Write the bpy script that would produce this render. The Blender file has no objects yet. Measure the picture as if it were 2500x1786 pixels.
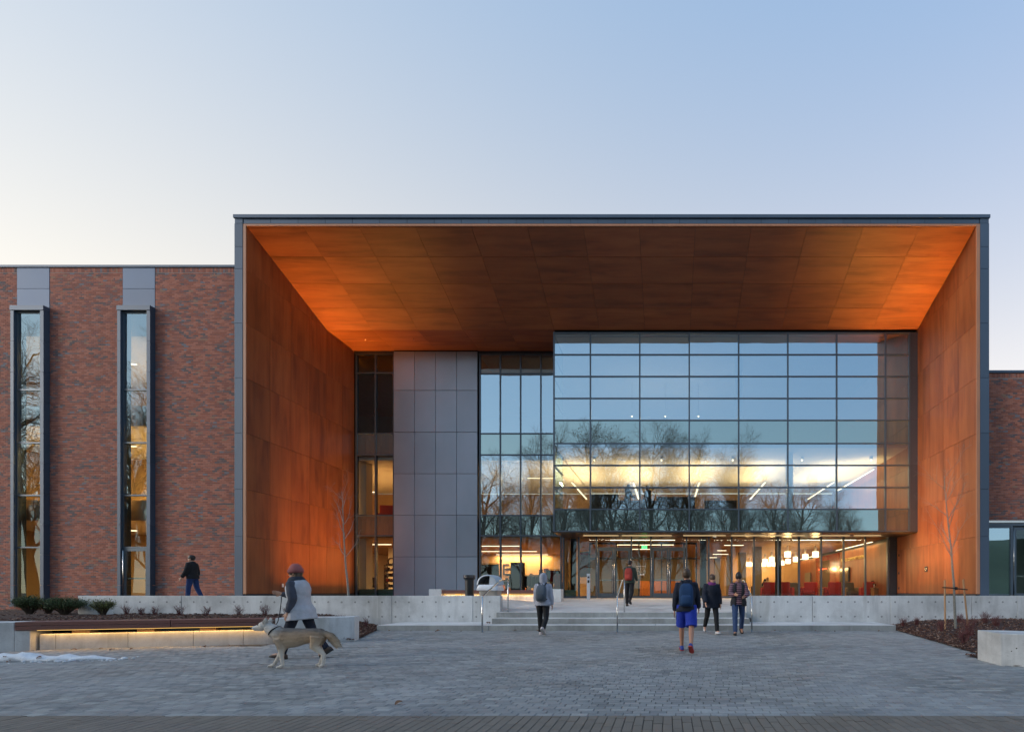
import bpy, bmesh, math, random
from mathutils import Vector, Matrix, noise as mnoise
random.seed(7)
R = math.radians
scene = bpy.context.scene
COL = scene.collection

# ------------------------------------------------------------------ camera
F = 1180.0            # focal length in photo pixels (2500 wide)
VX, VY = 1630.0, 1442.0
EYE = 1.25
cam_d = bpy.data.cameras.new('camera')
cam = bpy.data.objects.new('camera', cam_d)
COL.objects.link(cam)
cam.location = (0, 0, EYE)
cam.rotation_euler = (R(90), 0, 0)
cam_d.sensor_width = 36
cam_d.lens = 36 * F / 2500
cam_d.shift_x = -(VX - 1250) / 2500
cam_d.shift_y = (VY - 893) / 2500
cam_d.clip_start = 0.1
cam_d.clip_end = 2000
scene.camera = cam

# ------------------------------------------------------------------ world, sun, exposure
SUN_EL, SUN_AZ = 18.0, 112.0      # degrees; azimuth to the left of +Y
world = bpy.data.worlds.new('World')
scene.world = world
world.use_nodes = True
wn = world.node_tree
wn.nodes.clear()
def wnode(t, **kw):
    x = wn.nodes.new(t)
    for k, v in kw.items(): setattr(x, k, v)
    return x
wo = wnode('ShaderNodeOutputWorld')
sk = wnode('ShaderNodeTexSky', sky_type='NISHITA')
sk.sun_disc = False
sk.sun_elevation = R(SUN_EL)
sk.sun_rotation = R(-SUN_AZ)
sk.altitude = 0
sk.air_density = 1.0
sk.dust_density = 0.3
sk.ozone_density = 1.0
b1 = wnode('ShaderNodeBackground'); b1.inputs['Strength'].default_value = 0.05
wn.links.new(sk.outputs[0], b1.inputs[0])
# thin high haze of the dusk sky: pale at the horizon, blue overhead, a little warmer on the sunset side
tc = wnode('ShaderNodeTexCoord'); sep = wnode('ShaderNodeSeparateXYZ')
wn.links.new(tc.outputs['Generated'], sep.inputs[0])
def wmath(op, a, b=0.0):
    m = wnode('ShaderNodeMath', operation=op)
    for i, v in enumerate((a, b)):
        if isinstance(v, (int, float)): m.inputs[i].default_value = v
        else: wn.links.new(v, m.inputs[i])
    return m.outputs[0]
hz = wmath('POWER', wmath('SUBTRACT', 1.0, wmath('MAXIMUM', sep.outputs[2], 0.22)), 1.5)
hz = wmath('MULTIPLY', hz, wmath('ADD', 0.74, wmath('MULTIPLY', sep.outputs[1], 0.36)))      # the sunset side holds more haze light
cmb = wnode('ShaderNodeCombineColor')
for k, (A, Bc, C) in enumerate(((0.78, 0.132, 0.095), (0.43, 0.245, 0.068), (-0.05, 0.405, 0.0))):
    D = (0.0, -0.02, -0.04)[k]
    wn.links.new(wmath('MAXIMUM', wmath('ADD', wmath('ADD', wmath('MULTIPLY', hz, A), Bc), wmath('ADD', wmath('MULTIPLY', sep.outputs[0], -C), wmath('MULTIPLY', wmath('SUBTRACT', sep.outputs[1], 0.7), D))), 0.0), cmb.inputs[k])
b2 = wnode('ShaderNodeBackground'); b2.inputs['Strength'].default_value = 1.0
wn.links.new(cmb.outputs[0], b2.inputs[0])
ad = wnode('ShaderNodeAddShader')
wn.links.new(b1.outputs[0], ad.inputs[0]); wn.links.new(b2.outputs[0], ad.inputs[1])
wn.links.new(ad.outputs[0], wo.inputs[0])

sun_d = bpy.data.lights.new('sun', 'SUN')
sun_d.energy = 1.5          # added soft fill standing in for the afterglow, left and slightly behind the camera
sun_d.angle = R(24)
sun_d.color = (1.0, 0.95, 0.90)
sun = bpy.data.objects.new('sun', sun_d)
COL.objects.link(sun)
sd = Vector((-math.sin(R(SUN_AZ)) * math.cos(R(SUN_EL)), math.cos(R(SUN_AZ)) * math.cos(R(SUN_EL)), math.sin(R(SUN_EL))))
sun.rotation_euler = sd.to_track_quat('Z', 'Y').to_euler()

vs = scene.view_settings
vs.view_transform = 'Standard'
vs.look = 'None'
vs.exposure = 0.6
vs.gamma = 1.0
vs.use_curve_mapping = False
cy = scene.cycles
cy.use_denoising = True
cy.denoiser = 'OPENIMAGEDENOISE'
cy.max_bounces = 8
cy.diffuse_bounces = 3
cy.glossy_bounces = 4
cy.transparent_max_bounces = 16
cy.sample_clamp_indirect = 4.0
cy.caustics_reflective = False
cy.caustics_refractive = False
scene.render.use_motion_blur = False

# ------------------------------------------------------------------ helpers
def P(px, py, Y):
    """point of the place that the photograph shows at pixel (px, py), at distance Y"""
    return Vector(((px - VX) * Y / F, Y, EYE - (py - VY) * Y / F))
def PX(px, Y): return (px - VX) * Y / F
def PZ(py, Y): return EYE - (py - VY) * Y / F

def link(o, parent=None):
    COL.objects.link(o)
    if parent is not None:
        o.parent = parent
    return o
def tag(o, label=None, cat=None, group=None, kind=None):
    if label: o['label'] = label
    if cat: o['category'] = cat
    if group: o['group'] = group
    if kind: o['kind'] = kind
    return o
def empty(name, loc=(0, 0, 0), rz=0.0, parent=None):
    o = bpy.data.objects.new(name, None)
    o.empty_display_size = 0.2
    link(o, parent)
    o.location = loc
    o.rotation_euler = (0, 0, rz)
    return o

class MB:
    def __init__(s):
        s.v, s.f, s.m = [], [], []
    def add(s, vs, fs, m=0):
        b = len(s.v)
        s.v += [tuple(p) for p in vs]
        s.f += [tuple(i + b for i in f) for f in fs]
        s.m += [m] * len(fs)
        return s
    def box(s, x0, x1, y0, y1, z0, z1, m=0, skip=()):
        fs = {'bot': (0, 3, 2, 1), 'top': (4, 5, 6, 7), 'front': (0, 1, 5, 4), 'back': (2, 3, 7, 6), 'left': (3, 0, 4, 7), 'right': (1, 2, 6, 5)}
        s.add([(x0, y0, z0), (x1, y0, z0), (x1, y1, z0), (x0, y1, z0), (x0, y0, z1), (x1, y0, z1), (x1, y1, z1), (x0, y1, z1)],
              [f for k, f in fs.items() if k not in skip], m)
        return s
    def cbox(s, x0, x1, y0, y1, z0, z1, c=0.01, m=0):
        """box with chamfered upper rim"""
        s.add([(x0, y0, z0), (x1, y0, z0), (x1, y1, z0), (x0, y1, z0),
               (x0, y0, z1 - c), (x1, y0, z1 - c), (x1, y1, z1 - c), (x0, y1, z1 - c),
               (x0 + c, y0 + c, z1), (x1 - c, y0 + c, z1), (x1 - c, y1 - c, z1), (x0 + c, y1 - c, z1)],
              [(0, 3, 2, 1), (0, 1, 5, 4), (1, 2, 6, 5), (2, 3, 7, 6), (3, 0, 4, 7),
               (4, 5, 9, 8), (5, 6, 10, 9), (6, 7, 11, 10), (7, 4, 8, 11), (8, 9, 10, 11)], m)
        return s
    def prism(s, poly, axis, a, b, m=0):
        """polygon extruded along an axis; poly gives the two other coordinates in order"""
        n = len(poly)
        def pt(p, t):
            if axis == 'x': return (t, p[0], p[1])
            if axis == 'y': return (p[0], t, p[1])
            return (p[0], p[1], t)
        s.add([pt(p, a) for p in poly] + [pt(p, b) for p in poly],
              [tuple(range(n - 1, -1, -1)), tuple(range(n, 2 * n))] + [(i, (i + 1) % n, n + (i + 1) % n, n + i) for i in range(n)], m)
        return s
    def tube(s, pts, rad, n=8, m=0, caps=True):
        pts = [Vector(p) for p in pts]
        if not isinstance(rad, (list, tuple)): rad = [rad] * len(pts)
        b = len(s.v)
        d0 = (pts[1] - pts[0]).normalized()
        ref = Vector((0, 0, 1)) if abs(d0.z) < 0.9 else Vector((1, 0, 0))
        for i, p in enumerate(pts):
            if i == 0: d = pts[1] - pts[0]
            elif i == len(pts) - 1: d = pts[-1] - pts[-2]
            else: d = (pts[i + 1] - pts[i]).normalized() + (pts[i] - pts[i - 1]).normalized()
            d.normalize()
            u = ref - d * ref.dot(d)
            if u.length < 1e-4:
                u = d.orthogonal()
            u.normalize()
            ref = u
            w = d.cross(u)
            for k in range(n):
                a = 2 * math.pi * k / n
                s.v.append(tuple(p + (u * math.cos(a) + w * math.sin(a)) * rad[i]))
        for i in range(len(pts) - 1):
            for k in range(n):
                k2 = (k + 1) % n
                s.f.append((b + i * n + k, b + i * n + k2, b + (i + 1) * n + k2, b + (i + 1) * n + k)); s.m.append(m)
        if caps:
            s.f.append(tuple(b + k for k in range(n - 1, -1, -1))); s.m.append(m)
            e = b + (len(pts) - 1) * n
            s.f.append(tuple(e + k for k in range(n))); s.m.append(m)
        return s
    def rings(s, rs, m=0, caps=True):
        """rs: list of rings, each a list of points of equal count"""
        b = len(s.v); n = len(rs[0])
        for r in rs: s.v += [tuple(p) for p in r]
        for i in range(len(rs) - 1):
            for k in range(n):
                k2 = (k + 1) % n
                s.f.append((b + i * n + k, b + i * n + k2, b + (i + 1) * n + k2, b + (i + 1) * n + k)); s.m.append(m)
        if caps:
            s.f.append(tuple(b + k for k in range(n - 1, -1, -1))); s.m.append(m)
            e = b + (len(rs) - 1) * n
            s.f.append(tuple(e + k for k in range(n))); s.m.append(m)
        return s
    def ball(s, c, rx, ry, rz, n=14, k=9, m=0, rot=None):
        c = Vector(c); rs = []
        for i in range(k):
            t = -math.pi / 2 + math.pi * (i + 0.5) / k if False else -math.pi / 2 + math.pi * (0.04 + 0.92 * i / (k - 1))
            ring = []
            for j in range(n):
                a = 2 * math.pi * j / n
                p = Vector((rx * math.cos(t) * math.cos(a), ry * math.cos(t) * math.sin(a), rz * math.sin(t)))
                if rot is not None: p = rot @ p
                ring.append(c + p)
            rs.append(ring)
        return s.rings(rs, m)
    def mesh(s, name, smooth=False):
        me = bpy.data.meshes.new(name)
        me.from_pydata(s.v, [], s.f)
        if any(s.m): me.polygons.foreach_set('material_index', s.m)
        if smooth: me.polygons.foreach_set('use_smooth', [True] * len(me.polygons))
        me.update()
        return me
    def build(s, name, mats, parent=None, smooth=False, loc=None, rz=None, bevel=0.0):
        me = s.mesh(name, smooth)
        for mm in (mats if isinstance(mats, (list, tuple)) else [mats]): me.materials.append(mm)
        o = bpy.data.objects.new(name, me)
        link(o, parent)
        if loc is not None: o.location = loc
        if rz is not None: o.rotation_euler = (0, 0, rz)
        if bevel:
            bv = o.modifiers.new('bevel', 'BEVEL'); bv.width = bevel; bv.segments = 2; bv.limit_method = 'ANGLE'
        return o
def inst(me, name, parent, loc, rot=None, scale=None):
    o = bpy.data.objects.new(name, me)
    link(o, parent)
    o.location = loc
    if rot is not None: o.rotation_euler = rot
    if scale is not None: o.scale = scale
    return o
def copy_tree(o, parent=None):
    c = o.copy(); COL.objects.link(c); c.parent = parent
    for ch in list(o.children): copy_tree(ch, c)
    return c
SCR = bpy.data.scenes.new('scratch')
def baked(o):
    """the object's mesh with its modifiers applied, worked out in an otherwise empty scene"""
    SCR.collection.objects.link(o)
    vl = SCR.view_layers[0]
    vl.update()
    dg = vl.depsgraph
    res = bpy.data.meshes.new_from_object(o.evaluated_get(dg))
    bpy.data.objects.remove(o)
    return res
def remeshed(mb, name, mat, parent=None, voxel=0.011, smooth=4, loc=None):
    """lofts welded into one continuous smooth surface"""
    me = mb.mesh('tmp')
    o = bpy.data.objects.new('tmp', me)
    r = o.modifiers.new('r', 'REMESH'); r.mode = 'VOXEL'; r.voxel_size = voxel; r.use_smooth_shade = True
    sm = o.modifiers.new('s', 'SMOOTH'); sm.factor = 0.5; sm.iterations = smooth
    res = baked(o); bpy.data.meshes.remove(me)
    res.name = name
    res.materials.clear(); res.materials.append(mat)
    res.polygons.foreach_set('use_smooth', [True] * len(res.polygons))
    ob = bpy.data.objects.new(name, res)
    link(ob, parent)
    if loc is not None: ob.location = loc
    return ob

# ------------------------------------------------------------------ materials
def srgb(h):
    h = h.lstrip('#')
    c = [int(h[i:i + 2], 16) / 255 for i in (0, 2, 4)]
    return tuple(x / 12.92 if x <= 0.04045 else ((x + 0.055) / 1.055) ** 2.4 for x in c)
class NT:
    def __init__(s, name):
        s.mat = bpy.data.materials.new(name); s.mat.use_nodes = True
        s.t = s.mat.node_tree; s.t.nodes.clear()
        s.out = s.n('ShaderNodeOutputMaterial')
    def n(s, typ, **kw):
        x = s.t.nodes.new(typ)
        for k, v in kw.items():
            if k in x.inputs.keys() if hasattr(x.inputs, 'keys') else False: x.inputs[k].default_value = v
            else: setattr(x, k, v)
        return x
    def l(s, a, b): s.t.links.new(a, b)
    def set(s, node, key, v):
        if hasattr(v, 'is_output') or isinstance(v, bpy.types.NodeSocket): s.l(v, node.inputs[key])
        else: node.inputs[key].default_value = v
    def math(s, op, a, b=0.0):
        x = s.n('ShaderNodeMath'); x.operation = op
        s.set(x, 0, a); s.set(x, 1, b); return x.outputs[0]
    def noise(s, vec, scale, detail=4, rough=0.6, dist=0.0):
        x = s.n('ShaderNodeTexNoise'); x.inputs['Scale'].default_value = scale; x.inputs['Detail'].default_value = detail
        x.inputs['Roughness'].default_value = rough; x.inputs['Distortion'].default_value = dist
        if vec is not None: s.l(vec, x.inputs['Vector'])
        return x.outputs['Fac']
    def ramp(s, fac, stops, interp='LINEAR'):
        x = s.n('ShaderNodeValToRGB'); cr = x.color_ramp; cr.interpolation = interp
        while len(cr.elements) < len(stops): cr.elements.new(0.5)
        for e, (p, c) in zip(cr.elements, stops):
            e.position = p; e.color = (c[0], c[1], c[2], 1) if not isinstance(c, float) else (c, c, c, 1)
        s.l(fac, x.inputs[0]); return x.outputs[0]
    def mix(s, fac, a, b, mode='MIX'):
        x = s.n('ShaderNodeMix'); x.data_type = 'RGBA'; x.blend_type = mode
        s.set(x, 0, fac)
        for k, v in ((6, a), (7, b)):
            if isinstance(v, tuple): x.inputs[k].default_value = (*v[:3], 1)
            else: s.l(v, x.inputs[k])
        return x.outputs[2]
    def map(s, vec, scale=(1, 1, 1), loc=None):
        x = s.n('ShaderNodeMapping'); x.inputs['Scale'].default_value = scale
        s.l(vec, x.inputs['Vector'])
        if loc is not None: s.l(loc, x.inputs['Location'])
        return x.outputs[0]
    def pos(s): return s.n('ShaderNodeNewGeometry').outputs['Position']
    def obj(s): return s.n('ShaderNodeTexCoord').outputs['Object']
    def rnd(s):
        """one random number per joined piece and per object"""
        a = s.n('ShaderNodeNewGeometry').outputs['Random Per Island']
        b = s.n('ShaderNodeObjectInfo').outputs['Random']
        return s.math('FRACT', s.math('ADD', a, b))
    def bump(s, h, strength=0.3, dist=0.01):
        x = s.n('ShaderNodeBump'); x.inputs['Strength'].default_value = strength; x.inputs['Distance'].default_value = dist
        s.l(h, x.inputs['Height']); return x.outputs[0]
    def bsdf(s, base, rough=0.6, metal=0.0, normal=None, spec=0.5, emit=None, estr=0.0, coat=0.0):
        x = s.n('ShaderNodeBsdfPrincipled')
        if isinstance(base, tuple): x.inputs['Base Color'].default_value = (*base[:3], 1)
        else: s.l(base, x.inputs['Base Color'])
        s.set(x, 'Roughness', rough); s.set(x, 'Metallic', metal)
        x.inputs['Specular IOR Level'].default_value = spec
        x.inputs['Coat Weight'].default_value = coat
        if normal is not None: s.l(normal, x.inputs['Normal'])
        if emit is not None:
            x.inputs['Emission Color'].default_value = (*emit[:3], 1); x.inputs['Emission Strength'].default_value = estr
        return x.outputs[0]
    def done(s, shader):
        s.l(shader, s.out.inputs['Surface']); return s.mat

def plain(name, col, rough=0.6, metal=0.0, var=0.12, scale=6.0, bump=0.15, bscale=None, spec=0.5, stretch=(1, 1, 1), coat=0.0):
    t = NT(name)
    v = t.map(t.obj(), stretch)
    nz = t.noise(v, scale, 5, 0.6)
    c = t.ramp(nz, [(0.25, tuple(x * (1 - var) for x in col)), (0.75, tuple(min(1, x * (1 + var)) for x in col))])
    nb = t.noise(v, bscale or scale * 6, 4, 0.6)
    return t.done(t.bsdf(c, rough, metal, t.bump(nb, bump, 0.006) if bump else None, spec, coat=coat))
def emitter(name, col, strength):
    t = NT(name); e = t.n('ShaderNodeEmission')
    e.inputs[0].default_value = (*col, 1); e.inputs[1].default_value = strength
    return t.done(e.outputs[0])

def wood_mat(name, grain):
    t = NT(name)
    info = t.n('ShaderNodeObjectInfo').outputs['Random']
    off = t.n('ShaderNodeCombineXYZ')
    for k in range(3): t.l(t.math('MULTIPLY', info, (37.0, 91.0, 53.0)[k]), off.inputs[k])
    if grain == 'z':
        sc1, sc2, sc3 = (3.2, 3.2, 0.22), (26, 26, 0.7), (1.1, 1.1, 0.5)
    else:
        sc1, sc2, sc3 = (0.30, 3.4, 3.4), (0.8, 30, 30), (0.45, 1.4, 1.4)
    p = t.pos()
    big = t.noise(t.map(p, sc1, off.outputs[0]), 1.0, 4, 0.6, 0.4)
    fine = t.noise(t.map(p, sc2, off.outputs[0]), 1.0, 5, 0.7, 0.2)
    streak = t.noise(t.map(p, (2.1, 2.1, 0.28) if grain == 'z' else (0.28, 2.4, 2.4), off.outputs[0]), 1.0, 4, 0.62, 0.5)
    blot = t.noise(t.map(p, sc3, off.outputs[0]), 1.0, 3, 0.5, 0.3)
    c = t.ramp(big, [(0.30, (0.172, 0.050, 0.0185)), (0.5, (0.275, 0.085, 0.030)), (0.72, (0.365, 0.124, 0.043))])
    c = t.mix(t.math('MULTIPLY', fine, 0.55), c, (0.15, 0.039, 0.014), 'MIX')
    c = t.mix(t.ramp(streak, [(0.50, 0.0), (0.70, 0.62)]), c, (0.085, 0.026, 0.016))
    c = t.mix(t.ramp(blot, [(0.35, 0.0), (0.75, 0.45)]), c, (0.37, 0.132, 0.046))
    c2 = t.n('ShaderNodeHueSaturation'); t.l(c, c2.inputs['Color'])
    t.l(t.math('ADD', 0.88, t.math('MULTIPLY', info, 0.26)), c2.inputs['Value'])
    return t.done(t.bsdf(c2.outputs[0], 0.42, 0, t.bump(fine, 0.08, 0.004), 0.45))
M = {}
M['wood_z'] = wood_mat('wood veneer upright grain', 'z')
M['wood_x'] = wood_mat('wood veneer lengthwise grain', 'x')
M['wood_edge'] = plain('pale wood edge', (0.42, 0.19, 0.10), 0.5, var=0.15, scale=3, stretch=(4, 4, 0.4))

def metal_panel(name, col, rough, metal):
    t = NT(name)
    nz = t.noise(t.map(t.pos(), (0.5, 0.5, 0.35)), 1.0, 3, 0.5)
    info = t.n('ShaderNodeObjectInfo').outputs['Random']
    c = t.ramp(nz, [(0.3, tuple(x * 0.9 for x in col)), (0.7, tuple(x * 1.1 for x in col))])
    h = t.n('ShaderNodeHueSaturation'); t.l(c, h.inputs['Color'])
    t.l(t.math('ADD', 0.93, t.math('MULTIPLY', info, 0.14)), h.inputs['Value'])
    b = t.noise(t.map(t.pos(), (1.1, 1.1, 0.6)), 1.0, 2, 0.5)
    r = t.math('ADD', rough, t.math('MULTIPLY', nz, 0.12))
    return t.done(t.bsdf(h.outputs[0], r, metal, t.bump(b, 0.10, 0.02), 0.5))
M['panel'] = metal_panel('grey metal cladding', (0.35, 0.405, 0.475), 0.38, 0.45)
M['fascia'] = metal_panel('blue grey metal fascia', (0.062, 0.092, 0.135), 0.46, 0.2)
M['baypanel'] = metal_panel('pale blue metal cladding', (0.10, 0.145, 0.225), 0.52, 0.2)
M['darkpanel'] = metal_panel('dark metal cladding', (0.075, 0.08, 0.10), 0.40, 0.4)
M['mullion'] = plain('blue grey aluminium', (0.085, 0.112, 0.142), 0.38, 0.35, var=0.06, scale=2, bump=0.0)
M['dark_steel'] = plain('dark painted steel', (0.035, 0.04, 0.05), 0.45, 0.2, var=0.1, scale=3, bump=0.03)
M['steel'] = plain('brushed stainless steel', (0.62, 0.61, 0.59), 0.24, 1.0, var=0.05, scale=20, bump=0.03)
M['bronze'] = plain('dark bronze sheet', (0.060, 0.045, 0.035), 0.3, 0.4, var=0.08, scale=2, bump=0.0)
M['black'] = plain('black joint', (0.012, 0.012, 0.013), 0.8, var=0.1)

def glass_mat(name, base_refl, tint, wav=0.02):
    t = NT(name)
    fr = t.n('ShaderNodeFresnel'); fr.inputs['IOR'].default_value = 1.52
    fac = t.math('MINIMUM', t.math('ADD', base_refl, fr.outputs[0]), 1.0)
    off = t.n('ShaderNodeObjectInfo').outputs['Random']
    mp = t.map(t.pos(), (0.55, 0.55, 0.38))
    cmb = t.n('ShaderNodeVectorMath'); cmb.operation = 'ADD'
    t.l(mp, cmb.inputs[0]); t.l(t.math('MULTIPLY', off, 19.0), cmb.inputs[1])
    w = t.noise(cmb.outputs[0], 1.0, 2, 0.5)
    nrm = t.bump(w, wav, 0.25)
    g = t.n('ShaderNodeBsdfGlossy'); g.inputs['Roughness'].default_value = 0.0
    g.inputs['Color'].default_value = (0.64, 0.87, 1.0, 1); t.l(nrm, g.inputs['Normal'])
    tr = t.n('ShaderNodeBsdfTransparent'); tr.inputs['Color'].default_value = (*tint, 1)
    m = t.n('ShaderNodeMixShader'); t.l(fac, m.inputs[0]); t.l(tr.outputs[0], m.inputs[1]); t.l(g.outputs[0], m.inputs[2])
    return t.done(m.outputs[0])
M['glass'] = glass_mat('coated reflective glazing', 0.50, (0.74, 0.82, 0.78))
M['glass_mid'] = glass_mat('window bay glazing', 0.30, (0.80, 0.86, 0.82))
M['glass_lo'] = glass_mat('clear storefront glazing', 0.045, (0.84, 0.88, 0.84), 0.005)
t = NT('clear glass back'); tr = t.n('ShaderNodeBsdfTransparent'); tr.inputs['Color'].default_value = (0.97, 0.98, 0.97, 1)
M['clear'] = t.done(tr.outputs[0])
def spandrel_mat(name, col):
    t = NT(name)
    d = t.bsdf(col, 0.35)
    off = t.n('ShaderNodeObjectInfo').outputs['Random']
    cmb = t.n('ShaderNodeVectorMath'); cmb.operation = 'ADD'
    t.l(t.map(t.pos(), (0.55, 0.55, 0.38)), cmb.inputs[0]); t.l(t.math('MULTIPLY', off, 19.0), cmb.inputs[1])
    nrm = t.bump(t.noise(cmb.outputs[0], 1.0, 2, 0.5), 0.02, 0.25)
    g = t.n('ShaderNodeBsdfGlossy'); g.inputs['Roughness'].default_value = 0.0; g.inputs['Color'].default_value = (0.68, 0.93, 0.93, 1)
    t.l(nrm, g.inputs['Normal'])
    fr = t.n('ShaderNodeFresnel'); fr.inputs['IOR'].default_value = 1.52
    fac = t.math('MINIMUM', t.math('ADD', 0.36, fr.outputs[0]), 1.0)
    m = t.n('ShaderNodeMixShader'); t.l(fac, m.inputs[0]); t.l(d, m.inputs[1]); t.l(g.outputs[0], m.inputs[2])
    return t.done(m.outputs[0])
M['spandrel'] = spandrel_mat('spandrel glass', (0.030, 0.052, 0.050))

def brick_mat(name, cols, dark):
    t = NT(name)
    r = t.rnd()
    c = t.ramp(r, cols, 'CONSTANT')
    clus = t.noise(t.map(t.pos(), (1.1, 1.1, 2.6)), 1.0, 4, 0.6, 0.6)     # firings that fall together in the wall
    r2 = t.math('FRACT', t.math('MULTIPLY', r, 17.31))
    pick = t.math('LESS_THAN', t.math('ADD', r2, 0.0), t.math('MULTIPLY', t.math('SUBTRACT', clus, 0.38), 2.2))
    c = t.mix(pick, c, t.ramp(t.math('FRACT', t.math('MULTIPLY', r, 7.7)), dark, 'CONSTANT'))
    g = t.noise(t.pos(), 60, 4, 0.7)
    c = t.mix(t.math('MULTIPLY', g, 0.28), c, (0.06, 0.04, 0.035))
    return t.done(t.bsdf(c, 0.85, 0, t.bump(g, 0.4, 0.004), 0.3))
M['brick'] = brick_mat('red brick', [(0.0, (0.38, 0.132, 0.085)), (0.22, (0.46, 0.166, 0.108)), (0.45, (0.32, 0.118, 0.083)), (0.66, (0.50, 0.196, 0.132)), (0.88, (0.41, 0.160, 0.115))],
                       [(0.0, (0.24, 0.145, 0.130)), (0.35, (0.155, 0.120, 0.120)), (0.55, (0.30, 0.125, 0.105)), (0.82, (0.22, 0.215, 0.235)), (0.92, (0.36, 0.21, 0.14))])
M['mortar'] = plain('mortar', (0.38, 0.29, 0.25), 0.95, var=0.12, scale=3, bump=0.3)

def concrete_mat(name, col, stain=0.5, warm=False):
    t = NT(name)
    p = t.pos()
    a = t.noise(p, 0.8, 6, 0.65, 0.3)
    b = t.noise(t.map(p, (3.0, 3.0, 0.5)), 1.0, 5, 0.6)          # rain streaks
    s = t.noise(p, 28, 5, 0.7)
    c = t.ramp(a, [(0.28, tuple(x * 0.62 for x in col)), (0.5, col), (0.74, tuple(x * 1.22 for x in col))])
    c = t.mix(t.ramp(b, [(0.48, 0.0), (0.72, stain)]), c, tuple(x * 0.58 for x in col))
    c = t.mix(t.ramp(s, [(0.30, 0.35), (0.46, 0.0)]), c, tuple(x * 0.5 for x in col))
    b2_ = t.noise(t.map(p, (1.3, 1.3, 0.16)), 1.0, 4, 0.6, 0.3)
    c = t.mix(t.ramp(b2_, [(0.56, 0.0), (0.66, stain * 0.9)]), c, tuple(x * y for x, y in zip(col, (0.55, 0.53, 0.48))))
    w2_ = t.noise(t.map(p, (7.0, 7.0, 0.25)), 1.0, 4, 0.6)
    c = t.mix(t.ramp(w2_, [(0.60, 0.0), (0.74, stain * 0.8)]), c, tuple(min(0.8, x * 1.45) for x in col))
    pit = t.n('ShaderNodeTexVoronoi'); pit.inputs['Scale'].default_value = 9.0; t.l(p, pit.inputs['Vector'])
    hole = t.ramp(pit.outputs['Distance'], [(0.03, 0.7), (0.075, 0.0)])
    c = t.mix(hole, c, tuple(x * 0.35 for x in col))
    return t.done(t.bsdf(c, 0.82, 0, t.bump(s, 0.35, 0.004), 0.35))
M['concrete'] = concrete_mat('board marked concrete', (0.62, 0.63, 0.63))
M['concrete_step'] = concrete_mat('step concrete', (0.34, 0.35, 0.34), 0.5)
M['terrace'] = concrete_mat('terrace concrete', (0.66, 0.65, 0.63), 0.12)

def paver_mat(name, cols, rough=0.75, k=1.0):
    t = NT(name)
    r = t.rnd()
    c = t.ramp(r, [(a, (q[0], q[1] * 0.985, q[2] * 0.93)) for a, q in cols])
    big = t.noise(t.pos(), 0.55, 5, 0.6, 0.5)
    c = t.mix(t.ramp(big, [(0.34, 0.0), (0.68, 0.55 * k)]), c, (0.46, 0.475, 0.49))
    damp = t.noise(t.map(t.pos(), (0.35, 0.8, 1)), 1.0, 5, 0.65, 0.8)
    c = t.mix(t.ramp(damp, [(0.54, 0.0), (0.68, 0.45)]), c, (0.115, 0.123, 0.132))
    frost = t.noise(t.map(t.pos(), (0.45, 1.6, 1)), 1.0, 7, 0.78, 0.6)
    c = t.mix(t.ramp(frost, [(0.56, 0.0), (0.74, 0.6 * k)]), c, (0.62, 0.64, 0.65))
    sp = t.n('ShaderNodeTexVoronoi'); sp.inputs['Scale'].default_value = 3.2; t.l(t.pos(), sp.inputs['Vector'])
    c = t.mix(t.ramp(sp.outputs['Distance'], [(0.02, 0.6), (0.05, 0.0)]), c, (0.04, 0.038, 0.036))
    g = t.noise(t.pos(), 90, 4, 0.7)
    c = t.mix(t.math('MULTIPLY', g, 0.30), c, (0.03, 0.033, 0.036))
    rr = t.math('SUBTRACT', rough + 0.08, t.math('MULTIPLY', t.ramp(damp, [(0.50, 0.0), (0.70, 1.0)]), 0.32))
    return t.done(t.bsdf(c, rr, 0, t.bump(g, 0.45, 0.004), 0.45))
M['paver'] = paver_mat('slate grey paver', [(0.0, (0.155, 0.170, 0.188)), (0.2, (0.32, 0.335, 0.345)), (0.4, (0.205, 0.217, 0.230)), (0.62, (0.38, 0.39, 0.40)), (0.8, (0.265, 0.258, 0.262)), (0.92, (0.46, 0.47, 0.475)), (1.0, (0.19, 0.196, 0.21))])
M['walk'] = paver_mat('brown grey walk paver', [(0.0, (0.205, 0.178, 0.152)), (0.5, (0.238, 0.208, 0.180)), (1.0, (0.185, 0.163, 0.142))], k=0.15)
M['sand'] = plain('joint sand', (0.035, 0.036, 0.038), 0.95, var=0.2, scale=20)

def mulch_mat(name, cols):
    t = NT(name)
    c = t.ramp(t.rnd(), cols)
    g = t.noise(t.pos(), 70, 4, 0.7)
    c = t.mix(t.math('MULTIPLY', g, 0.5), c, (0.02, 0.012, 0.010))
    return t.done(t.bsdf(c, 0.9, 0, t.bump(g, 0.6, 0.006), 0.25))
M['mulch'] = mulch_mat('bark mulch', [(0.0, (0.06, 0.030, 0.024)), (0.45, (0.115, 0.052, 0.038)), (0.72, (0.20, 0.100, 0.066)), (0.90, (0.36, 0.21, 0.145)), (1.0, (0.55, 0.42, 0.34))])
M['bed'] = plain('dark bark bed', (0.05, 0.026, 0.022), 0.95, var=0.4, scale=14, bump=0.8, bscale=40)
M['dryleaf'] = mulch_mat('fallen leaf', [(0.0, (0.16, 0.065, 0.035)), (0.5, (0.26, 0.13, 0.07)), (1.0, (0.36, 0.21, 0.13))])
M['twig_red'] = plain('red twigs', (0.13, 0.035, 0.035), 0.7, var=0.3, scale=8)
M['bark_grey'] = plain('grey young bark', (0.25, 0.24, 0.21), 0.85, var=0.25, scale=18, bump=0.4)
M['bark_dark'] = plain('dark bark', (0.095, 0.074, 0.058), 0.9, var=0.25, scale=4, bump=0.4)
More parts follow.
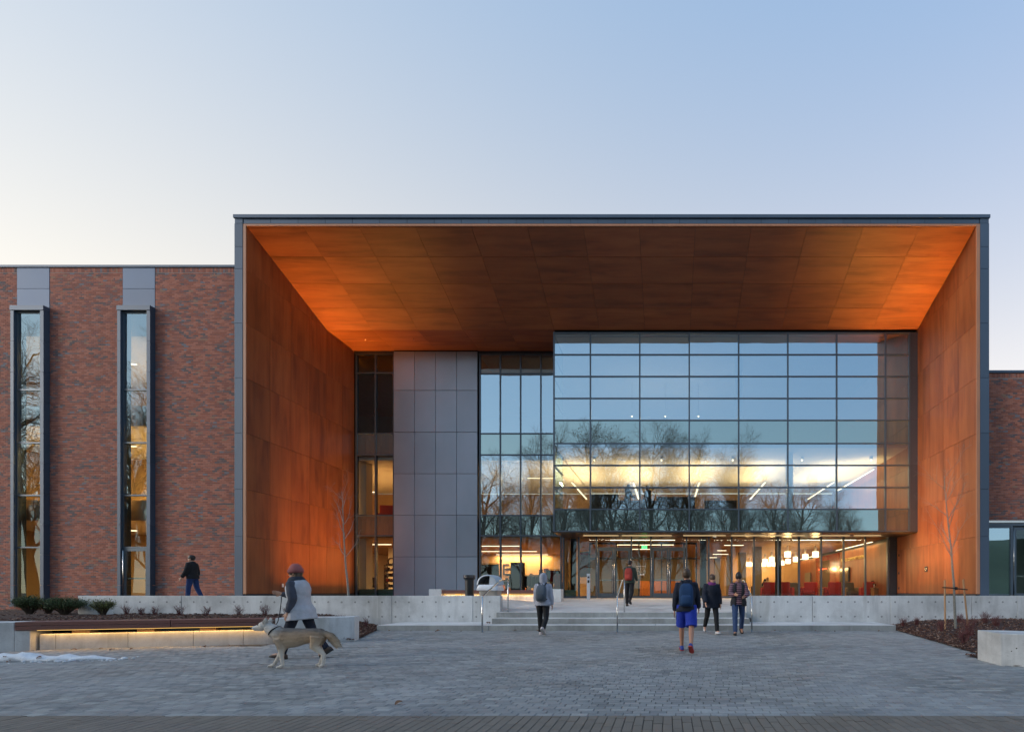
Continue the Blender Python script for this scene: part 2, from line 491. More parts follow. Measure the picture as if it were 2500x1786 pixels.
M['twig_brown'] = plain('brown twigs', (0.12, 0.085, 0.06), 0.9, var=0.2, scale=4)
M['stake'] = plain('pine stake', (0.42, 0.25, 0.13), 0.8, var=0.2, scale=6, stretch=(5, 5, 0.5))
def leaf_mat(name, cols):
    t = NT(name)
    c = t.ramp(t.rnd(), cols)
    return t.done(t.bsdf(c, 0.5, 0, None, 0.4))
M['leaf'] = leaf_mat('dark evergreen leaf', [(0.0, (0.040, 0.072, 0.030)), (0.6, (0.075, 0.120, 0.045)), (1.0, (0.16, 0.20, 0.075))])
M['leaf_y'] = leaf_mat('yellow green leaf', [(0.0, (0.075, 0.10, 0.030)), (0.6, (0.14, 0.165, 0.045)), (1.0, (0.24, 0.25, 0.075))])
M['leaf_brown'] = leaf_mat('withered leaf', [(0.0, (0.10, 0.055, 0.028)), (1.0, (0.20, 0.115, 0.055))])
M['snow'] = None
t = NT('old snow'); nz = t.noise(t.pos(), 9, 5, 0.6); dirt = t.noise(t.pos(), 22, 6, 0.75); c = t.ramp(nz, [(0.3, (0.66, 0.69, 0.74)), (0.7, (0.84, 0.86, 0.88))]); c = t.mix(t.ramp(dirt, [(0.58, 0.0), (0.68, 0.6)]), c, (0.25, 0.21, 0.18))
M['snow'] = t.done(t.bsdf(c, 0.6, 0, t.bump(t.noise(t.pos(), 40, 4, 0.7), 0.5, 0.01), 0.4))
M['ipe'] = plain('dark red brown bench boards', (0.165, 0.066, 0.055), 0.5, var=0.15, scale=3, stretch=(0.6, 8, 8), bump=0.15)
M['grass'] = plain('winter ground', (0.09, 0.095, 0.06), 0.95, var=0.3, scale=0.8)
M['hillside'] = plain('green hillside', (0.075, 0.10, 0.055), 0.95, var=0.25, scale=0.05)
M['white_wall'] = plain('off white plaster', (0.72, 0.66, 0.56), 0.85, var=0.04, scale=1)
M['tan_wall'] = plain('tan plaster', (0.56, 0.38, 0.20), 0.85, var=0.06, scale=1)
M['cream'] = plain('cream ceiling', (0.78, 0.70, 0.58), 0.85, var=0.03, scale=1)
M['ceil_wood'] = plain('tan ceiling boards', (0.55, 0.34, 0.17), 0.7, var=0.08, scale=2)
M['floor_in'] = plain('polished brown floor', (0.20, 0.12, 0.07), 0.25, var=0.1, scale=2, bump=0.0)
M['grey_wall'] = plain('pale grey plaster', (0.50, 0.52, 0.54), 0.85, var=0.04, scale=1)
M['column'] = plain('olive grey column', (0.22, 0.19, 0.13), 0.6, var=0.05, scale=2, bump=0.0)
M['red_gloss'] = plain('glossy red panel', (0.34, 0.008, 0.012), 0.2, var=0.08, scale=2, bump=0.0, coat=0.4)
M['red_fabric'] = plain('red upholstery', (0.42, 0.030, 0.030), 0.85, var=0.08, scale=30)
M['grey_fabric'] = plain('grey upholstery', (0.14, 0.12, 0.10), 0.9, var=0.1, scale=30)
M['oak'] = plain('oak board', (0.48, 0.28, 0.12), 0.5, var=0.12, scale=4, stretch=(1, 6, 6))
M['orange_board'] = plain('orange brown board', (0.46, 0.16, 0.05), 0.5, var=0.1, scale=4)
M['screen'] = plain('dark screen', (0.012, 0.012, 0.014), 0.12, var=0.0, bump=0.0)
M['white_gloss'] = plain('white letter', (0.8, 0.8, 0.78), 0.5, var=0.02)
M['gold'] = plain('gold letter', (0.85, 0.70, 0.28), 0.35, 0.3, var=0.05)
M['letter'] = plain('dark letter', (0.03, 0.02, 0.015), 0.6, var=0.05)
M['green_sill'] = plain('green tinted panel', (0.12, 0.24, 0.20), 0.3, var=0.05, scale=2)
M['led'] = emitter('warm linear lamp', (1.0, 0.80, 0.52), 3.2)
M['led_dim'] = emitter('warm recessed lamp', (1.0, 0.72, 0.36), 0.8)
M['led_bench'] = emitter('amber bench strip', (1.0, 0.58, 0.16), 1.0)
M['drum'] = emitter('glowing drum shade', (1.0, 0.78, 0.46), 3.4)
M['exit'] = emitter('green lit sign', (0.10, 0.95, 0.25), 1.6)
M['red_led'] = emitter('red strip lamp', (1.0, 0.07, 0.02), 5.0)
M['window_far'] = emitter('bright back window', (1.0, 0.86, 0.40), 1.6)

def strip_light(name, label, x0, x1, y0, y1, z, watts, col=(1.0, 0.68, 0.34), mat='led', group='linear ceiling lamps', spread=180):
    """a linear ceiling lamp: housing, glowing diffuser and the light it gives"""
    cx, cyy = (x0 + x1) / 2, (y0 + y1) / 2
    o = empty(name, (cx, cyy, z))
    tag(o, label, 'lamp', group)
    hx, hy = (x1 - x0) / 2, (y1 - y0) / 2
    MB().box(-hx - 0.01, hx + 0.01, -hy - 0.01, hy + 0.01, 0.0, 0.05).build('housing', M['white_wall'], o)
    MB().box(-hx, hx, -hy, hy, -0.018, -0.002).build('diffuser', M[mat], o)
    if watts:
        l = bpy.data.lights.new('lamp_light', 'AREA'); l.shape = 'RECTANGLE'; l.size = max(2 * hx, 0.05); l.size_y = max(2 * hy, 0.05)
        l.energy = watts; l.color = col; l.spread = R(spread)
        lo = bpy.data.objects.new('lamp_light', l); link(lo, o); lo.location = (0, 0, -0.04)
    return o
def text(name, body, size, mat, parent, loc, rot, extrude=0.01, align='CENTER', sx=1.0):
    cu = bpy.data.curves.new(name, 'FONT'); cu.body = body; cu.size = size; cu.extrude = extrude; cu.align_x = align; cu.align_y = 'CENTER'
    cu.materials.append(mat)
    me = baked(bpy.data.objects.new('tmp', cu)); me.name = name
    o = bpy.data.objects.new(name, me); link(o, parent); o.location = loc; o.rotation_euler = rot; o.scale = (sx, 1, 1)
    return o

# ------------------------------------------------------------------ ground, plaza, walk
YB, YF, YW, YG = 21.0, 20.4, 27.4, 25.17       # brick plane, canopy front, back wall plane, glass box front
g = MB()
g.add([(-900, -900, -0.30), (900, -900, -0.30), (900, 900, -0.30), (-900, 900, -0.30)], [(0, 1, 2, 3)])
tag(g.build('ground', M['grass']), kind='structure')

PL, PW, PD = 0.178, 0.1, 0.0
Y_SEAM = 4.855
def plaza_xmax(y):
    if y < 8.8: return 16.0
    if y < 9.5: return 5.75
    return 6.15 + (y - 9.5) / (15.3 - 9.5) * 1.15
def plaza_xmin(y):
    if y < 11.0: return -19.0
    if y < 11.9: return -9.2
    return -7.75 - (y - 11.9) / 3.4 * 1.5
plaza = MB()
plaza.add([(-22, Y_SEAM, -0.014), (17, Y_SEAM, -0.014), (17, 15.6, -0.014), (-22, 15.6, -0.014)], [(0, 1, 2, 3)])
plaza = tag(plaza.build('plaza', M['sand']), kind='structure')
def paver_mesh(w, d, name):
    b = MB()
    c = 0.006
    b.cbox(-w / 2, w / 2, -d / 2, d / 2, -0.03, 0.0, c)
    return b.mesh(name)
pm = paver_mesh(PL - 0.005, PW - 0.005, 'paver'); pm.materials.append(M['paver'])
rest = MB()
row = 0
y = Y_SEAM + PW / 2
npav = 0
while y < 15.24:
    off = (row % 2) * PL / 2 + random.uniform(-0.02, 0.02) + (row % 7) * 0.011
    x = max(plaza_xmin(y), -1.58 * y - 7)
    x = math.floor(x / PL) * PL + off
    xe = min(plaza_xmax(y), 0.95 * y + 5)
    while x < xe:
        z = random.gauss(0, 0.0012)
        big = npav < 300 and y < 5.5 and -1.42 * y < x < 0.76 * y
        if big:
            o = inst(pm, 'paver', plaza, (x, y, z), (random.gauss(0, 0.008), random.gauss(0, 0.006), random.gauss(0, 0.004))); npav += 1
        else:
            w, d, c = (PL - 0.005) / 2, (PW - 0.005) / 2, 0.005
            tx, ty = random.gauss(0, 0.006), random.gauss(0, 0.010)
            rest.add([(x - w, y - d, z - 0.014), (x + w, y - d, z - 0.014), (x + w, y + d, z - 0.014), (x - w, y + d, z - 0.014),
                      (x - w + c, y - d + c, z - tx * w - ty * d), (x + w - c, y - d + c, z + tx * w - ty * d), (x + w - c, y + d - c, z + tx * w + ty * d), (x - w + c, y + d - c, z - tx * w + ty * d)],
                     [(4, 5, 6, 7), (0, 1, 5, 4), (1, 2, 6, 5), (2, 3, 7, 6), (3, 0, 4, 7)])
        x += PL
    y += PW; row += 1
tag(rest.build('paving_field', M['paver'], plaza), kind='stuff')

walk = MB(); walk.add([(-22, -14, -0.016), (17, -14, -0.016), (17, Y_SEAM, -0.016), (-22, Y_SEAM, -0.016)], [(0, 1, 2, 3)])
walk = tag(walk.build('walkway', M['sand']), kind='structure')
WW, WL = 0.0925, 0.31
wm = paver_mesh(WW - 0.005, WL - 0.005, 'slab'); wm.materials.append(M['walk'])
wrest = MB(); nw = 0
for i in range(-135, 100):
    x = i * WW
    st = (i % 3) * WL / 3 + (i % 5) * 0.02
    for j in range(0, 9):
        yy = Y_SEAM - WL / 2 - st - j * WL + (0.0 if j else 0.0)
        z = random.gauss(0, 0.001)
        if nw < 300 and yy > 4.0 and -1.42 * yy < x < 0.78 * yy:
            inst(wm, 'slab', walk, (x, yy, z), (random.gauss(0, 0.004), random.gauss(0, 0.006), 0)); nw += 1
        else:
            wrest.box(x - WW / 2 + 0.0025, x + WW / 2 - 0.0025, yy - WL / 2 + 0.0025, yy + WL / 2 - 0.0025, -0.02, z, skip=('bot',))
    if st > 0.03:       # cut piece at the seam
        wrest.box(x - WW / 2 + 0.0025, x + WW / 2 - 0.0025, Y_SEAM - st + 0.0025, Y_SEAM - 0.004, -0.02, random.gauss(0, 0.001), skip=('bot',))
tag(wrest.build('slab_field', M['walk'], walk), kind='stuff')

# ------------------------------------------------------------------ terrace, steps, concrete walls
def terrace_z(x, y):
    if y <= 20.4: w = 1 - 0.5 * (y - 16.8) / 3.6
    else: w = 0.5 * (1 - (y - 20.4) / 6.8)
    w = min(1, max(0, w))
    v = 1.0
    if x < -6.0: v = max(0, 1 - (-6.0 - x) / 1.2)
    if x > 2.8: v = max(0, 1 - (x - 2.8) / 1.2)
    return 0.85 - 0.34 * w * v
tb = MB()
xs = [-20.4, -17.75, -14, -10, -7.2, -6.6, -6.0, -4, -2, 0, 1.5, 2.8, 3.4, 4.0, 7, 10, 13.0, 16, 19]
ys = [16.82, 17.4, 18, 19, 20.0, 20.4, 20.8, 22, 23.5, 25, 26, 27.36]
def terr_poly(xs, ys):
    b = len(tb.v)
    for yy in ys:
        for xx in xs: tb.v.append((xx, yy, terrace_z(xx, yy)))
    n = len(xs)
    for j in range(len(ys) - 1):
        for i in range(n - 1):
            tb.f.append((b + j * n + i, b + j * n + i + 1, b + (j + 1) * n + i + 1, b + (j + 1) * n + i)); tb.m.append(0)
mid = [-5.97, -4, -2, 0, 1.5, 2.76]
terr_poly(mid, [16.82, 17.4])
terr_poly([-20.4, -17.75, -14, -10, -7.2, -6.6, -5.97], [17.2, 17.4]); terr_poly([2.76, 3.4, 4.0, 7, 10, 13.0, 16, 19], [17.2, 17.4])
terr_poly(xs, [v for v in ys if 17.39 < v <= 20.41])
terr_poly([v for v in xs if -17.8 < v < 13.1], [v for v in ys if v >= 20.39])
# front lip of the terrace = the riser of the third step
tb.add([(-5.97, 16.82, 0.34), (2.74, 16.82, 0.34), (2.74, 16.82, 0.5099), (-5.97, 16.82, 0.5099)], [(0, 1, 2, 3)])
tag(tb.build('terrace', M['terrace']), kind='structure')

st = empty('entrance_steps', (-1, 15.3, 0))
tag(st, 'three wide grey concrete steps climbing to the terrace', 'steps')
def child(mb, name, mat, parent, **kw):
    """mesh given in world coordinates, parented without moving it"""
    tread = kw.pop('tread', False)
    o = mb.build(name, mat, parent, **kw)
    if tread:                         # upward faces take the paler terrace concrete, risers the step concrete
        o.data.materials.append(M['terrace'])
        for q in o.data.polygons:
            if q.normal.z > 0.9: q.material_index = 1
    o.matrix_parent_inverse = parent.matrix_basis.inverted() if parent.parent is None else (parent.parent.matrix_basis @ parent.matrix_basis).inverted()
    return o
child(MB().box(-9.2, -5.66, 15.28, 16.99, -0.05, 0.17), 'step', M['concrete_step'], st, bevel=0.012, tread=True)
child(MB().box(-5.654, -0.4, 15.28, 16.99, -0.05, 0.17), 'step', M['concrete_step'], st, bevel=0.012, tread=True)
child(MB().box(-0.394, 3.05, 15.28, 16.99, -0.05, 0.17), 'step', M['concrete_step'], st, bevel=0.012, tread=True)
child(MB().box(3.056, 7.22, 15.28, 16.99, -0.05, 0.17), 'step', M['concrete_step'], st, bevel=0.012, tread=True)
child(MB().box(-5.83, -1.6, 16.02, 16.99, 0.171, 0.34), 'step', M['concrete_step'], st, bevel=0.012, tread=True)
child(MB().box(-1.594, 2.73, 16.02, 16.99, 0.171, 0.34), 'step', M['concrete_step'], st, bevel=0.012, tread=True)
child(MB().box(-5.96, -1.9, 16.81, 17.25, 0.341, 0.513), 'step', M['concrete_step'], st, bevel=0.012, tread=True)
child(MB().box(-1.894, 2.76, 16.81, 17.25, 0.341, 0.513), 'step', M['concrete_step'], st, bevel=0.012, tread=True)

def concrete_wall(label, name, segs, y0, y1, z0, z1, holes_z, extra=None):
    o = empty(name, ((segs[0] + segs[-1]) / 2, y0, 0)); tag(o, label, 'wall')
    for a, b in zip(segs[:-1], segs[1:]):
        child(MB().box(a + 0.006, b - 0.006, y0, y1, z0, z1), 'wall_panel', M['concrete'], o, bevel=0.012)
    h = MB()
    x = segs[0] + 0.3
    while x < segs[-1] - 0.15:
        for hz in holes_z:
            zz = hz + random.uniform(-0.006, 0.006)
            c = [(x + 0.029 * math.cos(k * math.pi / 5), y0 - 0.002, zz + 0.029 * math.sin(k * math.pi / 5)) for k in range(10)]
            i = [(x + 0.012 * math.cos(k * math.pi / 5), y0 + 0.0005, zz + 0.012 * math.sin(k * math.pi / 5)) for k in range(10)]
            h.rings([c, i], caps=False); h.add(i, [tuple(range(9, -1, -1))])
        x += 0.473
    tag(child(h, 'tie_hole_field', M['black'], o), kind='stuff')
    return o
YC = 17.0
concrete_wall('long weathered concrete terrace wall behind the planting bed and lit bench', 'concrete_wall',
              [-20.75, -17.1, -13.6, -9.7, -6.85, -5.88], YC, YC + 0.25, -0.05, 1.085, (0.865, 0.355))
cw2 = concrete_wall('long pale concrete terrace wall behind the staked young tree', 'concrete_wall',
              [2.97, 5.1, 7.83, 10.7, 12.3, 15.0, 19.0], YC, YC + 0.25, -0.05, 1.085, (0.865, 0.355))
child(MB().box(2.77, 2.965, YC + 0.02, YC + 1.3, 0.3, 1.083), 'return_panel', M['concrete'], cw2, bevel=0.012)

def handrail(x, label):
    o = empty('handrail', (x, 14.6, 0)); tag(o, label, 'handrail', 'stainless step handrails')
    r = 0.024
    MB().tube([(0, 0, 0.0), (0, 0, 1.075)], r, 12).build('lower_post', M['steel'], o, smooth=True)
    MB().tube([(0, 2.36, 0.51), (0, 2.36, 1.61)], r, 12).build('upper_post', M['steel'], o, smooth=True)
    MB().tube([(0, -0.012, 1.07), (0, 0.02, 1.088), (0, 1.55, 1.60), (0, 1.62, 1.615), (0, 2.38, 1.615)], r, 12).build('rail', M['steel'], o, smooth=True)
    MB().tube([(0, 0, 0.0), (0, 0, 0.012)], 0.05, 14).build('base_flange', M['steel'], o, smooth=False)
handrail(-5.6, 'stainless handrail beside the waste bin, leftmost of three on the steps')
handrail(-1.52, 'stainless handrail in the middle of the steps')
handrail(2.54, 'stainless handrail at the right end of the steps beside the concrete wall')

# ------------------------------------------------------------------ planting beds
def bed_grid(name, poly_fn, x0, x1, y0, y1, nx, ny, zf, mat):
    b = MB(); idx = {}
    for j in range(ny + 1):
        for i in range(nx + 1):
            x = x0 + (x1 - x0) * i / nx; yv = y0 + (y1 - y0) * j / ny
            idx[i, j] = len(b.v); xx, yy = poly_fn(x, yv)
            b.v.append((xx, yy, zf(xx, yy)))
    for j in range(ny):
        for i in range(nx):
            b.f.append((idx[i, j], idx[i + 1, j], idx[i + 1, j + 1], idx[i, j + 1])); b.m.append(0)
    return tag(b.build(name, mat, smooth=True), kind='structure')
def nz3(x, y, s=1.0): return mnoise.noise(Vector((x * s, y * s, 3.7)))
# left bed: behind the lit bench
BL0, BL1 = Vector((-13.48, 10.10)), Vector((-7.84, 11.90))     # bench front line
def bench_y(x):
    t_ = (x - BL0.x) / (BL1.x - BL0.x)
    return BL0.y + (BL1.y - BL0.y) * t_
def zl(x, y):
    base = 0.44 + 0.03 * nz3(x, y, 0.9) + 0.02 * nz3(x, y, 3.1)
    if x > -13.0:
        e = (-7.75 - (max(y, 11.9) - 11.9) / 3.4 * 1.5) - x       # distance to the plaza edge
        base = min(base, 0.02 + (0.20 + 0.05 * nz3(x, y, 1.7)) * max(e, 0))
    return base
def left_poly(u, v):
    # u 0..1 along, v 0..1 depth
    x = -40.0 + u * 32.3
    yb = bench_y(max(x, -16)) + 0.50
    if x > -9.3: yb = max(yb, 12.0)
    ye = YC - 0.002
    if x < -20.76: ye = YB - 0.01
    yy = yb + (ye - yb) * v
    xm = -7.74 - (max(yy, 11.9) - 11.9) / 3.4 * 1.5
    return min(x, xm), yy
bed_l = bed_grid('planting_bed', left_poly, 0, 1, 0, 1, 180, 40, zl, M['bed'])
def right_edge(y): return 6.15 + (y - 9.5) / (15.3 - 9.5) * 1.10 if y > 9.4 else 5.75
def zr(x, y):
    d = x - right_edge(y)
    return 0.015 + min(0.16, 0.075 * max(d, 0)) + 0.09 * max(0, min(1, (y - 13) / 4)) * min(1, max(0, d)) + (0.035 * nz3(x, y, 0.8) + 0.02 * nz3(x, y, 2.7)) * min(1, max(0, d))
def right_poly(u, v):
    yy = 8.0 + (YC - 0.002 - 8.0) * v
    e = right_edge(yy)
    return e + u * (17.5 - e), yy
bed_r = bed_grid('planting_bed', right_poly, 0, 1, 0, 1, 70, 50, zr, M['bed'])
def chips(name, pts, label, smin=0.02, smax=0.075):
    b = MB()
    for (x, y, z) in pts:
        L = random.uniform(smin, smax); W = L * random.uniform(0.25, 0.6); H = random.uniform(0.003, 0.010)
        q = Matrix.Rotation(random.uniform(0, 6.28), 3, 'Z') @ Matrix.Rotation(random.gauss(0, 0.45), 3, 'X') @ Matrix.Rotation(random.gauss(0, 0.35), 3, 'Y')
        c = Vector((x, y, z + 0.008 + random.uniform(0, 0.022)))
        k = random.uniform(0.3, 0.9)
        pv = [(-L / 2, -W / 2 * k, 0), (L / 2, -W / 2, 0), (L / 2 * k, W / 2, 0), (-L / 2, W / 2, 0)]
        b.add([c + q @ Vector(p) for p in pv] + [c + q @ (Vector(p) * 0.85 + Vector((0, 0, H))) for p in pv],
              [(4, 5, 6, 7), (0, 1, 5, 4), (1, 2, 6, 5), (2, 3, 7, 6), (3, 0, 4, 7)])
    return tag(b.build(name, M['mulch']), label, 'mulch', kind='stuff')
pts = []
while len(pts) < 9000:
    u, v = random.random(), random.random()
    x, y = left_poly(u, v)
    if x > -7.72 - (max(y, 11.9) - 11.9) / 3.4 * 1.5: continue
    if x < -19 and random.random() < 0.75: continue
    pts.append((x, y, zl(x, y)))
while len(pts) < 12500:
    y = random.uniform(11.95, 16.8); xm = -7.76 - (y - 11.9) / 3.4 * 1.5; x = xm - abs(random.gauss(0, 0.9))
    if y > 15.25 and x > -9.25: continue
    pts.append((x, y, zl(x, y)))
chips('bark_mulch', pts, 'brown bark mulch covering the bed behind the lit bench')
pts = []
while len(pts) < 9000:
    u, v = random.random() ** 1.5, random.random()
    x, y = right_poly(u, v)
    if x > 14 or (y < 8.9 and x > 5.6): continue
    pts.append((x, y, zr(x, y)))
chips('bark_mulch', pts, 'brown bark mulch covering the bed around the staked tree')

# ------------------------------------------------------------------ lit bench on the left, concrete blocks
ang = math.atan2(BL1.y - BL0.y, BL1.x - BL0.x)
def in_bench(mb_fn): pass
bench = empty('lit_bench', (BL0.x, BL0.y, 0), ang)
tag(bench, 'long dark wood bench on a concrete base with amber light under its seat', 'bench')
LB = (BL1 - BL0).length
seat_a, seat_b = -0.12, LB - 1.62
# concrete base in pours
cuts = [0.16, 0.42, 1.62, 2.78, 3.72, LB - 1.55]
for a, b in zip(cuts[:-1], cuts[1:]):
    MB().box(a + 0.003, b - 0.003, 0.14, 0.52, -0.05, 0.335).build('base_pour', M['concrete'], bench, bevel=0.01)
MB().box(-0.14, 0.10, 0.02, 0.55, -0.05, 0.425).build('end_pier', M['concrete'], bench, bevel=0.01)
for a in (0.62, 1.72, 2.85, 3.85):
    MB().box(a, a + 0.30, 0.24, 0.46, 0.337, 0.424).build('seat_block', M['stake'], bench)
def board(a, b, y0, y1, z0, z1):
    MB().box(a, b, y0, y1, z0, z1).build('seat_board', M['ipe'], bench, bevel=0.008)
half = (seat_a + seat_b) / 2 + 0.35
for a, b in ((seat_a, half - 0.006), (half + 0.006, seat_b)):
    board(a, b, 0.00, 0.10, 0.428, 0.515)
    board(a, b, 0.00, 0.10, 0.523, 0.605)
    for k in range(4):
        board(a, b, 0.108 + k * 0.105, 0.205 + k * 0.105, 0.555, 0.605)
MB().box(0.15, seat_b - 0.05, 0.105, 0.125, 0.414, 0.426).build('light_strip', M['led_bench'], bench)
bl = bpy.data.lights.new('bench_light', 'AREA'); bl.shape = 'RECTANGLE'; bl.size = seat_b - 0.3; bl.size_y = 0.05; bl.energy = 8; bl.color = (1.0, 0.55, 0.16)
bo = bpy.data.objects.new('bench_light', bl); link(bo, bench); bo.location = ((seat_b + 0.1) / 2, 0.10, 0.40); bo.rotation_euler = (R(-12), 0, 0)
# right end block of the bench: chamfered plan
eb = empty('concrete_block', (BL1.x, BL1.y, 0), ang); tag(eb, 'weathered concrete block closing the right end of the lit bench', 'block')
poly = [(-1.52, 0.0), (-0.42, 0.0), (0.05, 0.22), (0.05, 0.62), (-1.52, 0.62)]
MB().prism(poly, 'z', -0.05, 0.61).build('block_body', M['concrete'], eb, bevel=0.012)
lb = empty('concrete_block', (BL0.x - 0.15, BL0.y, 0), ang); tag(lb, 'concrete block cut by the left edge of the photo beside the lit bench', 'block')
MB().box(-7.2, 0.0, -0.03, 0.58, -0.05, 0.60).build('block_body', M['concrete'], lb, bevel=0.012)
rbk = empty('concrete_block', (5.6, 8.13, 0), 0); tag(rbk, 'pale concrete block in front of the mulch at the right edge', 'block')
poly = [(0.0, 0.0), (2.6, -1.35), (2.95, -0.75), (0.55, 0.62), (0.07, 0.72)]
MB().prism(poly, 'z', -0.05, 0.54).build('block_body', M['concrete'], rbk, bevel=0.014)
hh = MB()
for (u, zz) in ((0.22, 0.30), (0.72, 0.40), (0.95, 0.13), (1.4, 0.38), (0.15, 0.25)):
    px_, py_ = u * 0.887, -u * 0.46
    n_ = Vector((-0.46, -0.887, 0)).normalized(); tt = Vector((0.887, -0.46, 0)).normalized()
    c = Vector((px_, py_, zz)) + n_ * 0.003
    rr = random.uniform(0.009, 0.02)
    hh.add([c + tt * rr * math.cos(k * math.pi / 4) + Vector((0, 0, rr * math.sin(k * math.pi / 4))) for k in range(8)], [tuple(range(8))])
tag(hh.build('tie_hole_field', M['black'], rbk), kind='stuff')

# snow left on the paving, leaves caught in it
sn = MB(); rs = []
NS = 34
for i in range(NS + 1):
    u = i / NS; x = -13.0 + 2.9 * u
    env = (math.sin(math.pi * min(1, u * 0.55 + 0.42)) ** 0.7) * (1 - max(0, u - 0.93) / 0.07 * 0.92)
    yc = 8.45 + 0.42 * u + 0.05 * nz3(x * 2, 1)
    wd = (0.17 + 0.05 * nz3(x * 3, 5)) * env + 0.012; hg = (0.135 + 0.09 * nz3(x * 4, 9) + 0.03 * nz3(x * 11, 4)) * env + 0.012
    rs.append([(x, yc + wd * math.cos(a) * (1 + 0.2 * nz3(x * 5, a)), max(0.002, hg * max(0, math.sin(a)) ** 0.6 * (1 + 0.25 * nz3(x * 6, a * 2)))) for a in [math.pi * k / 10 for k in range(11)]])
sn.rings(rs, caps=False)
for k in range(NS):
    pass
snow = sn.build('snow_patch', M['snow'], smooth=True)
tag(snow, 'last strip of white snow on the paving before the lit bench', 'snow')
rg = random.Random(9); cr = MB()
for k in range(170):
    u = rg.random(); x = -13.0 + 3.1 * u; yy = 8.45 + 0.42 * u + rg.gauss(0, 0.13) - 0.05; r_ = abs(rg.gauss(0, 0.016)) + 0.005
    cr.ball((x, yy, r_ * 0.35), r_ * rg.uniform(0.8, 1.6), r_, r_ * rg.uniform(0.5, 0.9), 7, 5)
tag(cr.build('snow_crumbs', M['snow'], snow, smooth=True), kind='stuff')

def leaf_mesh(name):
    b = MB(); n = 5; rs = []
    L = 0.05
    for i in range(n):
        u = i / (n - 1); w = 0.018 * math.sin(math.pi * (0.08 + 0.9 * u)) + 0.001
        zc = 0.010 * math.sin(u * 3.0)
        rs.append([(-L / 2 + L * u, -w, zc + 0.010), (-L / 2 + L * u, 0, zc + 0.003), (-L / 2 + L * u, w, zc + 0.011)])
    bb = len(b.v)
    for r_ in rs: b.v += r_
    for i in range(n - 1):
        for k in range(2):
            b.f.append((bb + i * 3 + k, bb + i * 3 + k + 1, bb + (i + 1) * 3 + k + 1, bb + (i + 1) * 3 + k)); b.m.append(0)
    me = b.mesh(name); me.materials.append(M['dryleaf']); return me
lm = leaf_mesh('fallen_leaf')
def leaf(x, y, z=0.003, s=1.0, label='small curled brown leaf fallen at the foot of the concrete step', group='leaves along the step'):
    o = inst(lm, 'fallen_leaf', None, (x, y, z), (random.gauss(0, 0.25), random.gauss(0, 0.25), random.uniform(0, 6.28)), (s, s, s))
    tag(o, label, 'leaf', group)
for px in (948, 1010, 1068, 1075, 1100, 1128, 1255, 1312, 1428, 1895, 1902, 1990, 2030, 2150):
    leaf(PX(px, 15.1) + random.uniform(-.05, .05), 15.1 + random.uniform(-0.25, 0.1), s=random.uniform(1.1, 2.2))
for px in (1188, 1192, 1197):
    leaf(PX(px, 16.3), 16.3 + random.uniform(-.1, .1), 0.175, 1.8, 'brown leaf lying in the corner of the lower step by the left wall', 'leaves in the step corner')
leaf(PX(1003, 5.6), 5.35, 0.004, 1.6, 'single brown leaf lying on the dark pavers near the walkway', None)
for k in range(9):
    u = random.random(); leaf(-12.0 + 1.6 * u, 8.42 + 0.3 * u + random.uniform(-.05, .05), random.uniform(0.004, 0.09), random.uniform(0.9, 1.8), 'brown leaf caught in the snow strip', 'leaves in the snow')
for k in range(6):
    x = random.uniform(-12.6, -9.2); leaf(x, bench_y(x) - random.uniform(0.0, 0.5), 0.004, random.uniform(1.2, 2.0), 'brown leaf fallen before the lit bench', 'leaves before the bench')

# ------------------------------------------------------------------ the building
B = empty('campus_building', (-2.5, 20.4, 0))
tag(B, 'brick and glass campus building with a deep wood lined entrance canopy', 'building')
BI = B.matrix_basis.inverted()
B_INV = Matrix.Translation((2.5, -20.4, 0))
def part(mb, name, mats, parent=B, **kw):
    o = mb.build(name, mats, parent, **kw)
    o.matrix_parent_inverse = B_INV
    return o
def group_part(name):
    o = bpy.data.objects.new(name, None); link(o, B)
    o.empty_display_size = 0.1
    o.matrix_parent_inverse = B_INV
    return o
def sub(mb, name, mats, parent, **kw):
    return mb.build(name, mats, parent, **kw)      # the part empty sits at the world origin

# --- canopy: side walls, soffit, frame
XL, XR = PX(602, YF), PX(2382.6, YF)          # inner faces of the side walls
XLO, XRO = PX(575, YF), PX(2413, YF)          # outer faces
ZS, ZSB, YK = 16.62, 14.84, 25.2              # soffit front height, back height, kink distance
def soffit_z(y): return ZS + (ZSB - ZS) * min(1, (y - YF) / (YK - YF))
ZJ = [1.13, 3.55, 5.54, 7.89, 10.22, 12.52, 14.81]
YJ = [YF, 21.6, 22.8, 24.0, 25.2, 26.4, YW]
def clip_top(poly):
    out = []
    n = len(poly)
    f = lambda p: soffit_z(p[0]) - 0.012 - p[1]
    for i in range(n):
        a, b = poly[i], poly[(i + 1) % n]
        fa, fb = f(a), f(b)
        if fa >= 0: out.append(a)
        if (fa >= 0) != (fb >= 0):
            lo, hi = 0.0, 1.0
            for _ in range(30):
                m = (lo + hi) / 2
                p = (a[0] + (b[0] - a[0]) * m, a[1] + (b[1] - a[1]) * m)
                if (f(p) >= 0) == (fa >= 0): lo = m
                else: hi = m
            out.append((a[0] + (b[0] - a[0]) * lo, a[1] + (b[1] - a[1]) * lo))
    return out
J = 0.006
